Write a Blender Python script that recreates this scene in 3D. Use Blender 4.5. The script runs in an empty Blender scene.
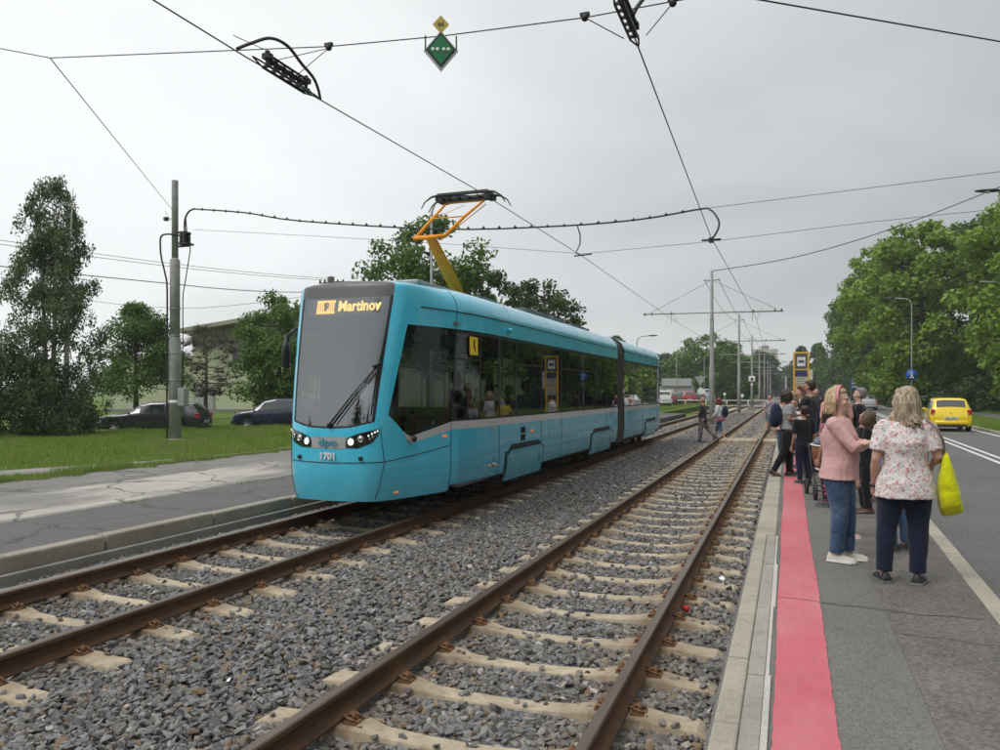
import bpy, math, random
import numpy as np
from mathutils import Vector, Matrix, Euler
scn = bpy.context.scene
C = scn.collection
R = math.radians
random.seed(7)
rng = np.random.default_rng(11)

# ------------------------------------------------------------------ camera
cam_d = bpy.data.cameras.new('camera'); cam = bpy.data.objects.new('camera', cam_d); C.objects.link(cam)
cam.location = (0, 0, 1.717); cam.rotation_euler = (R(90), 0, R(20.03))
cam_d.sensor_width = 36; cam_d.lens = 28.44; cam_d.shift_y = 0.017
cam_d.clip_start = 0.1; cam_d.clip_end = 6000
scn.camera = cam
# ------------------------------------------------------------------ light
SUN_EL, SUN_AZ = 52, 215      # high veiled sun, behind-left of the viewer
w = bpy.data.worlds.new('World'); scn.world = w; w.use_nodes = True
nt = w.node_tree; nt.nodes.clear()
def wn(t, **k):
    n = nt.nodes.new(t)
    for a, b in k.items(): setattr(n, a, b)
    return n
out = wn('ShaderNodeOutputWorld'); bg = wn('ShaderNodeBackground')
tc = wn('ShaderNodeTexCoord')
sky = wn('ShaderNodeTexSky', sky_type='NISHITA', sun_disc=False, sun_elevation=R(SUN_EL), sun_rotation=R(SUN_AZ))
sp_ = wn('ShaderNodeSeparateXYZ'); nt.links.new(tc.outputs['Generated'], sp_.inputs[0])
zz_ = wn('ShaderNodeMath', operation='ADD'); nt.links.new(sp_.outputs[2], zz_.inputs[0]); zz_.inputs[1].default_value = .22
zm_ = wn('ShaderNodeMath', operation='MAXIMUM'); nt.links.new(zz_.outputs[0], zm_.inputs[0]); zm_.inputs[1].default_value = .08
dv_ = wn('ShaderNodeVectorMath', operation='DIVIDE'); nt.links.new(tc.outputs['Generated'], dv_.inputs[0]); nt.links.new(zm_.outputs[0], dv_.inputs[1])
mp = wn('ShaderNodeMapping'); mp.inputs['Scale'].default_value = (1, 1, .3); mp.inputs['Location'].default_value = (3.1, 1.7, 0)
nz = wn('ShaderNodeTexNoise'); nz.inputs['Scale'].default_value = .9; nz.inputs['Detail'].default_value = 5; nz.inputs['Roughness'].default_value = .48; nz.inputs['Distortion'].default_value = .3
nz2 = wn('ShaderNodeTexNoise'); nz2.inputs['Scale'].default_value = .55; nz2.inputs['Detail'].default_value = 2
L = nt.links.new
L(dv_.outputs[0], mp.inputs['Vector']); L(mp.outputs[0], nz.inputs['Vector']); L(mp.outputs[0], nz2.inputs['Vector'])
# cloud deck: brighter where it is thin (towards the veiled sun, -x and up), darker towards +x / horizon
dt = wn('ShaderNodeVectorMath', operation='DOT_PRODUCT'); L(tc.outputs['Generated'], dt.inputs[0]); dt.inputs[1].default_value = (-0.86, -0.1, 0.5)
mr = wn('ShaderNodeMapRange'); mr.inputs['From Min'].default_value = -.35; mr.inputs['From Max'].default_value = .95
mr.inputs['To Min'].default_value = -.20; mr.inputs['To Max'].default_value = .72; L(dt.outputs['Value'], mr.inputs['Value'])
ad = wn('ShaderNodeMath', operation='MULTIPLY_ADD'); L(nz.outputs[0], ad.inputs[0]); ad.inputs[1].default_value = .62; L(mr.outputs[0], ad.inputs[2])
ad2 = wn('ShaderNodeMath', operation='MULTIPLY_ADD'); L(nz2.outputs[0], ad2.inputs[0]); ad2.inputs[1].default_value = .35; L(ad.outputs[0], ad2.inputs[2])
cr = wn('ShaderNodeValToRGB'); L(ad2.outputs[0], cr.inputs[0])
e = cr.color_ramp.elements
e[0].position = .20; e[0].color = (.27, .285, .295, 1)
e[1].position = 1.0; e[1].color = (.92, .935, .94, 1)
m = e.new(.60); m.color = (.60, .615, .62, 1)
mx = wn('ShaderNodeMixRGB', blend_type='ADD'); mx.inputs[0].default_value = .006
sz_ = wn('ShaderNodeSeparateXYZ'); L(tc.outputs['Generated'], sz_.inputs[0])
zr = wn('ShaderNodeMapRange'); zr.interpolation_type = 'SMOOTHSTEP'; zr.inputs['From Min'].default_value = .5; zr.inputs['From Max'].default_value = 1; zr.inputs['To Min'].default_value = 1; zr.inputs['To Max'].default_value = 2.0; L(sz_.outputs[2], zr.inputs['Value'])
mz = wn('ShaderNodeVectorMath', operation='MULTIPLY'); L(cr.outputs[0], mz.inputs[0]); L(zr.outputs[0], mz.inputs[1])   # an overcast sky is brightest overhead
L(mz.outputs[0], mx.inputs[1]); L(sky.outputs[0], mx.inputs[2])
L(mx.outputs[0], bg.inputs[0]); bg.inputs[1].default_value = 1.1
L(bg.outputs[0], out.inputs[0])
sd = bpy.data.lights.new('sun', 'SUN'); so = bpy.data.objects.new('sun', sd); C.objects.link(so)
sd.energy = 1.2; sd.angle = R(20); sd.color = (1, .97, .93)
az = R(SUN_AZ)
dirv = Vector((math.sin(az)*math.cos(R(SUN_EL)), math.cos(az)*math.cos(R(SUN_EL)), math.sin(R(SUN_EL))))
so.rotation_euler = dirv.to_track_quat('Z', 'Y').to_euler()
scn.view_settings.view_transform = 'Standard'; scn.view_settings.look = 'None'
scn.view_settings.exposure = 0.0; scn.view_settings.gamma = 1
scn.view_settings.use_curve_mapping = False

# ------------------------------------------------------------------ tagging
def tag(o, label=None, cat=None, group=None, kind=None):
    if label: o['label'] = label
    if cat: o['category'] = cat
    if group: o['group'] = group
    if kind: o['kind'] = kind
    return o
def empty(name, loc=(0, 0, 0), rz=0, label=None, cat=None, group=None):
    o = bpy.data.objects.new(name, None); C.objects.link(o); o.location = loc; o.rotation_euler = (0, 0, rz)
    o.empty_display_size = .2
    return tag(o, label, cat, group)
def copy_tree(o, parent=None):
    c = o.copy(); C.objects.link(c)
    if parent: c.parent = parent
    for ch in list(o.children): copy_tree(ch, c)
    return c

# ------------------------------------------------------------------ mesh builder
class MB:
    def __init__(s): s.v = []; s.f = []; s.m = []; s.n = 0; s.M = None; s.sm = []
    def add(s, vs, fs, mi=0, smooth=False):
        vs = [Vector(p) for p in vs]
        if s.M is not None: vs = [s.M @ p for p in vs]
        s.v += [tuple(p) for p in vs]
        for f in fs: s.f.append(tuple(i+s.n for i in f)); s.m.append(mi); s.sm.append(smooth)
        s.n += len(vs); return s
    def box(s, x0, x1, y0, y1, z0, z1, mi=0):
        return s.add([(x0,y0,z0),(x1,y0,z0),(x1,y1,z0),(x0,y1,z0),(x0,y0,z1),(x1,y0,z1),(x1,y1,z1),(x0,y1,z1)],
            [(3,2,1,0),(4,5,6,7),(0,1,5,4),(1,2,6,5),(2,3,7,6),(3,0,4,7)], mi)
    def cbox(s, c, d, mi=0):
        return s.box(c[0]-d[0]/2, c[0]+d[0]/2, c[1]-d[1]/2, c[1]+d[1]/2, c[2]-d[2]/2, c[2]+d[2]/2, mi)
    def rings(s, rs, mi=0, caps=True, smooth=True, closed=True):
        n = len(rs[0]); vs = [p for r in rs for p in r]; fs = []
        for i in range(len(rs)-1):
            for j in range(n if closed else n-1):
                k = (j+1) % n
                fs.append((i*n+j, i*n+k, (i+1)*n+k, (i+1)*n+j))
        if caps and closed: fs.append(tuple(range(n))[::-1]); fs.append(tuple((len(rs)-1)*n+j for j in range(n)))
        return s.add(vs, fs, mi, smooth)
    def tube(s, pts, r, n=8, mi=0, caps=True, smooth=True):
        pts = [Vector(p) for p in pts]; N = len(pts)
        if not hasattr(r, '__len__'): r = [r]*N
        rs = []; up = None
        for i, p in enumerate(pts):
            t = (pts[min(i+1, N-1)]-pts[max(i-1, 0)])
            t = t.normalized() if t.length > 1e-9 else Vector((0,0,1))
            if up is None:
                up = Vector((0,0,1)) if abs(t.z) < .9 else Vector((0,1,0))
            a = t.cross(up)
            if a.length < 1e-4: a = t.cross(Vector((1,0,0)))
            a.normalize(); b = a.cross(t).normalized(); up = b
            rr = r[i]; ra, rb = rr if hasattr(rr, '__len__') else (rr, rr)
            rs.append([p + a*math.cos(2*math.pi*k/n)*ra + b*math.sin(2*math.pi*k/n)*rb for k in range(n)])
        return s.rings(rs, mi, caps, smooth)
    def ell(s, c, r, n=12, m=8, mi=0, M=None):
        c = Vector(c); rs = []
        for i in range(m+1):
            ph = -math.pi/2 + math.pi*(i if 0 < i < m else (i+.02 if i == 0 else i-.02))/m
            ring = [Vector((math.cos(ph)*math.cos(2*math.pi*k/n)*r[0], math.cos(ph)*math.sin(2*math.pi*k/n)*r[1], math.sin(ph)*r[2])) for k in range(n)]
            if M: ring = [M @ q for q in ring]
            rs.append([c+q for q in ring])
        return s.rings(rs, mi)
    def lathe(s, prof, c=(0,0,0), n=16, mi=0, axis='z', smooth=True):
        rs = []
        for r, h in prof:
            ring = []
            for k in range(n):
                a = 2*math.pi*k/n; x, y = r*math.cos(a), r*math.sin(a)
                p = (x, y, h) if axis == 'z' else ((h, x, y) if axis == 'x' else (y, h, x))
                ring.append(Vector(c)+Vector(p))
            rs.append(ring)
        return s.rings(rs, mi, True, smooth)
    def prism(s, poly, d, axis='y', o=0, mi=0):
        # poly of (a,b); axis = extrusion axis, from o to o+d
        def P(a, b, t): return {'x': (t, a, b), 'y': (a, t, b), 'z': (a, b, t)}[axis]
        n = len(poly)
        vs = [P(a, b, o) for a, b in poly]+[P(a, b, o+d) for a, b in poly]
        fs = [tuple(range(n)), tuple(range(n, 2*n))[::-1]]+[((i+1) % n, i, n+i, n+(i+1) % n) for i in range(n)]
        return s.add(vs, fs, mi)
    def build(s, name, mats, parent=None, bevel=0, loc=None, fix=True):
        me = bpy.data.meshes.new(name); me.from_pydata(s.v, [], s.f)
        if not isinstance(mats, (list, tuple)): mats = [mats]
        for q in mats: me.materials.append(q)
        me.polygons.foreach_set('material_index', s.m); me.polygons.foreach_set('use_smooth', s.sm)
        me.update()
        if fix:
            import bmesh
            bm = bmesh.new(); bm.from_mesh(me); bmesh.ops.recalc_face_normals(bm, faces=bm.faces); bm.to_mesh(me); bm.free()
        o = bpy.data.objects.new(name, me); C.objects.link(o)
        if parent: o.parent = parent
        if loc: o.location = loc
        if bevel:
            b = o.modifiers.new('bevel', 'BEVEL'); b.width = bevel; b.segments = 2; b.limit_method = 'ANGLE'; b.angle_limit = R(40)
        return o
def curve(pts, n=6):
    P = [Vector(p) for p in pts]; Q = []
    for i in range(len(P)-1):
        a, b, c, d = P[max(i-1, 0)], P[i], P[i+1], P[min(i+2, len(P)-1)]
        for k in range(n):
            t = k/n; Q.append(.5*((2*b)+(c-a)*t+(2*a-5*b+4*c-d)*t*t+(3*b-a-3*c+d)*t**3))
    return Q+[P[-1]]
def npmesh(name, V, F, mats, parent=None, mi=None, smooth=False):
    me = bpy.data.meshes.new(name)
    V = np.asarray(V, dtype=np.float32); F = np.asarray(F, dtype=np.int32)
    k = F.shape[1]
    me.vertices.add(len(V)); me.vertices.foreach_set('co', V.ravel())
    me.loops.add(F.size); me.loops.foreach_set('vertex_index', F.ravel())
    me.polygons.add(len(F)); me.polygons.foreach_set('loop_start', np.arange(0, F.size, k, dtype=np.int32))
    if not isinstance(mats, (list, tuple)): mats = [mats]
    for q in mats: me.materials.append(q)
    if mi is not None: me.polygons.foreach_set('material_index', np.asarray(mi, dtype=np.int32))
    me.polygons.foreach_set('use_smooth', [smooth]*len(F))
    me.update(calc_edges=True)
    o = bpy.data.objects.new(name, me); C.objects.link(o)
    if parent: o.parent = parent
    return o

# ------------------------------------------------------------------ materials
class NT:
    def __init__(s, name):
        s.mat = bpy.data.materials.new(name); s.mat.use_nodes = True; s.t = s.mat.node_tree
        s.b = s.t.nodes['Principled BSDF']; s.out = s.t.nodes['Material Output']
        s.pos = None
    def n(s, t, ins=None, **k):
        q = s.t.nodes.new(t)
        for a, b in k.items(): setattr(q, a, b)
        for a, b in (ins or {}).items(): s.set(q, a, b)
        return q
    def set(s, q, a, b):
        if isinstance(b, bpy.types.NodeSocket): s.t.links.new(b, q.inputs[a])
        elif isinstance(b, bpy.types.Node): s.t.links.new(b.outputs[0], q.inputs[a])
        else:
            if isinstance(b, (tuple, list)) and len(b) == 3 and q.inputs[a].type == 'RGBA': b = (*b, 1)
            q.inputs[a].default_value = b
    def P(s):
        if s.pos is None: s.pos = s.n('ShaderNodeNewGeometry').outputs['Position']
        return s.pos
    def O(s): return s.n('ShaderNodeTexCoord').outputs['Object']
    def noise(s, sc, det=4, rough=.55, vec=None, scale=None):
        v = vec if vec is not None else s.P()
        if scale: v = s.n('ShaderNodeMapping', {'Vector': v, 'Scale': scale}).outputs[0]
        return s.n('ShaderNodeTexNoise', {'Vector': v, 'Scale': sc, 'Detail': det, 'Roughness': rough}).outputs[0]
    def ramp(s, fac, stops, interp='LINEAR'):
        q = s.n('ShaderNodeValToRGB', {0: fac}); q.color_ramp.interpolation = interp; e = q.color_ramp.elements
        while len(e) < len(stops): e.new(.5)
        for i, (p, c) in enumerate(stops):
            e[i].position = p; e[i].color = (*c, 1) if hasattr(c, '__len__') else (c, c, c, 1)
        return q.outputs[0]
    def mix(s, f, a, b, bt='MIX'):
        q = s.n('ShaderNodeMixRGB', blend_type=bt); s.set(q, 0, f)
        s.set(q, 1, (*a, 1) if isinstance(a, tuple) and len(a) == 3 else a); s.set(q, 2, (*b, 1) if isinstance(b, tuple) and len(b) == 3 else b)
        return q.outputs[0]
    def math(s, op, a, b=0, c=0):
        q = s.n('ShaderNodeMath', operation=op); s.set(q, 0, a); s.set(q, 1, b)
        if op == 'MULTIPLY_ADD': s.set(q, 2, c)
        return q.outputs[0]
    def bump(s, h, d=.01, st=.5):
        q = s.n('ShaderNodeBump', {'Height': h, 'Distance': d, 'Strength': st}); s.set(s.b, 'Normal', q.outputs[0])
    def sep(s, v=None):
        return s.n('ShaderNodeSeparateXYZ', {0: v if v is not None else s.P()}).outputs

def pbr(name, col, rough=.6, metal=0, var=.12, sc=6, bump=0, bsc=60, coat=0, spec=.5, wear=None, obj=True):
    m = NT(name); v = m.O() if obj else m.P()
    nz = m.noise(sc, 4, .6, v)
    c2 = tuple(max(0, min(1, x*(1-var*1.6))) for x in col); c3 = tuple(min(1, x*(1+var)) for x in col)
    colr = m.ramp(nz, [(.3, c2), (.7, c3)])
    if wear:
        n2 = m.noise(sc*2.7, 6, .7, v); colr = m.mix(m.ramp(n2, [(.52, 0), (.68, 1)]), colr, wear)
    m.set(m.b, 'Base Color', colr)
    rr = m.ramp(m.noise(sc*3, 3, .6, v), [(.3, max(0.02, rough-.07)), (.7, min(1, rough+.07))]); m.set(m.b, 'Roughness', rr)
    m.set(m.b, 'Metallic', metal); m.set(m.b, 'Specular IOR Level', spec)
    if coat: m.set(m.b, 'Coat Weight', coat); m.set(m.b, 'Coat Roughness', .05)
    if bump: m.bump(m.noise(bsc, 5, .6, v), bump, .6)
    return m.mat
def emit(name, col, st):
    m = NT(name); m.set(m.b, 'Base Color', (.02,.02,.02)); m.set(m.b, 'Emission Color', col); m.set(m.b, 'Emission Strength', st); return m.mat
def glass(name, tint=(.2,.22,.22), refl=.12, rough=.02):
    m = NT(name); t = m.t
    tr = m.n('ShaderNodeBsdfTransparent', {0: tint}); gl = m.n('ShaderNodeBsdfGlossy', {'Color': (.9,.93,.95), 'Roughness': rough})
    lw = m.n('ShaderNodeFresnel', {'IOR': 1.5})
    f = m.math('MAXIMUM', lw.outputs[0], refl); nz = m.noise(1.2, 2, .5); bp = m.n('ShaderNodeBump', {'Height': nz, 'Distance': .004, 'Strength': .25})
    m.set(gl, 'Normal', bp.outputs[0])
    mx = m.n('ShaderNodeMixShader'); m.set(mx, 0, f); t.links.new(tr.outputs[0], mx.inputs[1]); t.links.new(gl.outputs[0], mx.inputs[2])
    t.links.new(mx.outputs[0], m.out.inputs[0]); return m.mat

def mat_leaf(name, c1, c2, c3):
    m = NT(name); g = m.n('ShaderNodeNewGeometry')
    r = g.outputs['Random Per Island']
    c = m.ramp(r, [(0, c1), (.5, c2), (1, c3)])
    nz = m.noise(.5, 3, .6); c = m.mix(m.ramp(nz, [(.35, .0), (.7, .55)]), c, c3)
    m.set(m.b, 'Base Color', c); m.set(m.b, 'Roughness', .55); m.set(m.b, 'Specular IOR Level', .25)
    tl = m.n('ShaderNodeBsdfTranslucent', {0: c}); mx = m.n('ShaderNodeMixShader', {0: .3})
    m.t.links.new(m.b.outputs[0], mx.inputs[1]); m.t.links.new(tl.outputs[0], mx.inputs[2]); m.t.links.new(mx.outputs[0], m.out.inputs[0])
    return m.mat

M = {}
# asphalt families
def asphalt(name, base, dark, light, grit=1, crack=.5, stain=None):
    m = NT(name)
    big = m.noise(.35, 5, .6); mid = m.noise(3, 5, .65); fine = m.noise(160, 2, .7)
    c = m.ramp(big, [(.3, dark), (.5, base), (.72, light)])
    c = m.mix(.35, c, m.ramp(mid, [(.3, dark), (.7, light)]))
    sp = m.n('ShaderNodeTexVoronoi', {'Vector': m.P(), 'Scale': 110*grit}); sc = m.ramp(sp.outputs['Color'], [(.2, .55), (.8, 1.5)])
    c = m.mix(.55, c, sc, 'MULTIPLY')
    cv = m.n('ShaderNodeTexVoronoi', {'Vector': m.n('ShaderNodeVectorMath', {0: m.P(), 1: m.n('ShaderNodeTexNoise', {'Vector': m.P(), 'Scale': 1.3, 'Detail': 4}).outputs['Color']}, operation='ADD').outputs[0], 'Scale': .28}, feature='DISTANCE_TO_EDGE')
    ck = m.ramp(cv.outputs[0], [(.0, crack), (.004, crack*.6), (.008, 0)]); c = m.mix(ck, c, (.02,.02,.02))
    if stain: c = m.mix(m.ramp(m.noise(1.1, 6, .7), [(.55, 0), (.75, .5)]), c, stain)
    m.set(m.b, 'Base Color', c); m.set(m.b, 'Roughness', .85); m.set(m.b, 'Specular IOR Level', .3)
    m.bump(m.mix(.5, fine, sp.outputs[0]), .004, .5)
    return m
M['asph_road'] = asphalt('asphalt_road', (.115,.113,.110), (.095,.093,.090), (.138,.135,.130), .8, .15).mat
M['asph_smooth'] = asphalt('asphalt_platform', (.135,.129,.120), (.108,.103,.097), (.162,.155,.143), 1, .2, (.19,.17,.14)).mat
M['asph_rough'] = asphalt('asphalt_worn', (.12,.11,.098), (.085,.08,.073), (.18,.165,.145), .45, .5, (.2,.185,.16)).mat
# left platform: dark band by the kerb, then worn asphalt with pale bare concrete
m = asphalt('asphalt_left_platform', (.105,.101,.097), (.085,.082,.08), (.128,.123,.118), .8, .4)
dark_c = m.b.inputs['Base Color'].links[0].from_socket
X, Y, Z = m.sep()
nzx = m.noise(.8, 6, .65, None, (1, .35, 1)); xx = m.math('MULTIPLY_ADD', nzx, 1.5, m.math('ADD', X, 0))
pale = m.ramp(m.noise(2.2, 7, .7, None, (1, .3, 1)), [(.3, (.30,.28,.245)), (.7, (.44,.415,.365))])
grey = m.ramp(m.noise(1.5, 6, .7, None, (1, .25, 1)), [(.3, (.14,.132,.122)), (.7, (.23,.218,.20))])
band = m.ramp(m.math('MULTIPLY_ADD', xx, .1, 1.3), [(.0, 0), (.20, 0), (.27, 1), (.46, 1), (.5, 0)])
c2 = m.mix(m.ramp(m.math('MULTIPLY', m.noise(.5, 5, .6, None, (1, .3, 1)), band), [(.40, 0), (.52, 1)]), grey, pale)
edge = m.math('MULTIPLY_ADD', m.noise(2.5, 5, .6), .12, X)
c3 = m.mix(m.ramp(m.math('MULTIPLY_ADD', edge, 1.0, 9.35), [(.48, 0), (.52, 1)]), c2, dark_c)
cv = m.n('ShaderNodeTexVoronoi', {'Vector': m.n('ShaderNodeVectorMath', {0: m.P(), 1: m.n('ShaderNodeTexNoise', {'Vector': m.P(), 'Scale': 1.1, 'Detail': 6}).outputs['Color']}, operation='ADD').outputs[0], 'Scale': .55}, feature='DISTANCE_TO_EDGE')
c3 = m.mix(m.ramp(cv.outputs[0], [(0, .85), (.010, .5), (.02, 0)]), c3, (.05,.048,.042))
c3 = m.mix(m.ramp(m.noise(.9, 6, .75, None, (1, .5, 1)), [(.53, 0), (.66, .45)]), c3, (.10,.095,.088))
ej = m.math('ABSOLUTE', m.math('ADD', edge, 8.85)); c3 = m.mix(m.ramp(ej, [(0, .8), (.03, 0)]), c3, (.06,.06,.045))
m.set(m.b, 'Base Color', c3); M['asph_left'] = m.mat

def concrete(name, a, b, stain=(.12,.10,.08), sc=2):
    m = NT(name)
    c = m.ramp(m.noise(sc, 6, .65), [(.3, a), (.7, b)])
    c = m.mix(m.ramp(m.noise(sc*4, 6, .75), [(.5, 0), (.75, .6)]), c, stain)
    v = m.n('ShaderNodeTexVoronoi', {'Vector': m.P(), 'Scale': 90}); c = m.mix(.25, c, m.ramp(v.outputs['Color'], [(.2, .6), (.8, 1.3)]), 'MULTIPLY')
    m.set(m.b, 'Base Color', c); m.set(m.b, 'Roughness', .9); m.set(m.b, 'Specular IOR Level', .25)
    m.bump(m.noise(70, 6, .75), .006, .7); return m.mat
M['kerb'] = concrete('kerb_concrete', (.29,.265,.215), (.41,.375,.305))
M['kerb_l'] = concrete('kerb_concrete_left', (.24,.215,.17), (.37,.335,.27), (.075,.065,.05), 2)  # darker stain: real staining, plus shade of the kerb face put into colour
M['kerb_grey'] = concrete('kerb_patch_grey', (.27,.255,.22), (.35,.33,.285))
M['kerb_white'] = concrete('kerb_patch_pale', (.40,.39,.35), (.52,.50,.46), (.3,.28,.24))
M['trough'] = concrete('trough_concrete', (.19,.18,.16), (.30,.285,.25), (.07,.065,.055))
m = NT('sleeper_concrete')
c = m.ramp(m.noise(5, 6, .65), [(.3, (.37,.305,.21)), (.7, (.52,.44,.32))])
X, Y, Z = m.sep()
def nearrail(xr, wd):
    d = m.math('ABSOLUTE', m.math('SUBTRACT', X, xr)); return m.ramp(m.math('DIVIDE', d, wd), [(.15, 1), (1, 0)])
ru = m.math('MAXIMUM', m.math('MAXIMUM', nearrail(-.94, .42), nearrail(-2.44, .42)), m.math('MAXIMUM', nearrail(-4.85, .4), nearrail(-6.35, .4)))
ru = m.math('MULTIPLY', ru, m.ramp(m.noise(7, 5, .7), [(.35, .35), (.6, 1)]))
c = m.mix(ru, c, (.17,.105,.05)); c = m.mix(m.ramp(m.noise(16, 6, .8), [(.48, 0), (.68, .7)]), c, (.17,.135,.095)); c = m.mix(m.ramp(m.noise(2.3, 4, .6), [(.45, 0), (.7, .5)]), c, (.21,.175,.125))
m.set(m.b, 'Base Color', c); m.set(m.b, 'Roughness', .92); m.bump(m.noise(60, 6, .7), .006, .7); M['sleeper'] = m.mat
m = NT('rail_rust')
c = m.ramp(m.noise(9, 6, .7, None, (1, .25, 1)), [(.3, (.055,.032,.02)), (.55, (.105,.058,.032)), (.8, (.19,.105,.05))])
m.set(m.b, 'Base Color', c); m.set(m.b, 'Roughness', .85); m.set(m.b, 'Specular IOR Level', .3); m.bump(m.noise(120, 4, .7), .003, .6); M['rail'] = m.mat
m = NT('rail_head_worn')
c = m.ramp(m.noise(4, 5, .65, None, (1, .1, 1)), [(.3, (.085,.06,.042)), (.7, (.17,.13,.10))])
m.set(m.b, 'Base Color', c); m.set(m.b, 'Roughness', .38); m.set(m.b, 'Metallic', .55); M['railhead'] = m.mat
M['clip'] = pbr('rail_clip_rust', (.20,.10,.045), .8, .1, .3, 20)
# ballast stones + bed
def stone_cols(m, r, n2):
    c = m.ramp(r, [(0, (.095,.092,.09)), (.3, (.14,.137,.134)), (.55, (.18,.176,.172)), (.80, (.235,.23,.222)), (.90, (.15,.115,.085)), (.95, (.22,.155,.085)), (.975, (.28,.255,.22)), (1, (.40,.39,.37))])
    return m.mix(.6, c, m.ramp(n2, [(.3, .7), (.7, 1.25)]), 'MULTIPLY')
m = NT('ballast_stone')
at = m.n('ShaderNodeAttribute', attribute_type='INSTANCER', attribute_name='tint')
c = stone_cols(m, at.outputs['Fac'], m.noise(45, 4, .7))
# iron dust spread along the rails
X, Y, Z = m.sep()
def nr2(xr, wd):
    d = m.math('ABSOLUTE', m.math('SUBTRACT', X, xr)); return m.ramp(m.math('DIVIDE', d, wd), [(.1, 1), (1, 0)])
ru = m.math('MAXIMUM', m.math('MAXIMUM', nr2(-.94, .5), nr2(-2.44, .5)), m.math('MAXIMUM', nr2(-4.85, .35), nr2(-6.35, .35)))
ru = m.math('MULTIPLY', ru, m.ramp(m.noise(1.6, 4, .7), [(.3, .3), (.65, .8)]))
c = m.mix(ru, c, m.mix(1, c, (1.15, .92, .70), 'MULTIPLY'))
m.set(m.b, 'Base Color', c); m.set(m.b, 'Roughness', .85); m.set(m.b, 'Specular IOR Level', .35); m.bump(m.noise(180, 3, .7), .002, .5); M['stone'] = m.mat
m = NT('ballast_bed')
v = m.n('ShaderNodeTexVoronoi', {'Vector': m.P(), 'Scale': 17, 'Randomness': 1}); vs = m.sep(v.outputs['Color'])
c = stone_cols(m, vs[0], m.noise(30, 4, .7))
v2 = m.n('ShaderNodeTexVoronoi', {'Vector': m.P(), 'Scale': 17}, feature='DISTANCE_TO_EDGE')
c = m.mix(m.ramp(v2.outputs[0], [(0, 1), (.12, 0)]), c, (.03,.028,.025))
X, Y, Z = m.sep()
c = m.mix(m.math('MULTIPLY', m.ramp(m.noise(.8, 5, .6), [(.35, .2), (.7, .8)]), m.ramp(m.math('MULTIPLY', Y, .02), [(.5, 0), (1, 1)])), c, (.17,.145,.11))
m.set(m.b, 'Base Color', c); m.set(m.b, 'Roughness', .9); m.bump(v2.outputs[0], .03, .8); M['bed'] = m.mat
# grass ground
m = NT('lawn')
c = m.ramp(m.noise(.45, 6, .65), [(.3, (.065,.10,.022)), (.5, (.11,.18,.03)), (.75, (.19,.23,.07))])
c = m.mix(.5, c, m.ramp(m.noise(9, 6, .7), [(.3, (.06,.10,.018)), (.7, (.16,.22,.06))]))
m.set(m.b, 'Base Color', c); m.set(m.b, 'Roughness', .95); m.set(m.b, 'Specular IOR Level', .1); m.bump(m.noise(30, 5, .7), .06, .8); M['lawn'] = m.mat
m = NT('grass_blade'); g = m.n('ShaderNodeNewGeometry')
c = m.ramp(g.outputs['Random Per Island'], [(0, (.10,.19,.02)), (.5, (.165,.28,.035)), (.85, (.24,.33,.06)), (1, (.40,.37,.17))])
c = m.mix(m.ramp(m.noise(.35, 4, .6), [(.42, 0), (.62, .6)]), c, (.24,.27,.09))
m.set(m.b, 'Base Color', c); m.set(m.b, 'Roughness', .7); m.set(m.b, 'Specular IOR Level', .2)
tl = m.n('ShaderNodeBsdfTranslucent', {0: c}); mxs = m.n('ShaderNodeMixShader', {0: .35})
m.t.links.new(m.b.outputs[0], mxs.inputs[1]); m.t.links.new(tl.outputs[0], mxs.inputs[2]); m.t.links.new(mxs.outputs[0], m.out.inputs[0]); M['blade'] = m.mat
M['paint'] = pbr('road_paint', (.62,.62,.60), .7, 0, .1, 3, .002, 60, wear=(.3,.3,.29), obj=False)
m = NT('red_paint')
c = m.ramp(m.noise(1.2, 6, .65), [(.3, (.45,.075,.10)), (.7, (.53,.115,.14))])
c = m.mix(m.ramp(m.noise(30, 6, .8), [(.52, 0), (.66, .8)]), c, (.17,.11,.105)); c = m.mix(m.ramp(m.noise(5, 5, .75), [(.5, 0), (.8, .5)]), c, (.30,.10,.11))
c = m.mix(m.ramp(m.noise(1.4, 4, .7, None, (1, .3, 1)), [(.42, 0), (.72, .7)]), c, (.50,.21,.22))
m.set(m.b, 'Base Color', c); m.set(m.b, 'Roughness', .75); m.bump(m.noise(130, 3, .7), .003, .6); M['red'] = m.mat
M['steel'] = pbr('galvanised_steel', (.36,.365,.36), .55, .35, .15, 3, .002, 30, wear=(.25,.24,.23))
M['pole_conc'] = pbr('grey_painted_pole', (.33,.33,.315), .75, 0, .18, 3, .003, 40, wear=(.22,.2,.18))
M['wire'] = pbr('wire_dark', (.035,.036,.04), .5, .4, .1)
M['rubber'] = pbr('black_rubber', (.02,.02,.021), .6, 0, .15, 12)
M['blackplastic'] = pbr('black_plastic', (.018,.018,.02), .4, 0, .2, 9)
M['white'] = pbr('white_enamel', (.75,.75,.73), .45, 0, .05)
M['yellow'] = pbr('yellow_enamel', (.72,.42,.03), .4, 0, .08, 4, coat=.3)
M['orange_arm'] = pbr('orange_enamel', (.80,.30,.015), .6, 0, .08, 4, spec=.2, wear=(.55,.19,.02))
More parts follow.
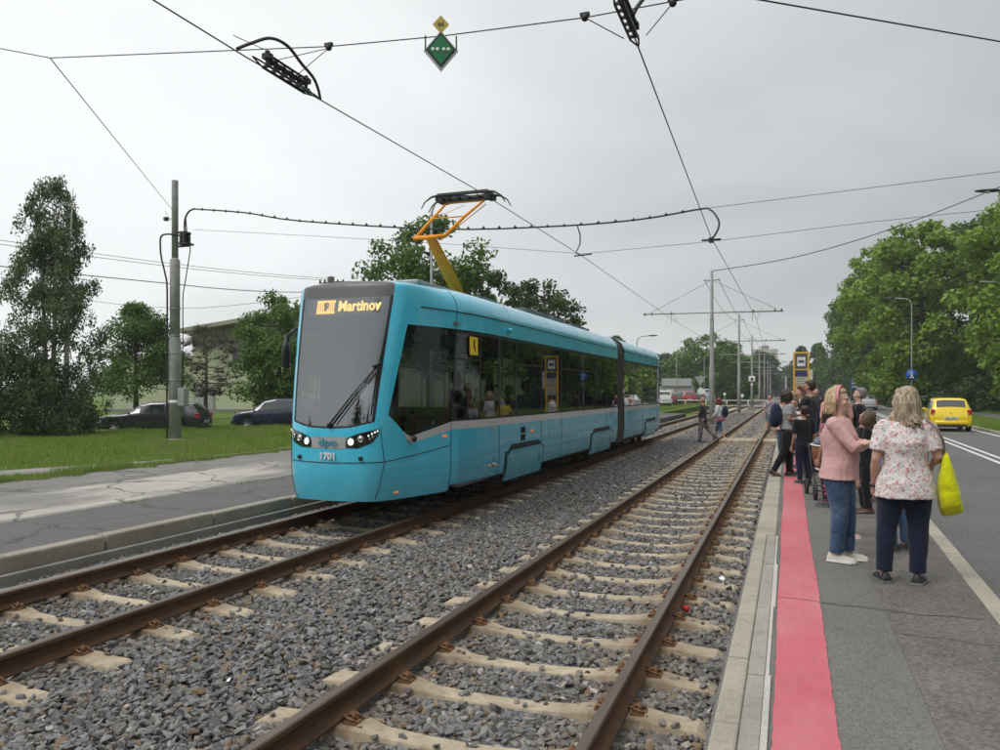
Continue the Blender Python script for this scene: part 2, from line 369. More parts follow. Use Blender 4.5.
# ================================================================== SETTING
def strip(name, rows, z, mat, kind='structure', th=0, parent=None):
    """rows: list of (Y, X0, X1); a sheet (or slab of thickness th)"""
    b = MB()
    for (y0, a0, b0), (y1, a1, b1) in zip(rows, rows[1:]):
        b.add([(a0, y0, z), (b0, y0, z), (b1, y1, z), (a1, y1, z)], [(0, 1, 2, 3)])
        if th:
            b.add([(a0, y0, z), (a1, y1, z), (a1, y1, z-th), (a0, y0, z-th)], [(0, 1, 2, 3)])
            b.add([(b0, y0, z), (b1, y1, z), (b1, y1, z-th), (b0, y0, z-th)], [(0, 1, 2, 3)])
    if th:
        for (y, a, c) in (rows[0], rows[-1]): b.add([(a, y, z), (c, y, z), (c, y, z-th), (a, y, z-th)], [(0, 1, 2, 3)])
    o = b.build(name, mat, parent, fix=bool(th))
    if not parent: tag(o, kind=kind)
    return o
KB = lambda y: 1.16+.035*y            # left edge of the roadside kerb
RL = lambda y: KB(y)+.15              # road starts
RR = lambda y: 6.95+.035*y            # road ends
strip('ground', [(-400, -1500, 1500), (3500, -1500, 1500)], -.40, M['lawn'])
strip('ballast_bed', [(-8, -7.02, -.3), (400, -7.02, -.3)], -.215, M['bed'])
strip('road', [(-12, RL(-12), RR(-12)), (40, RL(40), RR(40)), (260, RL(260)-3, RR(260)+1), (600, 20, 34)], -.02, M['asph_road'], th=.3)
strip('platform', [(-12, -.36, KB(-12)), (34, -.36, KB(34))], .092, M['asph_smooth'], th=.35)
strip('worn_asphalt_strip', [(-12, .675, KB(-12)), (34, .675, KB(34))], .097, M['asph_rough'])
strip('red_safety_line', [(yy_, -.072+random.uniform(-.004, .004)+.004*math.sin(yy_*1.7), .229+random.uniform(-.004, .004)+.005*math.sin(yy_*1.1)) for yy_ in np.arange(-3, 33.5, .06)], .0985, M['red'])
strip('gravel_shoulder', [(34, -.3, RL(34)), (400, -.3, RL(200))], -.03, M['bed'], th=.2)
strip('left_platform', [(-10, -13.0, -7.15), (26, -13.0, -7.15), (34, -10.6, -7.15), (60, -9.2, -7.15)], .13, M['asph_left'], th=.5)
strip('left_verge', [(-10, -400, -13.0), (26, -400, -13.0), (34, -400, -10.6), (60, -400, -9.2), (110, -400, -9.8), (300, -400, -9.8)], .11, M['lawn'], th=.5)
M['dirtpath'] = concrete('worn_path', (.20,.19,.17), (.30,.285,.255), (.09,.10,.05), 1.2)
strip('worn_path', [(6, -16.4, -14.7), (10, -15.6, -14.0), (12.8, -14.6, -13.5), (14.6, -13.9, -13.15), (16.5, -13.6, -13.1)], .118, M['dirtpath'])
strip('right_verge', [(-10, RR(-10), 60), (260, RR(260), 160)], .05, M['lawn'], th=.4)
strip('footpath', [(-10, 10.0, 12.0), (200, 10+.035*200, 12+.035*200)], .06, M['asph_road'])
b = MB()
def kerb_row(parent, name, x0f, x1f, y0, y1, ln, z0, z1, mats, bev=.012, gap=.012, mi=None, rnd=.004):
    me = {}
    y = y0; k = 0
    while y < y1:
        L_ = ln if not callable(ln) else ln(k)
        xa, xb = x0f(y), x1f(y)
        sk = (x0f(y+L_)-xa)
        bb = MB(); dz = random.uniform(-rnd, rnd)
        bb.add([(xa, y+gap, z0), (xb, y+gap, z0), (xb+sk, y+L_, z0), (xa+sk, y+L_, z0),
                (xa, y+gap, z1+dz), (xb, y+gap, z1+dz), (xb+sk, y+L_, z1+dz), (xa+sk, y+L_, z1+dz)],
               [(3,2,1,0),(4,5,6,7),(0,1,5,4),(1,2,6,5),(2,3,7,6),(3,0,4,7)])
        bb.build(name, mats if not callable(mats) else mats(y), parent, bevel=bev)
        y += L_; k += 1
pk = empty('platform_kerb', (0,0,0)); tag(pk, kind='structure')
kerb_row(pk, 'kerb_stone', lambda y: -.345, lambda y: -.222, -3, 9.4, 1.0, -.2, .105, M['kerb'])
kerb_row(pk, 'kerb_slab', lambda y: -.218, lambda y: -.125, -3, 9.4, 1.55, -.1, .1, M['kerb_grey'], .004, .004)
kerb_row(pk, 'mortar_strip', lambda y: -.123, lambda y: -.095+.012*math.sin(y*2.1), -3, 9.4, 1.55, -.1, .102, M['kerb_white'], .003, 0)
kerb_row(pk, 'kerb_stone', lambda y: -.345, lambda y: -.125, 9.42, 33.9, 1.0, -.2, .105, M['kerb'])
rk = empty('roadside_kerb'); tag(rk, kind='structure')
kerb_row(rk, 'kerb_stone', KB, RL, -6, 40, 1.0, -.3, .1, M['kerb'])
rk2 = empty('verge_kerb'); tag(rk2, kind='structure')
kerb_row(rk2, 'kerb_stone', lambda y: RR(y)-.13, RR, 18, 120, 2.0, -.3, .075, M['kerb'])
lk = empty('left_platform_kerb'); tag(lk, kind='structure')
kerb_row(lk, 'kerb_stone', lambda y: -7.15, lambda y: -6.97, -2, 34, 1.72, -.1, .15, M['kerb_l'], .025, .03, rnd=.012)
tr = empty('concrete_trough'); tag(tr, kind='structure')
kerb_row(tr, 'trough_wall', lambda y: -6.95, lambda y: -6.87, -2, 34, 3.0, -.25, .0, M['trough'], .008, .006)
kerb_row(tr, 'trough_wall', lambda y: -6.62, lambda y: -6.54, -2, 34, 3.0, -.25, -.055, M['trough'], .008, .006)
strip('trough_floor', [(-2, -6.87, -6.62), (34, -6.87, -6.62)], -.12, M['trough'], parent=tr)
gk = empty('grass_kerb'); tag(gk, kind='structure')
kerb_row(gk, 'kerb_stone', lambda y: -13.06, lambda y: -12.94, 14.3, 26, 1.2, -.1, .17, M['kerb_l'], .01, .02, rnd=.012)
# crack across the platform
b = MB(); px = -.05
pts = [(-.07, 6.62), (.1, 6.60), (.25, 6.56), (.4, 6.53), (.52, 6.54), (.7, 6.48), (.9, 6.43), (1.1, 6.47), (1.3, 6.45)]
for (a, c), (d, e_) in zip(pts, pts[1:]):
    wd = .008; b.add([(a, c-wd, .0995), (d, e_-wd*.7, .0995), (d, e_+wd*.6, .0995), (a, c+wd, .0995)], [(0,1,2,3)])
M['crack'] = pbr('tar_crack', (.035,.034,.032), .8, 0, .2, 10)
tag(b.build('platform_crack', M['crack'], fix=False), kind='structure')
# road markings
def line(name, f0, f1, y0, y1, z=-.0155, step=8):
    ys = list(np.linspace(y0, y1, max(2, int((y1-y0)/step)+1)))
    return strip(name, [(y, f0(y), f1(y)) for y in ys], z, M['paint'])
CLN = lambda y: 4.02+.035*y
line('centre_line', lambda y: CLN(y), lambda y: CLN(y)+.12, 2, 72)
line('centre_line', lambda y: CLN(y)+.30, lambda y: CLN(y)+.42, 2, 72)
for k in range(12): line('centre_line', lambda y: CLN(y)+.15, lambda y: CLN(y)+.27, 76+k*9, 80+k*9)
line('edge_line', lambda y: RR(y)-.50, lambda y: RR(y)-.36, 33, 140)
line('bay_line', lambda y: 3.0+.02*(y-50)+.035*50, lambda y: 3.12+.02*(y-50)+.035*50, 47, 68)
# pedestrian crossing boards between the rails and the road crossing far off
cs = empty('track_crossing'); tag(cs, kind='structure')
for (x0, x1) in ((-2.36, -1.02), (-.86, -.36), (-4.0, -2.52)):
    n = 3 if x0 > -2.4 and x1 < -.9 else 1
    for k in range(n):
        xa = x0+(x1-x0)*k/n; xb = x0+(x1-x0)*(k+1)/n-.015
        if x0 < -3.9: continue
        MB().box(xa, xb, 29.6, 31.4, -.2, -.03).build('crossing_slab', M['sleeper'], cs, bevel=.01)
strip('road_crossing', [(100, -30, 2), (106, -30, 2)], -.012, M['kerb_l'])

# ================================================================== TRACKS
RAILP = [(-.0625,-.149),(-.0625,-.139),(-.02,-.125),(-.008,-.11),(-.008,-.045),(-.033,-.033),(-.0335,-.008),(-.026,0),
         (.026,0),(.0335,-.008),(.033,-.033),(.008,-.045),(.008,-.11),(.02,-.125),(.0625,-.139),(.0625,-.149)]
def make_track(cx, label, y0, ys, yend):
    t = empty('tram_track', (cx, 0, 0), 0, label, 'tram track', 'tram tracks')
    for sx in (-.7525, .7525):
        b = MB(); n = len(RAILP)
        Ys = [-4, 420]
        vs = [(sx+x, y, z) for y in Ys for x, z in RAILP]
        for j in range(n):
            k = (j+1) % n; mi = 1 if 6 <= j <= 8 else 0
            b.add([vs[j], vs[k], vs[n+k], vs[n+j]], [(0,1,2,3)], mi)
        b.build('rail', [M['rail'], M['railhead']], t)
    # one sleeper mesh: raised rail seats, dished middle, splayed foot
    b = MB(); rs = []
    for x in (-1.25, -1.2, -1.02, -.93, -.58, -.45, -.2, 0, .2, .45, .58, .93, 1.02, 1.2, 1.25):
        a = abs(x)
        top = -.152 if .58 <= a <= .93 else (-.165-.012*(a-.93)/.3 if a > .93 else -.165-.03*(1-(a/.58)**2))
        wt = .098 if a > .5 else .070; wb = .135 if a > .5 else .105
        if a == 1.25: top -= .03
        rs.append([Vector((x, -wb, -.34)), Vector((x, -wb, top-.09)), Vector((x, -wt, top-.008)), Vector((x, -wt+.012, top)), Vector((x, wt-.012, top)), Vector((x, wt, top-.008)), Vector((x, wb, top-.09)), Vector((x, wb, -.34))])
    b.rings(rs, smooth=False)
    s0 = b.build('sleeper', M['sleeper'], t, loc=(0, y0, 0))
    for x in (-1.13, 1.13): pass
    # fastening: plate + two bent clips
    b = MB(); s = 1
    b.box(.066, .15, -.055, .055, -.154, -.141)
    b.tube([(s*.145, -.035, -.138), (s*.10, -.045, -.120), (s*.055, -.025, -.120), (s*.11, 0, -.110), (s*.055, .025, -.120), (s*.10, .045, -.120), (s*.145, .035, -.138)], .009, 6)
    b.lathe([(.016, -.142), (.016, -.105), (.009, -.105), (.009, -.09), (.002, -.088)], (s*.112, 0, 0), 6)
    cl0 = b.build('rail_clip', M['clip'], s0, loc=(-.7525, 0, 0)); clips = [cl0]
    for (x_, rz_) in ((-.7525, math.pi), (.7525, 0), (.7525, math.pi)): q_ = cl0.copy(); C.objects.link(q_); q_.location = (x_, 0, 0); q_.rotation_euler = (0, 0, rz_); clips.append(q_)
    for k in range(1, ys):
        c = s0.copy(); C.objects.link(c); c.location = (random.uniform(-.015, .015), y0+k*.675+random.uniform(-.015, .015), random.uniform(-.006, .004)); c.rotation_euler = (0, 0, random.uniform(-.006, .006))
        yy = y0+k*.675
        if yy < 40:
            for q in (clips if yy < 30 else clips[:1]):
                d = q.copy(); C.objects.link(d); d.parent = c
    return t
make_track(-1.69, 'empty tram track beside the red-striped platform, running past the waiting people', 3.93-6*.675, 150, 100)
make_track(-5.6, 'tram track carrying the blue tram, beside the left platform kerb', 4.3-6*.675, 150, 100)

# ---------------------------------------------------------------- ballast (points carrying procedural stones)
def ballast_nodes():
    g = bpy.data.node_groups.new('ballast', 'GeometryNodeTree')
    g.interface.new_socket('Geometry', in_out='INPUT', socket_type='NodeSocketGeometry')
    g.interface.new_socket('Geometry', in_out='OUTPUT', socket_type='NodeSocketGeometry')
    N = g.nodes; Lk = g.links.new
    gi = N.new('NodeGroupInput'); go = N.new('NodeGroupOutput')
    g2i = N.new('GeometryNodeGeometryToInstance')
    def vec_rand(lo, hi, seed):
        q = N.new('FunctionNodeRandomValue'); q.data_type = 'FLOAT_VECTOR'; q.inputs[0].default_value = lo; q.inputs[1].default_value = hi
        q.inputs['Seed'].default_value = seed; return q
    for k in range(16):
        ic = N.new('GeometryNodeMeshIcoSphere'); ic.inputs['Radius'].default_value = 1; ic.inputs['Subdivisions'].default_value = 1
        sp = N.new('GeometryNodeSetPosition'); rv = vec_rand((-.43,-.43,-.43), (.43,.43,.43), k*7+1)
        Lk(ic.outputs[0], sp.inputs[0]); Lk(rv.outputs[0], sp.inputs['Offset'])
        ch = N.new('GeometryNodeConvexHull'); Lk(sp.outputs[0], ch.inputs[0])
        tf = N.new('GeometryNodeTransform'); rr = random.Random(k)
        tf.inputs['Scale'].default_value = (rr.uniform(.75, 1.2), rr.uniform(.6, .95), rr.uniform(.35, .68)); Lk(ch.outputs[0], tf.inputs[0])
        sm = N.new('GeometryNodeSetMaterial'); sm.inputs['Material'].default_value = M['stone']; Lk(tf.outputs[0], sm.inputs[0])
        Lk(sm.outputs[0], g2i.inputs[0])
    iop = N.new('GeometryNodeInstanceOnPoints'); Lk(gi.outputs[0], iop.inputs['Points']); Lk(g2i.outputs[0], iop.inputs['Instance'])
    iop.inputs['Pick Instance'].default_value = True
    ri = N.new('FunctionNodeRandomValue'); ri.data_type = 'INT'
    ri.inputs[4].default_value = 0; ri.inputs[5].default_value = 15; ri.inputs['Seed'].default_value = 5; Lk(ri.outputs[2], iop.inputs['Instance Index'])
    ro = vec_rand((-.7,-.7,0), (.7,.7,6.28), 3); Lk(ro.outputs[0], iop.inputs['Rotation'])
    at = N.new('GeometryNodeInputNamedAttribute'); at.data_type = 'FLOAT'; at.inputs[0].default_value = 'size'; Lk(at.outputs[0], iop.inputs['Scale'])
    st = N.new('GeometryNodeStoreNamedAttribute'); st.data_type = 'FLOAT'; st.domain = 'INSTANCE'; st.inputs['Name'].default_value = 'tint'
    rt = N.new('FunctionNodeRandomValue'); rt.data_type = 'FLOAT'; rt.inputs['Seed'].default_value = 9
    Lk(iop.outputs[0], st.inputs[0]); Lk(rt.outputs[1], st.inputs['Value']); Lk(st.outputs[0], go.inputs[0])
    return g
BN = ballast_nodes()
def scatter_ballast(y0, y1, dens, smin, smax):
    Xa, Xb = -6.86, -.37
    n = int((y1-y0)*(Xb-Xa)*dens)
    x = rng.uniform(Xa, Xb, n); y = rng.uniform(y0, y1, n)
    sz = smin+(smax-smin)*rng.beta(1.4, 2.2, n)
    z = np.full(n, -.195)+rng.normal(0, .011, n)
    for (cx, ys, ln) in ((-1.69, 3.93, 150), (-5.6, 4.3, 150)):
        dx = np.abs(x-cx)
        kk = np.abs(((y-ys+.3375) % .675)-.3375)
        inside = (dx < 1.27)
        onsl = inside & (kk < .135)
        z = np.where(inside & ~onsl, z-.006-.012*(dx < .6), z)
        z = np.where(onsl, np.where((rng.uniform(0, 1, n) < .035) & (np.abs(dx-.75) > .16), np.where(dx < .55, -.186, -.166), -9), z)
        for rr in (.7525,): z = np.where(np.abs(dx-abs(rr)) < .085+sz*.6, np.where(np.abs(dx-abs(rr)) < .03+sz*.9, -9, z-.03), z)
    z = np.where((x > -6.86) & (x < -6.48), np.where(x < -6.6, -.11, -9), z)
    z = np.where((np.abs(y-30.5) < 1) & (x > -2.5), -9, z)
    # gentle shoulders between and outside the tracks
    z += np.where((x > -4.35) & (x < -2.95), .02*np.cos((x+3.65)/.7*math.pi/2), 0)
    keep = z > -1
    if y0 < 20: 
        # a few strays on the sleepers
        pass
    V = np.stack([x, y, z], 1)[keep]; sz = sz[keep]
    me = bpy.data.meshes.new('ballast'); me.vertices.add(len(V)); me.vertices.foreach_set('co', V.astype(np.float32).ravel())
    a = me.attributes.new('size', 'FLOAT', 'POINT'); a.data.foreach_set('value', sz.astype(np.float32))
    o = bpy.data.objects.new('ballast', me); C.objects.link(o); md = o.modifiers.new('stones', 'NODES'); md.node_group = BN
    tag(o, kind='stuff', label='grey crushed stone ballast filling the track bed between the sleepers', cat='ballast')
    return o
b_near = scatter_ballast(1.0, 13, 1150, .019, .043)
scatter_ballast(13, 34, 620, .025, .045)
scatter_ballast(34, 75, 240, .036, .06)
# slim litter bits on the ballast
for (x, y, c_) in ((-.62, 8.2, 'between the right rail and the platform, nearer one'), (-.58, 9.1, 'between the right rail and the platform, farther one'), (-3.4, 4.2, 'in the wide gravel between the two tracks'), (-1.3, 3.2, 'between the rails of the empty track')):
    b = MB(); b.M = Matrix.Translation((x, y, -.15)) @ Euler((random.random(), random.random(), random.random()*6)).to_matrix().to_4x4()
    b.add([(-.03,-.02,0),(.0,-.025,.01),(.035,-.01,0),(.03,.02,.008),(-.005,.022,-.004),(-.03,.015,.006)], [(0,1,4,5),(1,2,3,4)])
    tag(b.build('paper_scrap', M['white']), 'white paper scrap '+c_, 'litter', 'scraps of litter on the ballast')
b = MB(); b.M = Matrix.Translation((-.83, 6.95, -.15)) @ Euler((1.4, .2, .5)).to_matrix().to_4x4()
b.lathe([(.018,-.04),(.022,-.036),(.022,.036),(.018,.04)], n=12)
M['redcan'] = pbr('red_can', (.55,.02,.02), .35, 0, .1); tag(b.build('crushed_can', M['redcan']), 'small red can lying against the right rail', 'litter')
# ---------------------------------------------------------------- grass blades
def grass(name, label, n, fx, y0, y1, z, hmin, hmax, wd, clump=.4, cat='grass'):
    y = rng.uniform(y0, y1, n)
    a, c = fx(y); x = a+(c-a)*rng.uniform(0, 1, n)
    h = rng.uniform(hmin, hmax, n)*(1+.8*(np.sin(x*1.7+np.sin(y*.9)*2)*np.sin(y*1.3+x*.6) > .35))
    th = rng.uniform(0, 6.283, n); ln = rng.normal(0, .35, (n, 2))*h[:, None]
    dx = np.cos(th)*wd; dy = np.sin(th)*wd
    if name in ('lawn_grass', 'edge_grass'):
        pc_ = np.interp(y, [6, 10, 12.8, 14.6, 16.5], [-15.5, -14.8, -14.05, -13.5, -13.3]); pw_ = np.interp(y, [6, 10, 12.8, 14.6, 16.5, 16.6], [.8, .75, .5, .35, .2, 0]); h = np.where(np.abs(x-pc_) < pw_*(1+.25*np.sin(y*5)), .001, h)
    V = np.empty((n, 3, 3)); V[:, 0] = np.stack([x-dx, y-dy, np.full(n, z)], 1); V[:, 1] = np.stack([x+dx, y+dy, np.full(n, z)], 1)
    V[:, 2] = np.stack([x+ln[:, 0], y+ln[:, 1], z+h], 1)
    o = npmesh(name, V.reshape(-1, 3), np.arange(3*n).reshape(-1, 3), M['blade']); return tag(o, label, cat, kind='stuff')
vx = lambda y: np.where(y < 26, -13.05, np.where(y < 34, -13.05+(y-26)*.3, -10.6))
grass('lawn_grass', 'uneven green grass of the verge in front of the parked cars', 150000, lambda y: (vx(y)-13, vx(y)), 6, 38, .1, .03, .11, .011)
grass('edge_grass', 'ragged grass fringe creeping over the edge of the left platform', 12000, lambda y: (-13.3-.0*y, -12.72+.12*np.sin(y*3)+.1*np.sin(y*7.3)), 5, 20, .12, .04, .13, .007)
grass('weeds', 'small weeds growing from the joint and kerb of the left platform', 1500, lambda y: (np.where(np.sin(y*2.3)+np.sin(y*5.1) > .9, -8.9, -13.0), np.where(np.sin(y*2.3)+np.sin(y*5.1) > .9, -8.82, -12.8)), 5, 24, .13, .02, .07, .006, cat='weeds')
grass('far_lawn_grass', 'mown grass strip beside the row of distant parked cars', 16000, lambda y: (-14-.0*y, np.where(y < 60, -9.3, -9.9)), 45, 110, .1, .08, .2, .03)
grass('right_verge_grass', 'green roadside verge between the road and footpath', 50000, lambda y: (RR(y)+.05, RR(y)*0+9.95+.035*y), 24, 90, .05, .05, .14, .016)
grass('right_far_grass', 'grass behind the footpath below the tall trees', 30000, lambda y: (12.1+.035*y, 24+.035*y), 35, 110, .05, .08, .2, .025)
# ================================================================== TRAM
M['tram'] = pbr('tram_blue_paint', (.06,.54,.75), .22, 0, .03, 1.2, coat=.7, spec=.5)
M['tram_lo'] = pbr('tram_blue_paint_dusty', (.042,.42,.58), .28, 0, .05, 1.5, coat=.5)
M['tram_white'] = pbr('tram_grey_stripe', (.50,.50,.51), .35, 0, .05, 3, coat=.3)
M['tram_band'] = pbr('tram_front_grey', (.42,.43,.44), .3, .1, .05, 3, coat=.4)
M['tram_topgrey'] = pbr('tram_dark_grey', (.085,.085,.09), .45, 0, .06, 3, coat=.15)
M['seam'] = pbr('seam_black', (.012,.014,.016), .6)
M['glass_side'] = glass('tram_side_glass', (.34,.37,.36), .05, .01)
M['glass_front'] = glass('tram_windscreen', (.66,.68,.69), .20, .03)
M['amber'] = emit('amber_led', (1, .62, .16), 2.6)
M['ledbox'] = emit('amber_led_field', (1, .55, .12), 1.9)
M['disp'] = pbr('display_panel', (.10,.10,.105), .5)
M['lamp_white'] = emit('headlamp_lit', (1, .98, .92), 1.6)
M['chrome'] = pbr('lamp_reflector', (.7,.7,.7), .15, 1, .05)
M['orange_lamp'] = emit('orange_marker', (1, .28, .06), .5)
M['interior'] = pbr('tram_interior_grey', (.16,.165,.165), .7)
M['interior_dark'] = pbr('tram_interior_dark', (.045,.05,.05), .7)
M['seat'] = pbr('tram_seat_fabric', (.05,.09,.14), .8)
M['handrail'] = pbr('handrail_grey', (.55,.56,.55), .35, .2)
M['yellow_sticker'] = pbr('yellow_sticker', (.85,.60,.02), .5)
M['lime'] = pbr('lime_frame', (.42,.75,.05), .5)
M['paper'] = pbr('paper_white', (.7,.7,.68), .7)
PL = np.array([(0,0),(.3,.02),(.5,.06),(.6,.11),(.68,.18),(.76,.32),(.86,.58),(1.0,1.0),(1.1,1.35),(1.19,1.8),(1.24,2.4),(1.25,3.0),(1.25,20)], float)
# smooth the plan curve
_d = np.r_[0, np.cumsum(np.hypot(*np.diff(PL, axis=0).T))]
_u = np.linspace(0, _d[-1], 2600); _x = np.interp(_u, _d, PL[:, 0]); _y = np.interp(_u, _d, PL[:, 1])
_k = np.ones(17)/17; _x[9:-9] = np.convolve(_x, _k, 'same')[9:-9]; _y[9:-9] = np.convolve(_y, _k, 'same')[9:-9]; _y[:9] = np.interp(_u[:9], [_u[0], _u[9]], [0, _y[9]])
def us(s): return float(np.interp(s, _y, _u))          # arc position from distance behind the nose
RP = [(1,2.87),(.992,2.94),(.975,3.0),(.945,3.07),(.89,3.145),(.82,3.20),(.72,3.245),(.5,3.285),(.25,3.305),(0,3.31)]
def SP(u, z, off=0.0):
    sg = 1 if u >= 0 else -1; a = abs(u)
    x = float(np.interp(a, _u, _x)); y = float(np.interp(a, _u, _y))
    x1 = float(np.interp(a+.02, _u, _x)); y1 = float(np.interp(a+.02, _u, _y)); x0 = float(np.interp(max(a-.02, 0), _u, _x)); y0 = float(np.interp(max(a-.02, 0), _u, _y))
    tx, ty = x1-x0, y1-y0; l = math.hypot(tx, ty) or 1; nx, ny = ty/l, -tx/l
    if a < .02: nx, ny = 0, -1
    k = max(0, 1-y/2.8)
    x *= 1+.20*max(0, (z-1.15)/2.05)*min(1, (1.25-x)/.6)*k
    tuck = .06*(max(0, .8-z)/.5)**2
    lean = .44*(max(0, z-1.15)/2.05)**1.2
    x -= nx*tuck; y -= ny*tuck
    if z > 2.87:
        fa = float(np.interp(z, [q[1] for q in RP], [q[0] for q in RP])); fb = float(np.interp(z, [2.87, 3.08, 3.15, 3.19, 3.22, 3.25, 3.28, 3.309], [1, .995, .985, .96, .90, .78, .55, 0]))
        bl = min(1, max(0, y/1.5)); bl = bl*bl*(3-2*bl); x *= fb+(fa-fb)*bl
    y += lean*k
    if z > 3.15:
        q_ = 1-min(1, max(0, (y-.35)/1.6)); z = z-(z-3.15)*.62*q_
    return Vector((sg*(x+nx*off), y+ny*off, z))
class Car:
    def __init__(s, parent, mirror=None): s.p = parent; s.mir = mirror
    def pt(s, u, z, off=0):
        p = SP(u, z, off)
        if s.mir is not None: p.y = s.mir-p.y
        return p
    def patch(s, name, mat, u0, u1, z0, z1, off=0, nu=None, nz=4, smooth=True, parent=None, b=None):
        f = lambda q, *a: q(*a) if callable(q) else q
        own = b is None; b = b or MB()
        if nu is None:
            span = abs(f(u1, 1)-f(u0, 1)); nu = max(2, min(40, int(span/.06)))
        g = []
        for j in range(nz+1):
            t = j/nz; row = []
            for i in range(nu+1):
                # edges as functions of z fraction
                ua, ub = f(u0, t), f(u1, t); u = ua+(ub-ua)*i/nu
                za, zb = f(z0, u), f(z1, u); row.append(s.pt(u, za+(zb-za)*t, off))
            g += row
        W = nu+1
        b.add(g, [(j*W+i, j*W+i+1, (j+1)*W+i+1, (j+1)*W+i) for j in range(nz) for i in range(nu)], 0, smooth)
        if own: return b.build(name, mat, parent or s.p, fix=False)
    def seam(s, name, pts, wd=.006, off=.003, mat=None, b=None):
        """thin dark joint along a list of (u,z)"""
        own = b is None; b = b or MB(); P = []
        for (ua, za), (ub, zb) in zip(pts, pts[1:]):
            n = max(1, int(max(abs(ub-ua), abs(zb-za))/.08))
            for i in range(n): P.append((ua+(ub-ua)*i/n, za+(zb-za)*i/n))
        P.append(pts[-1])
        b.tube([s.pt(u, z, off) for u, z in P], wd, 4, smooth=False)
        if own: return b.build(name, mat or M['seam'], s.p, fix=False)

tram = empty('tram', (-5.6, 8.85, 0), 0, 'turquoise blue low-floor articulated tram with its pantograph raised, coming along the left track', 'tram')
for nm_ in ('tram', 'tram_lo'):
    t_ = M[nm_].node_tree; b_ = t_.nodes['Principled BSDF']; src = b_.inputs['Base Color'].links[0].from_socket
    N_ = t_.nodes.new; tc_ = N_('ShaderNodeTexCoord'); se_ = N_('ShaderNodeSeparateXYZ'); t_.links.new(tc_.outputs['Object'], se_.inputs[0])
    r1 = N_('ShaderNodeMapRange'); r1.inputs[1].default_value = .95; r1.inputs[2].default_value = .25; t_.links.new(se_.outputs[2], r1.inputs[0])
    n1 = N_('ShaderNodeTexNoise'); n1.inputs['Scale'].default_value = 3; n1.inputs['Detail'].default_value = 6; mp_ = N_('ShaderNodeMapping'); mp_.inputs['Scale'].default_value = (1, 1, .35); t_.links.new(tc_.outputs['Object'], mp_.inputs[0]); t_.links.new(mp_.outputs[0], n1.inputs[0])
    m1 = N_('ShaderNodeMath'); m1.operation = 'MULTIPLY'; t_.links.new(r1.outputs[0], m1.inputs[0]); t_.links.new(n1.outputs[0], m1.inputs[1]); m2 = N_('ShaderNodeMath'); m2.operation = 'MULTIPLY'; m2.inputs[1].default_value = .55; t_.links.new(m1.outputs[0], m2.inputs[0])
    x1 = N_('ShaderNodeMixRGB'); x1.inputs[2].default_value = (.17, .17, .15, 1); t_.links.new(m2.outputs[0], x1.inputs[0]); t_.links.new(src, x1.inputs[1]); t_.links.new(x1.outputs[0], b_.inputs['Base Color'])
UE1 = us(12.42); UE2 = us(8.85)
UW = .62                                   # windscreen half arc
uA, uB, uC = us(.24), us(.60), us(1.42)
def zl(u):       # lower edge of the glazing
    a = abs(u)
    return float(np.interp(a, [0, .3, UW, uA, uB, uC, 50], [1.245, 1.255, 1.33, 1.42, 1.12, 1.30, 1.30]))
def zlow(u):
    a = abs(u); return zl(u)-float(np.interp(a, [0, uB-.12, uB-.02, uC, 50], [0, 0, .09, .115, .115]))
def zbot(u):
    return float(np.interp(abs(u), [0, us(1.40), us(1.43), 50], [.30, .31, .37, .37]))
uP0, uP1 = us(.20), us(.30)
ZT = 2.62
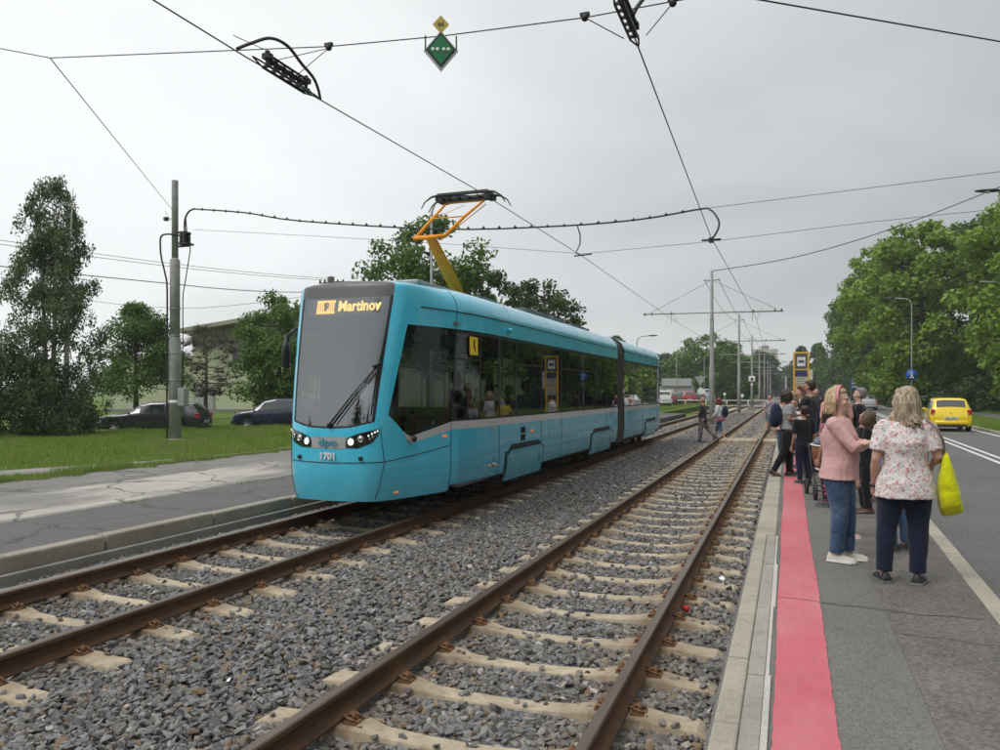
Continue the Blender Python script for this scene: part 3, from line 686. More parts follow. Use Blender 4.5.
def build_car(mirror, UE, front):
    c = Car(tram, mirror)
    nm = 'front_body' if front else 'rear_body'
    bu = us(1.6)
    # lower body: wrap round the nose then both sides
    c.patch('nose_panel', M['tram'], -bu, bu, zbot, zlow, nu=90, nz=12)
    for sg in (1, -1):
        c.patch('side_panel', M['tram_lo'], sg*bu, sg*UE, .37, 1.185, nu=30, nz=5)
        c.patch('stripe', M['tram_white'], sg*(uB-.12), sg*bu, zlow, zl, nu=16, nz=2, off=.002)
        c.patch('stripe', M['tram_white'], sg*bu, sg*UE, 1.185, 1.30, nu=16, nz=1, off=.002)
        # A pillar between windscreen and cab window
        c.patch('windscreen_pillar', M['tram'], lambda t: sg*UW, lambda t: sg*(uA+(uP1+.05-uA)*t), lambda u: zl(u), ZT, nu=6, nz=14)
        c.patch('upper_panel', M['tram'], sg*UW, sg*bu, ZT, 2.87, nu=18, nz=3)
        c.patch('upper_panel', M['tram'], sg*bu, sg*UE, ZT, 2.87, nu=24, nz=2)
        c.patch('roof_panel', M['tram'], sg*UW, sg*bu, 2.87, lambda u: 3.309, nu=18, nz=14)
        c.patch('roof_panel', M['tram'], sg*bu, sg*UE, 2.87, 3.309, nu=24, nz=14)
    # front glazing
    c.patch('windscreen', M['glass_front'], -UW+.035, UW-.035, lambda u: zl(u)+.02, 2.99, nu=24, nz=12, off=-.002)
    c.patch('front_header', M['tram_topgrey'], -UW, UW, 2.985, 3.305, nu=20, nz=10)
    for sg in (1, -1): c.patch('windscreen_frame', M['seam'], sg*(UW-.04), sg*UW, zl, 3.0, nu=1, nz=14)
    c.patch('windscreen_frame', M['seam'], -UW, UW, lambda u: zl(u)-.004, lambda u: zl(u)+.024, nu=20, nz=1)
    # cab side windows
    for sg in (1, -1):
        c.patch('cab_window', M['glass_side'], lambda t: sg*(uA+.0+(uP1+.05-uA)*t), lambda t: sg*uC, lambda u: zl(u), ZT, nu=16, nz=8, off=-.008)
        b = MB()
        c.seam('', [(sg*uC, zbot(uC)), (sg*uC, 1.2)], .005, b=b); c.seam('', [(sg*uC, 1.2), (sg*uC, 3.24)], .005, b=b)
        c.seam('', [(sg*uC, .97), (sg*us(.9), .90), (sg*us(.22), .815)], .006, b=b)
        c.seam('', [(sg*us(.22), .815), (sg*us(.2), 1.0), (sg*us(.17), 1.28)], .004, b=b)
        c.seam('', [(sg*us(.22), .80), (sg*us(.17), .5), (sg*us(.13), .32)], .004, b=b)
        c.seam('', [(sg*us(.55), 2.87), (sg*uC, 2.87), (sg*UE, 2.87)], .009, b=b)
        b.build('panel_joint', M['seam'], tram, fix=False)
    c.seam('panel_joint', [(-us(.22), .815), (0, .80), (us(.22), .815)], .006)
    return c
c1 = build_car(None, UE1, True)
c2 = build_car(22.2, UE2, False)
def side_strip(c, sg, s0, s1, z0, z1, name, mat, off=-.006, parent=None):
    return c.patch(name, mat, sg*us(s0), sg*us(s1), z0, z1, off=off, nu=max(1, int((s1-s0)/.5)), nz=2, parent=parent)
# panes; door leaves are glazed lower down too (dark glass down to the stripe only)
panes1 = [(1.46, 2.22), (2.28, 3.02), (3.12, 3.90), (3.96, 5.36), (5.42, 6.72), (6.78, 8.20), (8.26, 9.70), (9.76, 11.05), (11.11, 12.36)]
panes2 = [(1.5, 2.9), (2.96, 4.3), (4.36, 5.8), (5.86, 7.3), (7.36, 8.8)]
for c, pn, e0, e1 in ((c1, panes1, 1.42, 12.42), (c2, panes2, 1.42, 8.85)):
    for sg in (1, -1):
        prev = e0
        for k, (a, d) in enumerate(pn+[(e1, None)]):
            c.patch('window_pillar', M['seam'], sg*us(prev), sg*us(a), 1.30, ZT, off=-.004, nu=1, nz=2); prev = d
        b = MB()
        c.patch('', None, sg*us(e0), sg*us(e1), ZT-.05, ZT+.002, off=-.003, nu=12, nz=1, b=b)
        c.patch('', None, sg*us(e0), sg*us(e1), 1.298, 1.33, off=-.003, nu=12, nz=1, b=b)
        b.build('window_frame', M['seam'], tram, fix=False)
        for k, (a, d) in enumerate(pn):
            wdw = side_strip(c, sg, a, d, 1.33, ZT-.05, 'window', M['glass_side'], -.008)
            if (k % 3) != 1: side_strip(c, sg, a, d, 2.18, 2.205, 'window_bar', M['seam'], -.004, wdw)
# joints on the lower side, doors, roof panel joints
for c, js, rj, sgs in ((c1, (3.05, 5.36, 6.75, 11.08), (3.6, 5.9, 8.1, 9.3, 10.5), (1, -1)), (c2, (3.0, 5.8), (3., 5., 7.), (1, -1))):
    for sg in sgs:
        b = MB()
        for s_ in js: c.seam('', [(sg*us(s_), .38), (sg*us(s_), 1.18)], .0035, .002, b=b)
        for s_ in rj: c.seam('', [(sg*us(s_), 2.88), (sg*us(s_), 3.22)], .003, .001, b=b)
        b.build('panel_joint', M['seam'], tram, fix=False)
        side_strip(c, sg, 1.44 if c is c1 else 2, 12.3 if c is c1 else 8.6, .365, .395, 'sill_trim', M['seam'], .003)
# bogie skirts: dark arch + hung cover
def bogie_cover(c, sg, s0, s1):
    b = MB(); c.patch('', None, sg*us(s0-.09), sg*us(s1+.09), .33, lambda u: .84 if us(s0+.12) < abs(u) < us(s1-.12) else .74, off=.004, nu=14, nz=2, b=b)
    a = b.build('bogie_arch', M['seam'], tram, fix=False)
    zc = lambda u: .75 if us(s0+.14) < abs(u) < us(s1-.14) else .68
    b = MB()
    c.patch('', None, sg*us(s0), sg*us(s1), .245, zc, off=.022, nu=14, nz=2, b=b)
    # returned edges give the cover its thickness
    for zz in (.245,):
        P = [c.pt(sg*us(s0+(s1-s0)*i/8), zz, o_) for i in range(9) for o_ in (.022, -.01)]
        b.add(P, [(2*i, 2*i+1, 2*i+3, 2*i+2) for i in range(8)])
    for s_ in (s0, s1):
        P = [c.pt(sg*us(s_), z, o_) for z in (.245, .72) for o_ in (.022, -.01)]; b.add(P, [(0, 1, 3, 2)])
    b.build('bogie_cover', M['tram_lo'], tram, fix=False)
    b = MB(); p = c.pt(sg*us(s1-.22), .5, .026); b.cbox(p, (.008, .03, .1)); b.build('cover_latch', M['seam'], tram)
for sg in (1, -1):
    bogie_cover(c1, sg, 3.42, 5.42); bogie_cover(c1, sg, 9.4, 11.6); bogie_cover(c2, sg, 22.2-19.1, 22.2-16.85)
# wheels (mostly hidden) and underframe
for s_ in (3.85, 5.0, 9.9, 11.1, 17.3, 18.5):
    for x in (-.7525, .7525): b = MB(); b.lathe([(.3, -.06), (.32, -.055), (.29, -.03), (.29, .05), (.08, .06)], (x, s_, .3), 20, axis='x'); b.build('wheel', M['rail'], tram)
for (y0, y1) in ((.5, 12.3), (13.4, 21.0)): b = MB(); b.box(-.6 if y0 < 1 else -1.0, .6 if y0 < 1 else 1.0, y0, y1, .24, .36); b.build('underframe', M['seam'], tram)
# bellows of the articulation
b = MB(); n = 9
for k in range(n):
    y = 12.42+k*(.93/(n-1)); r = 1.0 if k % 2 else .99
    ring = [(x_*r*1.24, z_) for x_, z_ in [(1,.34),(1,1.2),(1,2.8),(.96,3.0),(.86,3.15),(.7,3.22),(.3,3.26)]]
    ring = ring+[(-x_, z_) for x_, z_ in ring[::-1]]
    if k == 0: rs = []
    rs.append([Vector((x_, y, z_)) for x_, z_ in ring])
b.rings(rs, smooth=False); b.build('articulation_bellows', M['rubber'], tram, fix=False)
# roof equipment
b = MB(); b.box(-.66, .66, 1.3, 3.2, 3.25, 3.325); b.build('roof_fairing', M['steel'], tram, bevel=.02)
for (a, d, w_, h_) in ((5.2, 6.0, .5, 3.36), (6.2, 8.0, .66, 3.41), (8.2, 9.2, .64, 3.42), (9.8, 11.6, .66, 3.38)):
    b = MB(); b.box(-w_, w_, a, d, 3.25, h_); b.build('roof_equipment', M['interior'], tram, bevel=.012)
b = MB(); b.box(-.66, .66, 14.5, 16.6, 3.25, 3.38); b.build('roof_equipment', M['steel'], tram, bevel=.012)
# front details -----------------------------------------------------
c = c1
HLu = [.25,.27,.42,.60,.66,.70]; lo = [1.0,.995,.995,1.06,1.13,1.20]; hi = [1.06,1.125,1.18,1.225,1.24,1.235]
M['hl_black'] = pbr('headlamp_housing', (.012,.012,.014), .12, 0, .1, coat=1)
for sg in (1, -1):
    a, bb = (.255, .69)
    hb = c.patch('headlight', M['hl_black'], sg*a, sg*bb, lambda u: float(np.interp(abs(u), HLu, lo)), lambda u: float(np.interp(abs(u), HLu, hi)), off=.006, nu=16, nz=3)
    def lens(u, z, r, mat, nm='lamp'):
        p = c.pt(sg*u, z, .008); nrm = (c.pt(sg*u, z, .03)-p).normalized(); q = nrm.to_track_quat('Z', 'Y').to_matrix()
        b = MB(); b.M = Matrix.Translation(p) @ q.to_4x4()
        b.lathe([(r*1.18, -.004), (r*1.18, .008), (r, .010), (r*.95, .004)], n=18, mi=1); b.ell((0, 0, .002), (r*.95, r*.95, .012), 16, 6)
        b.build(nm, [mat, M['chrome']], hb)
    lens(.33, 1.075, .042, M['lamp_white']); lens(.46, 1.115, .036, M['chrome'])
    for k, (uu, zz) in enumerate(((.56, 1.155), (.60, 1.18), (.635, 1.20), (.665, 1.215), (.575, 1.115), (.615, 1.14))): lens(uu, zz, .011, M['lamp_white'] if k < 4 else M['chrome'])
    lens2 = c.pt(sg*.46, .865, .004)
    b = MB(); b.M = Matrix.Translation(lens2); b.lathe([(.028, -.02), (.028, .008), (.018, .010), (.016, 0)], n=14, axis='y'); b.M = None
    b.build('parking_sensor', M['seam'], tram)
c.patch('front_emblem_band', M['tram_band'], -.262, .262, lambda u: .985+.01*abs(u), lambda u: 1.135+.0*u, off=.004, nu=10, nz=2)
def text(name, s, size, mat, parent, M4, extrude=.002, sx=1, align='CENTER', bold=0):
    cu = bpy.data.curves.new(name, 'FONT'); cu.body = s; cu.size = size; cu.extrude = extrude; cu.offset = bold; cu.align_x = align; cu.align_y = 'CENTER'
    to = bpy.data.objects.new(name, cu); C.objects.link(to)
    bpy.context.view_layer.update()
    me = bpy.data.meshes.new_from_object(to.evaluated_get(bpy.context.evaluated_depsgraph_get())); bpy.data.objects.remove(to)
    me.transform(Matrix.Diagonal((sx, 1, 1, 1))); me.transform(M4); me.materials.clear(); me.materials.append(mat)
    o = bpy.data.objects.new(name, me); C.objects.link(o)
    if parent: o.parent = parent
    return o
FR = Euler((R(90), 0, 0)).to_matrix().to_4x4()     # text facing -Y
M['logo'] = pbr('logo_blue', (.05,.30,.42), .4)
lg = text('operator_logo', 'dpo', .135, M['logo'], tram, Matrix.Translation((0, -.014, 1.065)) @ FR, .003, 1.35, bold=.002)
b = MB(); b.M = Matrix.Translation((-.125, -.014, 1.125)) @ Euler((0, R(-35), 0)).to_matrix().to_4x4(); b.box(-.016, .016, -.002, .002, -.004, .004); b.build('logo_accent', M['logo'], tram)
fn = text('fleet_number', '1701', .115, M['white'], tram, Matrix.Translation((-.0, -.014, .885)) @ FR, .002, 1.1, bold=.0045)
# destination display behind the windscreen
tilt = math.atan(.44*1.2/2.05*((2.84-1.15)/2.05)**.2)
def disp_M(x, z, dy=0): return Matrix.Translation((x, SP(0, z).y+dy, z)) @ Euler((R(90)-tilt, 0, 0)).to_matrix().to_4x4()
b = MB(); b.M = disp_M(0, 2.865, .055); b.box(-.56, .56, -.125, .125, -.02, 0); b.build('display_panel', M['disp'], tram)
b = MB(); b.M = disp_M(-.28, 2.865, .045)
for k in range(9):
    if k in (4,): continue
    b.box(-.14+k*.031, -.14+k*.031+.021, -.095, .095, 0, .004)
b.box(-.14, .14, .06, .095, .0, .003); b.box(-.14, .14, -.095, -.06, .0, .003); b.build('route_field', M['ledbox'], tram)
text('route_number', '9', .17, M['disp'], tram, disp_M(-.27, 2.865, .034), .002, 1.1)
text('destination', 'Martinov', .205, M['amber'], tram, disp_M(.23, 2.865, .045), .003, .86, bold=.005)
b = MB()
for k in range(30): b.M = disp_M(-.06+k*.0208, 2.865, .036); b.box(-.0022, .0022, -.1, .1, 0, .002)
b.build('display_grid', M['disp'], tram)
# wiper
b = MB(); q = lambda x, z, o_=.04: c.pt(x, z, o_)
b.tube([q(.02, 1.285), q(.30, 1.68), q(.565, 2.08)], [.014, .011, .008], 6); b.tube([q(.09, 1.30), q(.34, 1.66), q(.57, 2.0)], .008, 6)
b.tube([q(.56, 1.42, .02), q(.565, 2.05, .03), q(.585, 2.62, .02)], [.008, .017, .008], 6); b.tube([q(.50, 2.04, .05), q(.60, 2.10, .05)], .016, 6)
b.lathe([(.03, -.02), (.03, .03), (.01, .04)], c.pt(.02, 1.285, .02), 10, axis='y'); b.build('wiper', M['blackplastic'], tram)
# mirrors / side camera arms
b = MB(); p = c.pt(-us(.35), 2.5, .03)
b.tube([c.pt(-us(.3), 2.62, 0), p+Vector((-.10, -.04, .02)), p+Vector((-.12, -.05, -.1))], [.02, .02, .03], 8)
b.tube([p+Vector((-.12, -.05, .02)), p+Vector((-.13, -.06, -.2)), p+Vector((-.14, -.05, -.40)), p+Vector((-.12, -.04, -.46))], [(.02, .03), (.05, .07), (.05, .07), (.03, .03)], 10); b.build('wing_mirror', M['blackplastic'], tram)
b = MB(); p = c.pt(us(.62), 1.10, .02); b.tube([p+Vector((0, .05, 0)), p+Vector((.05, 0, 0))], .02, 8); b.ell(p+Vector((.06, -.03, .0)), (.035, .06, .045)); b.build('side_camera', M['blackplastic'], tram)
def side_dot(c, s_, z, sz, mat, nm):
    p = c.pt(us(s_), z, .003); b = MB(); nn = (c.pt(us(s_), z, .05)-p).normalized(); b.M = Matrix.Translation(p) @ nn.to_track_quat('X', 'Z').to_matrix().to_4x4(); b.cbox((0, 0, 0), (.012, sz[0], sz[1])); return b.build(nm, mat, tram, bevel=.003)
side_dot(c1, 1.28, 1.10, (.10, .04), M['orange_lamp'], 'indicator'); side_dot(c1, .42, .40, (.08, .03), M['orange_lamp'], 'marker_light')
for s_, z in ((3.25, .86), (5.85, .93), (7.3, .98), (9.9, 1.0), (11.5, 1.02)): side_dot(c1, s_, z, (.07, .05), M['steel'], 'door_button')
side_dot(c1, 4.75, 1.02, (.12, .04), M['orange_lamp'], 'indicator')
for z in (.93, 1.06): side_dot(c1, 4.25, z, (.24, .11), M['seam'], 'notice_plate')
for z in (.93, 1.06):
    for k in range(3): side_dot(c1, 4.19+k*.06, z, (.035, .06), M['paper'], 'notice_text')
b = MB(); b.lathe([(.04, 0), (.04, .07), (.02, .08)], c1.pt(us(3.45), 2.73, 0), 10, axis='x'); b.build('side_camera', M['tram'], tram)
side_dot(c1, 1.98, 2.40, (.26, .27), M['yellow_sticker'], 'pictogram_sign')
b = MB(); p = c1.pt(us(1.98), 2.40, .012); nn = (c1.pt(us(1.98), 2.4, .06)-p).normalized(); b.M = Matrix.Translation(p) @ nn.to_track_quat('X', 'Z').to_matrix().to_4x4(); p = Vector((0, 0, 0)); b.ell(p+Vector((0, 0, .08)), (.003, .025, .025)); b.box(p.x-.002, p.x+.002, p.y-.02, p.y+.02, p.z-.02, p.z+.055)
b.box(p.x-.002, p.x+.002, p.y-.012, p.y+.045, p.z-.04, p.z-.015); b.box(p.x-.002, p.x+.002, p.y+.02, p.y+.045, p.z-.09, p.z-.03); b.build('pictogram', M['seam'], tram)
b = MB(); p = c1.pt(us(3.0), 1.98, -.05); s_ = p.y
for (y0, y1, z0, z1) in ((-.14, .14, .15, .19), (-.14, .14, -.19, -.15), (-.14, -.10, -.19, .19), (.10, .14, -.19, .19)): b.box(p.x-.01, p.x+.01, s_+y0, s_+y1, p.z+z0, p.z+z1)
b.build('ticket_machine_frame', M['lime'], tram)
for s_, z, sz in ((10.2, 2.2, (.55, .5)), (10.2, 1.75, (.55, .45)), (11.1, 2.15, (.42, .35))): 
    p = c1.pt(us(s_), z, -.03); b = MB(); b.cbox(p, (.006, *sz)); pp = b.build('window_poster', M['paper'], tram)
    b = MB(); b.cbox(p+Vector((.006, -sz[0]*.12, .02)), (.003, sz[0]*.35, sz[1]*.5)); b.cbox(p+Vector((.006, sz[0]*.3, 0)), (.003, sz[0]*.15, sz[1]*.7)); b.build('poster_print', M['disp'], pp)
# interior
b = MB(); b.box(-1.2, 1.2, 1.5, 12.3, .36, .40); b.box(-1.2, 1.2, 13.4, 20.8, .36, .40); b.build('floor_panel', M['interior_dark'], tram)
b = MB(); b.box(-1.15, 1.15, 1.5, 12.3, 2.68, 2.72); b.box(-1.15, 1.15, 13.4, 20.8, 2.68, 2.72); b.build('ceiling_panel', M['interior'], tram)
b = MB(); b.box(-1.12, 1.0, 1.55, 1.60, .4, 1.5); b.box(-1.12, .2, 1.55, 1.6, 1.5, 2.68); b.build('cab_partition', M['interior_dark'], tram)
b = MB(); b.box(-.60, .60, .30, .85, .9, 1.36); b.box(-.35, .15, .35, .6, 1.34, 1.46); b.build('dashboard', M['interior_dark'], tram, bevel=.03)
b = MB(); b.box(-.25, .25, 1.15, 1.28, .95, 1.85); b.box(-.25, .25, .85, 1.25, .85, .98); b.build('driver_seat', M['interior_dark'], tram, bevel=.04)
sm = MB()
sm.box(-.22, .22, -.02, .06, .35, .95); sm.box(-.22, .22, -.42, .02, .33, .40); sm.box(-.18, .18, -.3, -.2, 0, .33)
s0 = sm.build('seat', M['seat'], tram, bevel=.03, loc=(.85, 4.3, .42))
for x in (.85, -.85):
    for y in (4.3, 5.1, 5.9, 7.9, 8.7, 10.0, 10.8, 11.6, 14.6, 15.4, 17.0, 17.8, 18.6):
        if (x, y) != (.85, 4.3): o = s0.copy(); C.objects.link(o); o.location = (x, y, .42)
b0 = MB(); b0.tube([(0,0,.4), (0,0,2.68)], .017, 8); h0 = b0.build('handrail', M['handrail'], tram, loc=(.62, 3.1, 0))
for x, y in ((.62, 2.3), (.75, 3.9), (.62, 5.6), (.62, 6.9), (.6, 8.3), (.62, 9.6), (-.62, 3.1), (-.6, 5.6), (-.6, 8.3), (.6, 11.2), (.6, 14.3), (.6, 16.2), (.6, 18.2)):
    o = h0.copy(); C.objects.link(o); o.location = (x, y, 0)
b = MB()
for x in (.62, -.62): b.tube([(x, 1.8, 2.15), (x, 12.2, 2.15)], .014, 6); b.tube([(x, 13.5, 2.15), (x, 20.5, 2.15)], .014, 6)
b.build('grab_rail', M['handrail'], tram)
# pantograph
pg = tram
b = MB()   # base frame
b.box(-.5, .5, 4.1, 4.2, 3.30, 3.40); b.box(-.5, .5, 4.9, 5.0, 3.30, 3.40); b.box(-.5, -.42, 4.1, 5.0, 3.36, 3.42); b.box(.42, .5, 4.1, 5.0, 3.36, 3.42); b.build('pantograph_base', M['interior'], pg, bevel=.01)
KY, KZ = 3.12, 4.30
b = MB(); b.tube([(0, 4.50, 3.38), (0, 4.02, 3.70), (0, KY, KZ)], [(.10, .05), (.13, .055), (.10, .04)], 8, smooth=False); b.build('pantograph_lower_arm', M['orange_arm'], pg, bevel=.005)
b = MB()
b.tube([(-.27, KY, KZ), (.27, KY, KZ)], .035, 10)
b.tube([(-.27, KY, KZ), (-.24, KY-.12, KZ-.03), (0, KY-.17, KZ-.05), (.24, KY-.12, KZ-.03), (.27, KY, KZ)], .03, 8)
for sg in (-1, 1): b.tube([(sg*.27, KY, KZ), (sg*.31, KY+.75, KZ+.48), (sg*.38, 4.62, 5.22)], [.03, .027, .02], 8)
b.tube([(-.3, KY+.75, KZ+.48), (.3, KY+.75, KZ+.48)], .012, 6); b.build('pantograph_upper_arm', M['orange_arm'], pg)
b = MB(); b.tube([(.06, 5.2, 3.55), (.42, 3.9, 4.55), (.45, 4.66, 5.2)], .008, 6) if 0 else None
b = MB(); b.tube([(-.38, 4.62, 5.22), (.38, 4.62, 5.22)], .015, 8); b.tube([(.1, KY+.2, KZ-.02), (.40, 4.66, 5.16)], .009, 6); b.tube([(-.31, KY+.75, KZ+.48), (0, 4.6, 5.16)], .005, 5); b.build('pantograph_link', M['orange_arm'], pg)
b = MB()
for y in (4.50, 4.82):
    b.tube([(-.83, y, 5.13), (-.76, y, 5.25), (-.62, y, 5.335), (-.5, y, 5.35), (.5, y, 5.35), (.62, y, 5.335), (.76, y, 5.25), (.83, y, 5.13)], [.009, .012, .02, .026, .026, .02, .012, .009], 8)
    b.box(-.5, .5, y-.022, y+.022, 5.345, 5.385)
for x in (-.52, -.3, -.1, .1, .3, .52): b.box(x-.02, x+.02, 4.48, 4.84, 5.27, 5.31)
b.box(-.55, .55, 4.60, 4.66, 5.25, 5.29); b.box(-.55, .55, 4.70, 4.76, 5.25, 5.29)
for x in (-.48, .48): b.box(x-.06, x+.06, 4.5, 4.84, 5.25, 5.36)
b.build('pantograph_head', M['blackplastic'], pg)
# ================================================================== PEOPLE
def cloth(name, col, var=.15, sc=7, wear=None, pattern=None):
    m = NT(name); v = m.O()
    c = m.ramp(m.noise(sc, 5, .6, v), [(.3, tuple(x*(1-var) for x in col)), (.7, tuple(min(1, x*(1+var)) for x in col))])
    if wear: c = m.mix(m.ramp(m.noise(5, 5, .6, v), [(.50, 0), (.66, .6)]), c, wear)
    if pattern == 'floral':
        for k, (scl, colr, th, dt) in enumerate(((26, (.55,.20,.21), .36, .06), (34, (.58,.34,.35), .36, .07), (40, (.17,.17,.165), .27, .05), (55, (.33,.34,.31), .25, .06))):
            nn = m.n('ShaderNodeTexNoise', {'Vector': v, 'Scale': 26+k*5, 'Detail': 3})
            q = m.n('ShaderNodeVectorMath', {0: v, 1: m.n('ShaderNodeVectorMath', {0: nn.outputs['Color'], 1: (dt,)*3}, operation='MULTIPLY').outputs[0]}, operation='ADD')
            vo = m.n('ShaderNodeTexVoronoi', {'Vector': q.outputs[0], 'Scale': scl}); c = m.mix(m.ramp(vo.outputs[0], [(th-.09, .9), (th, 0)]), c, colr)
    if pattern == 'camo':
        for k, colr in enumerate(((.16,.11,.12), (.05,.05,.055), (.30,.24,.24))):
            c = m.mix(m.ramp(m.noise(9+3*k, 3, .6, v), [(.52, 0), (.54, 1)]), c, colr)
    if pattern == 'dots':
        vo = m.n('ShaderNodeTexVoronoi', {'Vector': v, 'Scale': 26}); c = m.mix(m.ramp(vo.outputs[0], [(.34, 1), (.38, 0)]), c, (.55,.12,.18))
    if pattern == 'plaid':
        c = m.mix(m.ramp(m.noise(14, 2, .5, v, (1, 1, .3)), [(.5, 0), (.55, .8)]), c, (.6,.45,.45)); c = m.mix(m.ramp(m.noise(12, 2, .5, v), [(.56, 0), (.6, .8)]), c, (.10,.10,.16))
    m.set(m.b, 'Base Color', c); m.set(m.b, 'Roughness', .88); m.set(m.b, 'Specular IOR Level', .15)
    m.set(m.b, 'Sheen Weight', .15)
    wv = m.noise(14, 4, .6, v, (1.2, 1.2, .6)); m.bump(m.math('ADD', wv, m.math('MULTIPLY', m.noise(420, 2, .6, v), .06)), .02, .55)
    return m.mat
def skin_mat(name, col):
    m = NT(name); v = m.O()
    c = m.ramp(m.noise(16, 4, .6, v), [(.3, tuple(x*.88 for x in col)), (.7, col)])
    m.set(m.b, 'Base Color', c); m.set(m.b, 'Roughness', .5); m.set(m.b, 'Subsurface Weight', .08); m.set(m.b, 'Subsurface Radius', (.02,.008,.005)); m.set(m.b, 'Subsurface Scale', .5)
    return m.mat
def hair_mat(name, a, bcol):
    m = NT(name); v = m.O()
    nz = m.noise(60, 3, .6, v, (1, 1, .12)); c = m.ramp(nz, [(.35, a), (.65, bcol)])
    m.set(m.b, 'Base Color', c); m.set(m.b, 'Roughness', .45); m.set(m.b, 'Specular IOR Level', .4); m.bump(nz, .012, .9); return m.mat
SK = skin_mat('skin_light', (.52,.30,.22)); SK2 = skin_mat('skin_tanned', (.42,.22,.15)); SK3 = skin_mat('skin_fair', (.58,.37,.29))
HB = hair_mat('hair_blonde', (.30,.20,.10), (.55,.42,.25)); HD = hair_mat('hair_dark', (.018,.012,.01), (.05,.033,.024)); HBR = hair_mat('hair_brown', (.06,.035,.022), (.13,.08,.045))
HR = hair_mat('hair_dark_red', (.09,.012,.012), (.2,.03,.03)); HG = hair_mat('hair_grey', (.12,.11,.10), (.25,.23,.21)); HDB = hair_mat('hair_dark_blonde', (.15,.10,.06), (.52,.42,.30))
M['eye_w'] = pbr('eye_white', (.7,.68,.66), .3); M['eye_d'] = pbr('eye_dark', (.03,.02,.015), .2); M['lips'] = pbr('lips', (.42,.12,.11), .5)
V3 = Vector
def rot_pts(pts, Mx): return [Mx @ V3(p) for p in pts]
def remesh(o, vox, smooth=2, disp=None):
    md = o.modifiers.new('remesh', 'REMESH'); md.mode = 'VOXEL'; md.voxel_size = vox; md.use_smooth_shade = True
    if smooth: s = o.modifiers.new('smooth', 'SMOOTH'); s.iterations = smooth; s.factor = .5
    if disp:
        tx = bpy.data.textures.get('folds%g' % disp[1]) or bpy.data.textures.new('folds%g' % disp[1], 'CLOUDS'); tx.noise_scale = disp[1]; tx.noise_depth = 3
        d = o.modifiers.new('folds', 'DISPLACE'); d.texture = tx; d.strength = disp[0]; d.mid_level = .5; d.texture_coords = 'LOCAL'
class Body:
    """pose in units of body height; x right, y forward, z up"""
    def __init__(s, h, female=False, bulk=1, belly=0, lean=0, side=0, arms=None, legs=None, hyaw=0, hpitch=0, child=False, stoop=0):
        s.h = h; s.f = female; s.bulk = bulk; s.lean = lean; s.child = child; s.belly = belly; s.side = side; s.stoop = stoop
        sw = .098 if female else .112
        if child: sw = .095
        s.sw = sw*(1+(bulk-1)*.4)
        s.arms = arms or {}; s.legs = legs or {}; s.hyaw = hyaw; s.hp = hpitch
    def tp(s, x, y, z):   # torso bending point
        d = max(0, z-.52); return V3((x+s.side*d, y+s.lean*d+s.stoop*max(0, z-.75)*2, z-.35*s.lean*s.lean*d))
    def sh(s, sg): return s.tp(sg*s.sw, -.005, .800)
    def arm(s, sg):
        a = s.arms.get('R' if sg > 0 else 'L')
        S = s.sh(sg)
        if a is None: a = (S+V3((sg*.03, -.012, -.175)), S+V3((sg*.038, .03, -.325)))
        E, Wr = V3(a[0]), V3(a[1])
        return S, E, Wr
    def leg(s, sg):
        a = s.legs.get('R' if sg > 0 else 'L')
        H = V3((sg*.052*(1+(s.bulk-1)*.5), 0, .50))
        if a is None: a = ((sg*.055, .012, .28), (sg*.058, -.012, .042), 0, 0)
        return H, V3(a[0]), V3(a[1]), (a[2] if len(a) > 2 else 0), (a[3] if len(a) > 3 else 0)
    def headM(s):
        nb = s.tp(0, .004, .855)
        return Matrix.Translation(nb) @ Euler((R(-s.hp), 0, R(s.hyaw)), 'XYZ').to_matrix().to_4x4()
    def hand(s, b, E, Wr, sg, sc, curl=.5, palm=None, r=1):
        d = (Wr-E).normalized()
        inw = V3((-sg, .25, 0)) if abs(d.z) > .6 else V3((0, 0, -1))
        n = (inw - d*inw.dot(d)).normalized()       # palm normal (towards which fingers curl)
        t = d.cross(n).normalized()*(1 if sg > 0 else -1)
        if t.dot(V3((0, 1, 0))) < 0 and abs(d.z) > .6: t = -t
        b.tube([Wr-d*.006, Wr+d*.018, Wr+d*.038, Wr+d*.050], [(.0135, .012), (.020, .0095), (.0235, .0095), (.021, .008)], 8) if 0 else None
        # flattened palm as three tubes side by side
        for k in (-1, -.33, .33, 1):
            b.tube([Wr-d*.004, Wr+d*.02+t*k*.012, Wr+d*.052+t*k*.018], [.0095, .0092, .0078], 8)
        for k, ln in ((-1, .034), (-.33, .041), (.33, .044), (1, .039)):
            p0 = Wr+d*.05+t*k*.018; a = curl*.5+.12*k
            d1 = (d*math.cos(a)+n*math.sin(a)).normalized(); d2 = (d*math.cos(a+curl)+n*math.sin(a+curl)).normalized(); d3 = (d*math.cos(a+curl*1.8)+n*math.sin(a+curl*1.8)).normalized()
            p1 = p0+d1*ln*.45+t*k*.003; p2 = p1+d2*ln*.32; p3 = p2+d3*ln*.24
            b.tube([p0, p1, p2, p3], [.0062*r, .0058*r, .0053*r, .0042*r], 7)
        p0 = Wr+d*.014+t*.016; p1 = p0+(d*.5+t*.75+n*.35).normalized()*.022; p2 = p1+(d*.85+t*.25+n*.45).normalized()*.02; p3 = p2+(d*.95+n*.35).normalized()*.012
        b.tube([p0, p1, p2, p3], [.0075, .0070, .0062, .0048], 7)
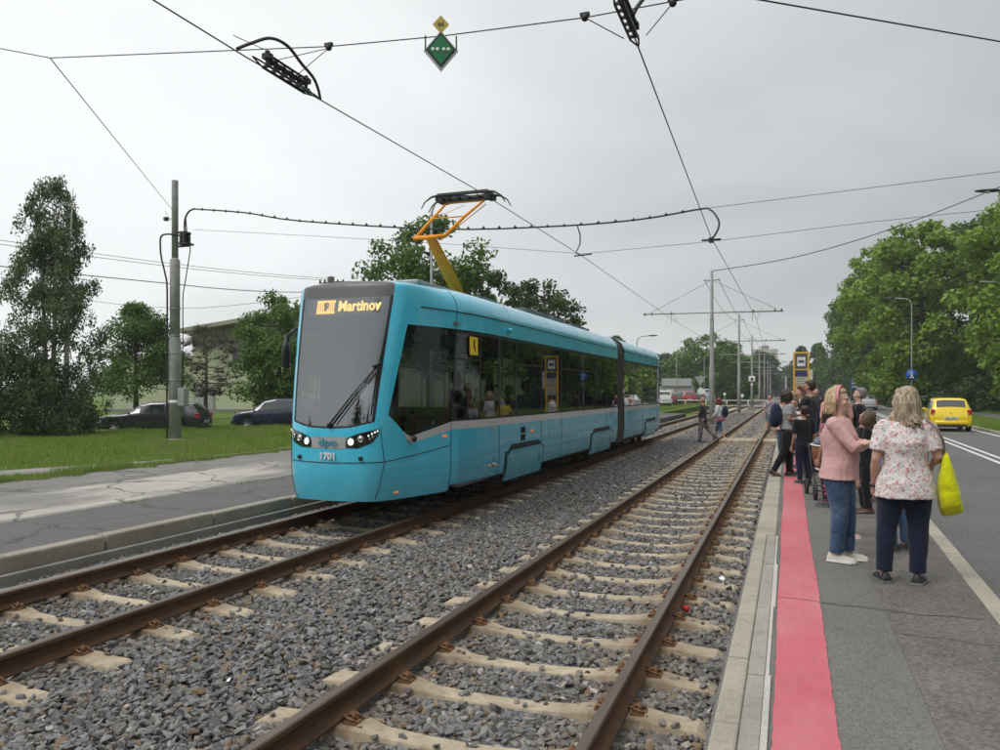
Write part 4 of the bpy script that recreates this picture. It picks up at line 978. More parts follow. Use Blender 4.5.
def make_person(label, loc, rz, B, top, bottom, shoes, hair, skin=SK, group=None, vox=.012, cat='person', extras=None, curl=.55, eyes=True):
    h = B.h; root = empty('person', loc, rz, label, cat, group)
    hd = 1.18 if B.child else 1.0
    S = lambda v: v*h
    def fin(b): b.v = [(x*h, y*h, z*h) for x, y, z in b.v]; return b
    bk = B.bulk; fm = B.f
    # ---------------- body: one skin surface
    b = MB()
    torso = [(.50, .086, .062), (.54, .094 if fm else .088, .070), (.60, .076 if fm else .080, .060), (.66, .078, .062), (.72, .084, .068), (.77, .082 if fm else .09, .062), (.805, .065, .048), (.83, .035, .036)]
    b.tube([B.tp(0, 0, z) for z, _, _ in torso], [(a*bk, c*bk) for _, a, c in torso], 16)
    b.tube([B.tp(0, -.004, .80), B.tp(0, .0, .84), B.headM() @ V3((0, .004, .03))], [.036, .031*min(bk, 1.15), .031*min(bk, 1.15)], 12)
    for sg in (1, -1):
        Sh, E, Wr = B.arm(sg)
        b.ell(Sh+V3((-sg*.008, 0, -.008)), (.032*bk, .030*bk, .033), 12, 8)
        b.tube([Sh, Sh.lerp(E, .35), E, E.lerp(Wr, .3), E.lerp(Wr, .75), Wr], [.028*bk, .0285*bk, .0215*bk**.7, .0235*bk**.7, .0165, .0135], 12)
        B.hand(b, E, Wr, sg, 1, curl, r=max(1, vox/.007*.75))
        H, K, A, fy, pt = B.leg(sg)
        b.tube([H, H.lerp(K, .3), H.lerp(K, .8), K, K.lerp(A, .3), K.lerp(A, .75), A], [.056*bk, .053*bk, .038*bk**.8, .034*bk**.7, .034*bk**.7, .022, .020], 12)
        b.tube([A+V3((0, -.02, -.012)), A+V3((0, .03, -.02)), A+V3((0, .085, -.03))], [.02, .02, .012], 8)
    HM = B.headM()
    hb = MB(); hb.M = HM @ Matrix.Scale(hd, 4)
    hb.ell((0, -.006, .085), (.0445, .055, .056), 20, 14)                     # cranium
    hb.ell((0, .012, .055), (.037, .040, .043), 18, 12)                      # face
    hb.ell((0, .026, .022), (.023, .022, .020), 12, 8)                       # chin / jaw
    hb.ell((0, .005, .030), (.034, .034, .026), 14, 8)
    hb.ell((0, .046, .082), (.030, .009, .010), 12, 6)                      # brow
    for sg in (1, -1): hb.ell((sg*.021, .040, .055), (.014, .012, .012), 10, 6)   # cheeks
    hb.tube([(0, .046, .078), (0, .055, .064), (0, .062, .053), (0, .052, .047)], [.006, .0065, .0085, .005], 8)
    hb.ell((0, .049, .034), (.013, .006, .006), 10, 6)
    for sg in (1, -1): hb.ell((sg*.045, -.002, .062), (.006, .012, .018), 8, 6)
    b.v += hb.v; off = b.n
    for f, mi, sm in zip(hb.f, hb.m, hb.sm): b.f.append(tuple(i+off for i in f)); b.m.append(mi); b.sm.append(sm)
    b.n += hb.n
    body = fin(b).build('body', skin, root); remesh(body, vox, 2)
    if eyes:
        for sg in (1, -1):
            e_ = MB(); e_.M = HM @ Matrix.Scale(hd, 4); e_.ell((sg*.0175, .0465, .0665), (.0072, .004, .0035), 8, 6); e_.ell((sg*.0175, .0500, .0665), (.003, .0018, .003), 8, 6, mi=1)
            e_.tube([(sg*.009, .0515, .0755), (sg*.018, .0525, .0785), (sg*.028, .046, .076)], .0016, 5, mi=1); fin(e_).build('eye', [M['eye_w'], M['eye_d']], root)
        e_ = MB(); e_.M = HM @ Matrix.Scale(hd, 4); e_.ell((0, .0545, .0345), (.0125, .003, .0042), 10, 6); fin(e_).build('mouth', M['lips'], root)
    # ---------------- top
    if top:
        b = MB(); inf = top.get('inf', .012); hem = top.get('hem', .47); fl = top.get('flare', 0); sl = top.get('sleeve', .5); by = B.belly
        prof = [(.50, .102, .080), (.54, .098 if fm else .086, .070), (.60, .080 if fm else .082, .064), (.66, .082, .066), (.72, .087, .072+(.012 if fm and not B.child else 0)), (.77, .088 if fm else .095, .062), (.80, .078, .050), (.822, .052, .040)]
        low = [(hem, (.108+fl), .086+fl*.7)] if hem < .50 else []
        pr_ = low+[(z+(.0), a+fl*max(0, (.72-z)/.25), c+fl*.7*max(0, (.72-z)/.25)) for z, a, c in prof if z > hem-.001]
        if hem >= .50: pr_ = [(hem, .088, .066)]+pr_
        b.tube([B.tp(0, by*.35*math.exp(-((z-.60)/.07)**2), z) for z, a, c in pr_], [((a+inf)*bk, (c+inf)*bk+by*.5*math.exp(-((z-.60)/.08)**2)) for z, a, c in pr_], 20)
        for sg in (1, -1):
            Sh, E, Wr = B.arm(sg); ri = inf*.6
            b.ell(Sh+V3((-sg*.010, 0, -.008)), ((.034+ri)*bk, (.032+ri)*bk, .034+ri), 12, 8)
            sl2 = top.get('sleeveR', sl) if sg > 0 else top.get('sleeveL', sl)
            if sl2 > 0:
                P = [Sh]; r_ = [.031*bk+ri]
                n = 5
                for i in range(1, n+1):
                    q = sl2*i/n
                    if q <= .53: P.append(Sh.lerp(E, q/.53)); r_.append((.031-.006*q/.53)*bk+ri*(1+top.get('bell', 0)*q))
                    else: P.append(E.lerp(Wr, (q-.53)/.47)); r_.append((.027-.009*(q-.53)/.47)*bk**.7+ri)
                b.tube(P, r_, 12)
        o = fin(b).build(top.get('name', 'shirt'), top['mat'], root); remesh(o, vox, 3, (top.get('fold', .014), .09))
    # ---------------- bottom
    if bottom:
        b = MB(); inf = bottom.get('inf', .008); ln = bottom.get('len', 1.0)
        if bottom.get('skirt'):
            b.tube([V3((0, 0, z)) for z in (bottom['skirt'], .40, .47, .52, .57)], [(.11*bk, .085*bk), (.108*bk, .085*bk), (.10*bk, .078*bk), (.092*bk, .07*bk), (.08*bk, .062*bk)], 16)
        else:
            b.tube([V3((0, 0, z)) for z in (.455, .48, .51, .55, .585)], [(.07*bk, .055*bk), (.09*bk+inf*.6, .066*bk+inf), (.096*bk+inf*.6, .071*bk+inf), (.090*bk+inf*.6, .069*bk+inf), (.080*bk+inf*.6, .062*bk+inf)], 16)
        for sg in (1, -1):
            H, K, A, fy, pt = B.leg(sg)
            P = [H+V3((0, 0, .02)), H.lerp(K, .15), H.lerp(K, .45), H.lerp(K, .8), K, K.lerp(A, .25), K.lerp(A, .6), K.lerp(A, .95)]
            r_ = [(.058*bk+inf), .0585*bk+inf, .050*bk+inf, .040*bk**.8+inf, .036*bk**.8+inf, .035*bk**.8+inf, (.027+inf*1.2)*bk**.5, (.024+inf*1.3)*bk**.5]
            fr = [0, .075, .225, .40, .50, .62, .80, .98]
            k = sum(1 for q in fr if q <= ln+1e-6); b.tube(P[:max(k, 3)], r_[:max(k, 3)], 14)
        o = fin(b).build(bottom.get('name', 'trousers'), bottom['mat'], root); remesh(o, vox, 3, (bottom.get('fold', .012), .07))
    # ---------------- shoes
    if shoes:
        for sg in (1, -1):
            H, K, A, fy, pt = B.leg(sg)
            L_ = .158*(1.05 if not fm else 1)
            secs = [(-.30, .022, .028), (-.24, .030, .048), (-.05, .030, .052), (.12, .032, .042), (.35, .037, .031), (.55, .034, .026), (.68, .020, .017)]
            Mx = Matrix.Translation(A) @ Euler((R(pt), 0, R(fy)), 'XYZ').to_matrix().to_4x4()
            b = MB(); b.M = Mx; rs = []; zb = -.042
            for q, wd, ht in secs:
                y = q*L_; rs.append([V3((wd*math.cos(a)*(1 if math.sin(a) < .2 else .82), y, zb+.010+max(0, math.sin(a))*(ht-.004)+min(0, math.sin(a))*.002)) for a in [2*math.pi*k/14 for k in range(14)]])
            b.rings(rs, 0)
            if shoes.get('high'): b.tube([(0, -.008, -.02), (0, -.006, .02), (0, -.004, shoes['high'])], [(.026, .032), (.028, .03), (.031, .032)], 12)
            rs = []
            for q, wd, ht in secs:
                y = q*L_*1.03; ww = wd*1.07; rs.append([V3((-ww, y, zb)), V3((ww, y, zb)), V3((ww, y, zb+.012)), V3((-ww, y, zb+.012))])
            b.rings(rs, 1, smooth=False)
            fin(b).build('shoe', [shoes['mat'], shoes.get('sole', M['white'])], root, bevel=.002)
    # ---------------- hair
    if hair:
        b = MB(); b.M = HM @ Matrix.Scale(hd, 4); ln = hair.get('len', .0); vol = hair.get('vol', 1)
        rr = random.Random(hash(label) % 9999 if False else len(label)*7+3)
        b.ell((0, -.020, .098), (.0485*vol, .050*vol, .050*vol), 20, 12)
        b.ell((0, -.022, .076), (.0485*vol, .047*vol, .05), 16, 10)
        b.ell((0, .012, .122), (.037*vol, .032, .022), 14, 8)
        if ln > 0:
            nl = 64 if vox < .01 else 34; fine = .62 if vox < .01 else 1
            for k in range(nl):
                a = R(hair.get('a0', 28)+(360-2*hair.get('a0', 28))*k/(nl-1))+math.pi/2     # angle from the face
                cx, cy = math.cos(a), math.sin(a)
                l2 = ln*(rr.uniform(.68, 1.15) if hair.get('rag') else rr.uniform(.85, 1.08)); wv = rr.uniform(-.006, .006)
                P = [(cx*.030, cy*.034-.008, .125), (cx*.049*vol, cy*.053*vol-.010, .098), (cx*.053*vol+wv, cy*.056*vol-.012, .060), (cx*.054*vol-wv, cy*.053*vol-.016, .06-l2*.55), (cx*.050*vol+wv, cy*(.054+ln*.12)*vol-.016-ln*.05, .06-l2)]
                b.tube(P, [.010*fine, .0125*fine, .0125*fine, .011*fine, .0035], 7)
        if hair.get('tail'):
            b.tube([(0, -.06, .09), (0, -.085, .07), (hair.get('tx', 0), -.08, .02), (hair.get('tx', 0), -.07, -.04), (hair.get('tx', 0), -.06, -.09)], [.014, .02, .022, .018, .006], 10)
        o = fin(b).build('hair', hair['mat'], root); remesh(o, .0042 if vox < .01 else vox*.8, 1)
    return root, B, HM
def head_thing(name, label, cat, root, B, HM, b, mats, bevel=0, group=None):
    """small garment worn on the head, a child part of the person"""
    b.v = [tuple((HM @ Matrix.Scale(1.18 if B.child else 1, 4)) @ V3(p)*B.h) for p in b.v]; return b.build(name, mats, root, bevel=bevel)
def held(name, root, b, mats, label, cat, remesh_v=None, fold=None, group=None, bevel=0):
    """thing carried by a person: built in the person's frame, but top-level"""
    Mw = Matrix.Translation(root.location) @ Euler(root.rotation_euler).to_matrix().to_4x4()
    b.v = [tuple(Mw.inverted() @ (Mw @ V3(p))) for p in b.v]
    o = b.build(name, mats, None, bevel=bevel); o.matrix_world = Mw
    if remesh_v: remesh(o, remesh_v, 2, fold)
    return tag(o, label, cat, group)

PZ = .098
floral = cloth('floral_blouse', (.66,.63,.61), .04, 5, None, 'floral'); navy = cloth('navy_jeans', (.012,.016,.035), .2); bluej = cloth('blue_ripped_jeans', (.045,.085,.16), .25, 6, (.16,.21,.27))
pinkc = cloth('pink_blouse', (.58,.34,.33), .05); blackc = cloth('black_cloth', (.012,.012,.015), .3); greyt = cloth('grey_tshirt', (.30,.30,.31), .1); bluec = cloth('blue_cloth', (.03,.14,.32), .2)
camo = cloth('camo_trousers', (.09,.07,.075), .2, 7, None, 'camo'); dots = cloth('dotted_leggings', (.03,.02,.03), .2, 7, None, 'dots'); salmon = cloth('salmon_top', (.62,.32,.27), .08); plaid = cloth('check_shirt', (.30,.27,.33), .1, 8, None, 'plaid')
whitec = cloth('white_cloth', (.62,.63,.66), .06); greysh = cloth('grey_shorts', (.13,.15,.18), .1); darktee = cloth('dark_tee', (.03,.034,.036), .2, 9); denim = cloth('denim', (.06,.11,.19), .2)
limebag = cloth('yellow_cloth_bag', (.62,.63,.008), .05, 4); navyp = cloth('navy_pack', (.015,.02,.045), .2); redtop = cloth('patterned_red_cloth', (.35,.13,.15), .3, 14, (.05,.05,.12))
sneak = dict(mat=pbr('shoe_cream', (.50,.47,.40), .6), sole=M['white']); blacksh = dict(mat=pbr('shoe_black', (.02,.02,.022), .6, 0, .3, 30), sole=pbr('sole_grey', (.16,.16,.16), .7))
pinksh = dict(mat=pbr('shoe_pink', (.60,.33,.33), .6, 0, .3, 20), sole=M['white']); boots = dict(mat=pbr('boot_brown', (.10,.05,.035), .7, 0, .2), sole=M['rubber'], high=.10)

# --- woman with the floral blouse, seen from behind
B = Body(1.66, True, 1.07, .03, .02, hyaw=42, hpitch=2,
    arms={'L': ((-.135, -.03, .63), (-.145, .045, .485)), 'R': ((.15, -.01, .645), (.13, .105, .60))},
    legs={'L': ((-.085, .0, .28), (-.098, -.02, .042), 18), 'R': ((.062, .015, .28), (.058, -.012, .042), -12)})
fw, _, HM = make_person('woman in a flowery white blouse and navy trousers, back turned, with a yellow bag', (.935, 7.50, PZ), R(-4), B,
    dict(mat=floral, name='blouse', sleeve=.40, hem=.435, flare=.010, inf=.016, bell=1.2, fold=.026), dict(mat=navy, inf=.011), blacksh, dict(mat=HDB, len=.125, vol=1.10, a0=62, rag=1), SK, vox=.0075)
b = MB(); b.lathe([(.034, -.011), (.036, -.008), (.036, .008), (.034, .011)], n=16); b.M = None
E_, W_ = V3(B.arms['L'][0])*1.655, V3(B.arms['L'][1])*1.655; qd = (W_-E_).normalized().to_track_quat('Z', 'Y').to_matrix().to_4x4()
b.v = [tuple(Matrix.Translation(W_-(W_-E_)*.06) @ qd @ V3(p)) for p in b.v]; held('wristwatch', fw, b, M['blackplastic'], 'black watch strap on the left wrist of the woman in the floral blouse', 'watch')
b = MB()   # bag: flat, hanging from the shoulder, creased
rs = []
for z, x0, x1, y0, y1 in ((1.10, .315, .345, -.01, .04), (1.06, .30, .37, -.05, .10), (.98, .285, .40, -.08, .16), (.86, .27, .43, -.10, .20), (.74, .27, .46, -.10, .24), (.66, .28, .48, -.08, .26), (.60, .30, .50, -.02, .24), (.585, .33, .49, .05, .20)):
    cx, cy = (x0+x1)/2, (y0+y1)/2
    cx -= .035
    rs.append([V3((cx+(x1-x0)*.42*math.copysign(abs(math.cos(a))**.6, math.cos(a)), cy+(y1-y0)/2*math.copysign(abs(math.sin(a))**.6, math.sin(a)), z+.03*math.cos(a+.6))) for a in [2*math.pi*k/16 for k in range(16)]])
b.rings(rs)
held('shoulder_bag', fw, b, limebag, 'bright yellow cloth bag hanging from the shoulder of the woman in the floral blouse', 'bag', .010, (.032, .14))
b = MB(); b.tube(curve([(.295, .02, 1.09), (.275, -.085, 1.22), (.215, -.10, 1.335), (.16, -.03, 1.385), (.18, .08, 1.33), (.25, .10, 1.2), (.295, .03, 1.09)]), (.011), 6)
held('bag_strap', fw, b, pbr('strap_tan', (.28,.20,.17), .7), 'thin brown strap over the shoulder of the woman in the floral blouse', 'strap')

# --- woman with the pink blouse, arms folded, turned right
B = Body(1.66, True, 1.04, .035, .0, hyaw=-4, hpitch=-2,
    arms={'R': ((.118, .115, .66), (-.03, .165, .69)), 'L': ((-.125, .055, .66), (.04, .135, .69))},
    legs={'R': ((.052, .02, .28), (.055, .0, .042), 0), 'L': ((-.052, .035, .28), (-.055, .035, .042), 4)})
pw, _, HM = make_person('blonde woman in a pink blouse and headband, arms folded, ripped blue jeans', (.46, 8.28, PZ), R(-108), B,
    dict(mat=pinkc, name='blouse', sleeve=.86, hem=.475, flare=.008, inf=.014), dict(mat=bluej, inf=.011), sneak, dict(mat=HB, len=.06, vol=1.12, a0=80, rag=1), SK3, vox=.0075)
b = MB(); b.tube([(.0605*math.sin(a), .012, .086+.073*math.cos(a)) for a in [R(-105+k*210/18) for k in range(19)]], [(.004, .0075)]*19, 8)
head_thing('headband', '', '', pw, B, HM, b, pbr('headband_pink', (.66,.25,.28), .6))

def P_(label, x, y, rz, B, *a, **k): return make_person(label, (x, y, PZ), R(rz), B, *a, **k)
# --- the rest of the queue (all on the platform)
P_('girl in black with a dark ponytail and brown boots, looking down', .97, 11.65, 105, Body(1.40, True, .95, 0, .05, hyaw=-10, hpitch=-32, child=False, arms={'R': ((.11, .06, .66), (.03, .17, .68)), 'L': ((-.12, .05, .66), (-.02, .17, .70))}),
    dict(mat=blackc, sleeve=.35, hem=.46), dict(mat=blackc), boots, dict(mat=HBR, len=.08, vol=1.05, tail=True, tx=-.02), SK, vox=.011)
P_('person in jeans and pink trainers standing hidden behind the woman in pink', .60, 9.6, -75, Body(1.42, True, .95, child=False, hpitch=-20), dict(mat=pinkc, sleeve=.4), dict(mat=denim, len=.80), pinksh, dict(mat=HBR, len=.06), SK, vox=.014)
P_('small child in blue jeans standing in front of the woman in the floral blouse', 1.06, 9.0, 40, Body(1.43, True, .92, hyaw=10, child=False), dict(mat=whitec, sleeve=.4), dict(mat=denim), blacksh, dict(mat=HB, len=.10, vol=1.08), SK3, vox=.012)
gw, _, HMg = P_('woman in a grey T-shirt with a navy backpack, at the platform edge', -.02, 16.1, -75, Body(1.68, True, 1.02, .0, .06, hyaw=10, hpitch=-14,
    arms={'R': ((.13, -.01, .66), (.10, .14, .64)), 'L': ((-.13, .05, .68), (-.10, .19, .70))}, legs={'R': ((.055, -.04, .29), (.06, -.17, .06), 8, -18), 'L': ((-.055, .03, .28), (-.055, .04, .042), 0)}),
    dict(mat=greyt, sleeve=.38, hem=.54, inf=.010), dict(mat=blackc, skirt=.30, name='skirt', len=1.0), blacksh, dict(mat=HD, len=.055, vol=1.08, a0=45), SK2, vox=.012)
b = MB(); b.ell((0, -.20, 1.17), (.155, .115, .24), 14, 10); b.ell((0, -.27, 1.08), (.12, .07, .13), 12, 8)
held('backpack', gw, b, navyp, 'navy backpack worn by the woman in the grey T-shirt', 'backpack', .018, (.03, .12))
P_('child with light top carried against the woman in the grey T-shirt', .12, 16.75, 150, Body(1.50, False, .92, 0, .02, hpitch=-6, arms={'R': ((.13, .05, .68), (.07, .17, .72)), 'L': ((-.12, .05, .68), (-.03, .18, .70))}),
    dict(mat=whitec, sleeve=.45), dict(mat=bluec), blacksh, dict(mat=HBR, vol=1.0), SK2, vox=.013)
P_('tall dark-haired man in a black T-shirt holding one hand up to his face', .44, 17.1, 62, Body(1.86, False, 1.06, 0, .03, hyaw=10, hpitch=4, arms={'L': ((-.135, .06, .69), (-.06, .16, .66)), 'R': ((.12, .11, .77), (.035, .125, .885))}),
    dict(mat=darktee, sleeve=.50, hem=.48), dict(mat=blackc), blacksh, dict(mat=HD, vol=1.04), SK2, vox=.013)
P_('man in a dark cap behind the woman in the grey T-shirt', -.10, 19.2, 120, Body(1.60, False, 1.0, hpitch=-4), dict(mat=salmon, sleeve=.45), dict(mat=denim), blacksh, dict(mat=navyp, vol=1.08), SK2, vox=.016)
P_('young person with dark hair and cap in the middle of the waiting group', .30, 18.6, 170, Body(1.58, False, .95), dict(mat=bluec, sleeve=.5), dict(mat=blackc), blacksh, dict(mat=HD, vol=1.1), SK, vox=.016)
P_('person in red dotted leggings standing beside the pushchair', .53, 12.15, 60, Body(1.42, True, .9, hpitch=-10), dict(mat=redtop, sleeve=.5), dict(mat=dots, inf=.004), blacksh, dict(mat=HD, len=.1, vol=1.05), SK2, vox=.013)
P_('bald man in a salmon T-shirt standing behind the blonde woman in pink', .80, 15.2, 25, Body(1.76, False, 1.08, hpitch=-4), dict(mat=salmon, sleeve=.45), dict(mat=blackc), blacksh, None, SK2, vox=.014)
P_('woman with long dark hair and a pink top beside the bald man', .74, 14.2, 100, Body(1.66, True, 1.0, hpitch=-12), dict(mat=redtop, sleeve=.4), dict(mat=blackc), blacksh, dict(mat=HD, len=.13, vol=1.08), SK2, vox=.014)
P_('older man with short grey-brown hair in a black jacket behind the girl in black', 1.20, 15.6, 85, Body(1.70, False, 1.05, hpitch=-8), dict(mat=blackc, sleeve=.95, name='jacket'), dict(mat=blackc), blacksh, dict(mat=HG, vol=1.07), SK3, vox=.014)
P_('dark-haired woman in navy near the middle of the queue, back half turned', .74, 16.6, 150, Body(1.64, True, 1.0, hpitch=-5), dict(mat=navyp, sleeve=.9), dict(mat=denim), blacksh, dict(mat=HBR, len=.08, vol=1.06), SK, vox=.016)
P_('boy in black between the pushchair and the tall man', .26, 15.0, 30, Body(1.38, False, .95, hpitch=-8), dict(mat=blackc, sleeve=.5), dict(mat=navy), blacksh, dict(mat=HD, vol=1.05), SK2, vox=.015)
P_('man in a dark jacket at the far end of the queue near the timetable stand', .62, 20.5, 190, Body(1.76, False, 1.05), dict(mat=blackc, sleeve=.95), dict(mat=denim), blacksh, dict(mat=HBR, vol=1.04), SK, vox=.018)
P_('woman in a white top at the far end of the queue', .05, 21.5, 100, Body(1.64, True, 1.0), dict(mat=whitec, sleeve=.5), dict(mat=blackc), blacksh, dict(mat=HB, len=.06, vol=1.05), SK, vox=.018)
P_('man in a pale grey shirt behind the tall man in black', .26, 18.0, 110, Body(1.74, False, 1.0), dict(mat=greyt, sleeve=.5), dict(mat=denim), blacksh, dict(mat=HBR, vol=1.04), SK, vox=.018)
P_('woman in a salmon top farther back along the roadside kerb', 1.05, 18.6, 200, Body(1.66, True, 1.0), dict(mat=salmon, sleeve=.5), dict(mat=navy), blacksh, dict(mat=HDB, len=.06, vol=1.05), SK, vox=.018)
P_('teenager in white near the timetable stand', .34, 23.5, 150, Body(1.62, False, .95), dict(mat=whitec, sleeve=.5), dict(mat=blackc), blacksh, dict(mat=HD, vol=1.05), SK2, vox=.02)
P_('child in a bright blue top by the roadside kerb', 1.22, 12.9, 190, Body(1.06, False, 1.0), dict(mat=cloth('sky_blue_top', (.04,.30,.62), .1), sleeve=.6), dict(mat=blackc), blacksh, dict(mat=HBR, vol=1.05), SK2, vox=.014)
# --- people crossing the track
def Q_(label, x, y, z, rz, B, *a, **k): return make_person(label, (x, y, z), R(rz), B, *a, **k)
Q_('bald man in camouflage trousers striding between the tracks', -2.98, 30.3, -.17, 78, Body(1.70, False, 1.05, .02, .03, arms={'R': ((.12, .03, .66), (.06, .17, .64)), 'L': ((-.13, .02, .66), (-.10, .16, .66))},
    legs={'R': ((.05, -.10, .30), (.055, -.26, .12), 0, -35), 'L': ((-.05, .04, .28), (-.05, .06, .042), 0)}), dict(mat=darktee, sleeve=.5, hem=.47), dict(mat=camo, inf=.012), blacksh, None, SK2, vox=.016)
rw, _, _h = Q_('red-haired woman with a white top and a dark backpack crossing the rails', -2.42, 30.6, -.1, 82, Body(1.60, True, 1.0, 0, .05, arms={'L': ((-.12, .03, .66), (-.10, .13, .56)), 'R': ((.12, .03, .66), (.10, .12, .57))},
    legs={'R': ((.05, .06, .28), (.055, .12, .042), 0), 'L': ((-.05, -.04, .28), (-.05, -.14, .06), 0, -20)}), dict(mat=whitec, sleeve=.95, hem=.56), dict(mat=denim, len=.62), sneak, dict(mat=HR, len=.09, vol=1.12), SK, vox=.016)
b = MB(); b.ell((0, -.22, 1.08), (.16, .12, .23), 12, 8); held('backpack', rw, b, navyp, 'dark backpack on the red-haired woman crossing the rails', 'backpack', .02, (.03, .1))
b = MB(); b.tube([(-.25, .0, .78), (0, .08, .76), (.25, .0, .78), (.15, -.13, .80), (-.15, -.13, .80), (-.25, 0, .78)], .085, 8); held('tied_jacket', rw, b, redtop, 'patterned jacket tied round the waist of the red-haired woman', 'jacket', .02, (.05, .1))
Q_('balding man in a check shirt and grey shorts stepping over the right rail', -.80, 38.4, -.1, -150, Body(1.68, False, 1.08, .03, .05, hpitch=-14, legs={'R': ((.05, .03, .28), (.05, -.02, .042)), 'L': ((-.05, -.02, .28), (-.06, -.08, .05))}), dict(mat=plaid, sleeve=.45, hem=.47), dict(mat=greysh, len=.5, name='shorts', inf=.016), blacksh, None, SK2, vox=.017)
# --- pushchair with a brown basket hood beside the queue
pc = empty('pushchair', (.58, 13.2, PZ), R(8), 'pushchair with a brown carrycot and white piping standing on the red line', 'pushchair')
M['brown'] = pbr('brown_leatherette', (.22,.085,.035), .55, 0, .12, 5, .002)
b = MB(); rs = []
for z, sx, sy in ((.42, .16, .30), (.50, .20, .36), (.66, .23, .40), (.80, .235, .41)): rs.append([V3((sx*math.cos(a), sy*math.sin(a), z)) for a in [2*math.pi*k/20 for k in range(20)]])
b.rings(rs); b.build('carrycot', M['brown'], pc)
b = MB(); b.tube([(.165*math.cos(a), .305*math.sin(a), .43) for a in [2*math.pi*k/24 for k in range(25)]], .018, 8); b.tube([(.24*math.cos(a), .415*math.sin(a), .80) for a in [2*math.pi*k/24 for k in range(25)]], .012, 8); b.build('piping', M['white'], pc)
b = MB(); b.ell((0, 0, .84), (.20, .36, .10), 16, 8); o = b.build('blanket', cloth('grey_blue_blanket', (.12,.15,.2), .3), pc); remesh(o, .015, 2, (.06, .08))
b = MB(); b.ell((0, -.05, .97), (.11, .12, .08), 14, 8); o = b.build('pillow', whitec, pc); remesh(o, .012, 1, (.02, .06))
b = MB()
for sx in (-.22, .22): b.tube([(sx, -.38, .13), (sx, .12, .46), (sx, .40, .80)], .012, 8); b.tube([(sx, .38, .13), (sx, -.12, .46)], .012, 8)
b.tube([(-.24, .38, .13), (.24, .38, .13)], .01, 6); b.tube([(-.24, -.38, .13), (.24, -.38, .13)], .01, 6); b.build('frame', M['blackplastic'], pc)
for sx in (-.25, .25):
    for sy in (-.38, .38): b = MB(); b.lathe([(.09, -.02), (.12, -.018), (.12, .018), (.09, .02)], (sx, sy, .12), 18, axis='x'); b.build('wheel', M['rubber'], pc)
# --- driver and passengers
for (lb, x, y, z, rz, tp_, hr, sk) in (
    ('tram driver in a pale shirt seated in the cab', .1, 1.05, .18, 180, whitec, HD, SK2), ('passenger in dark clothes seated just behind the tram cab', .72, 2.55, .10, -90, blackc, HD, SK), ('fair-haired passenger in a white top by the first tram door', .8, 2.78, -.15, -100, whitec, HB, SK3),
    ('passenger in yellow seated near the first bogie of the tram', .8, 3.75, -.1, 180, limebag, HBR, SK), ('passenger in a light blue top standing in the tram', .75, 5.95, .0, -120, cloth('passenger_blue', (.06,.30,.48), .1), HD, SK2),
    ('passenger in grey seated in the middle of the tram', .8, 4.75, -.1, 180, greyt, HG, SK), ('passenger in purple seated near the tram articulation', .8, 9.4, -.1, 180, cloth('purple_cloth', (.2,.12,.28), .2), HBR, SK)):
    make_person(lb, (-5.6+x, 8.85+y, .42+z-.10), R(rz), Body(1.62, hpitch=-5, arms={'L': ((-.13, .05, .67), (-.08, .2, .63)), 'R': ((.13, .05, .67), (.08, .2, .63))}, legs={'L': ((-.06, .22, .50), (-.06, .24, .27)), 'R': ((.06, .22, .50), (.06, .24, .27))} if 'standing' not in lb else None), dict(mat=tp_, sleeve=.5), dict(mat=denim), None, dict(mat=hr, vol=1.05), sk, vox=.022, eyes=False)
# ================================================================== CARS
HATCH = [(0,.24,.42,.44,.84,.80),(.008,.18,.50,.52,.93,.84),(.02,.15,.60,.62,.97,.82),(.035,.14,.645,.72,.985,.80),(.075,.13,.65,.93,.99,.76),(.11,.13,.65,.975,1,.77),(.30,.13,.65,1.0,1,.80),(.50,.13,.64,.99,1,.79),(.62,.13,.63,.93,1,.76),(.76,.13,.62,.655,1,.84),(.86,.13,.59,.61,.98,.84),(.94,.15,.53,.55,.93,.78),(.985,.18,.42,.44,.84,.68),(1.0,.22,.34,.36,.76,.6)]
WAGON = [(0,.26,.44,.46,.82,.76),(.006,.2,.52,.54,.90,.82),(.02,.16,.62,.64,.95,.82),(.04,.14,.66,.76,.975,.78),(.09,.13,.665,.93,.99,.74),(.14,.13,.665,.965,1,.76),(.32,.13,.66,1.0,1,.79),(.48,.13,.65,.99,1,.78),(.58,.13,.64,.92,1,.75),(.70,.13,.63,.665,1,.84),(.82,.13,.60,.62,.98,.84),(.93,.15,.54,.56,.93,.78),(.985,.18,.42,.44,.82,.66),(1.0,.24,.34,.36,.74,.6)]
SEDAN = [(0,.26,.46,.48,.82,.76),(.006,.2,.56,.58,.90,.82),(.02,.16,.66,.70,.95,.84),(.05,.14,.68,.73,.975,.84),(.15,.13,.68,.75,.99,.82),(.22,.13,.67,.86,1,.74),(.30,.13,.67,.965,1,.75),(.42,.13,.66,1.0,1,.78),(.52,.13,.65,.985,1,.78),(.60,.13,.64,.91,1,.75),(.72,.13,.63,.665,1,.84),(.84,.13,.60,.62,.98,.84),(.93,.15,.54,.56,.93,.78),(.985,.18,.42,.44,.82,.66),(1.0,.24,.34,.36,.74,.6)]
M['tyre'] = pbr('tyre_rubber', (.018,.018,.018), .85, 0, .2, 20); M['rim'] = pbr('alloy_rim', (.42,.42,.43), .3, .7, .1)
M['car_glass'] = pbr('car_glass_dark', (.02,.024,.026), .06, 0, .1, 2, spec=.9, coat=.5); M['tail'] = pbr('tail_lamp_red', (.42,.015,.012), .15, 0, .1, 8, coat=.8); M['lampglass'] = pbr('lamp_clear', (.45,.46,.47), .1, .3, .1, 8, coat=.8)
M['plate'] = pbr('number_plate', (.6,.61,.6), .5); M['plate_ink'] = pbr('plate_ink', (.03,.03,.03), .6)
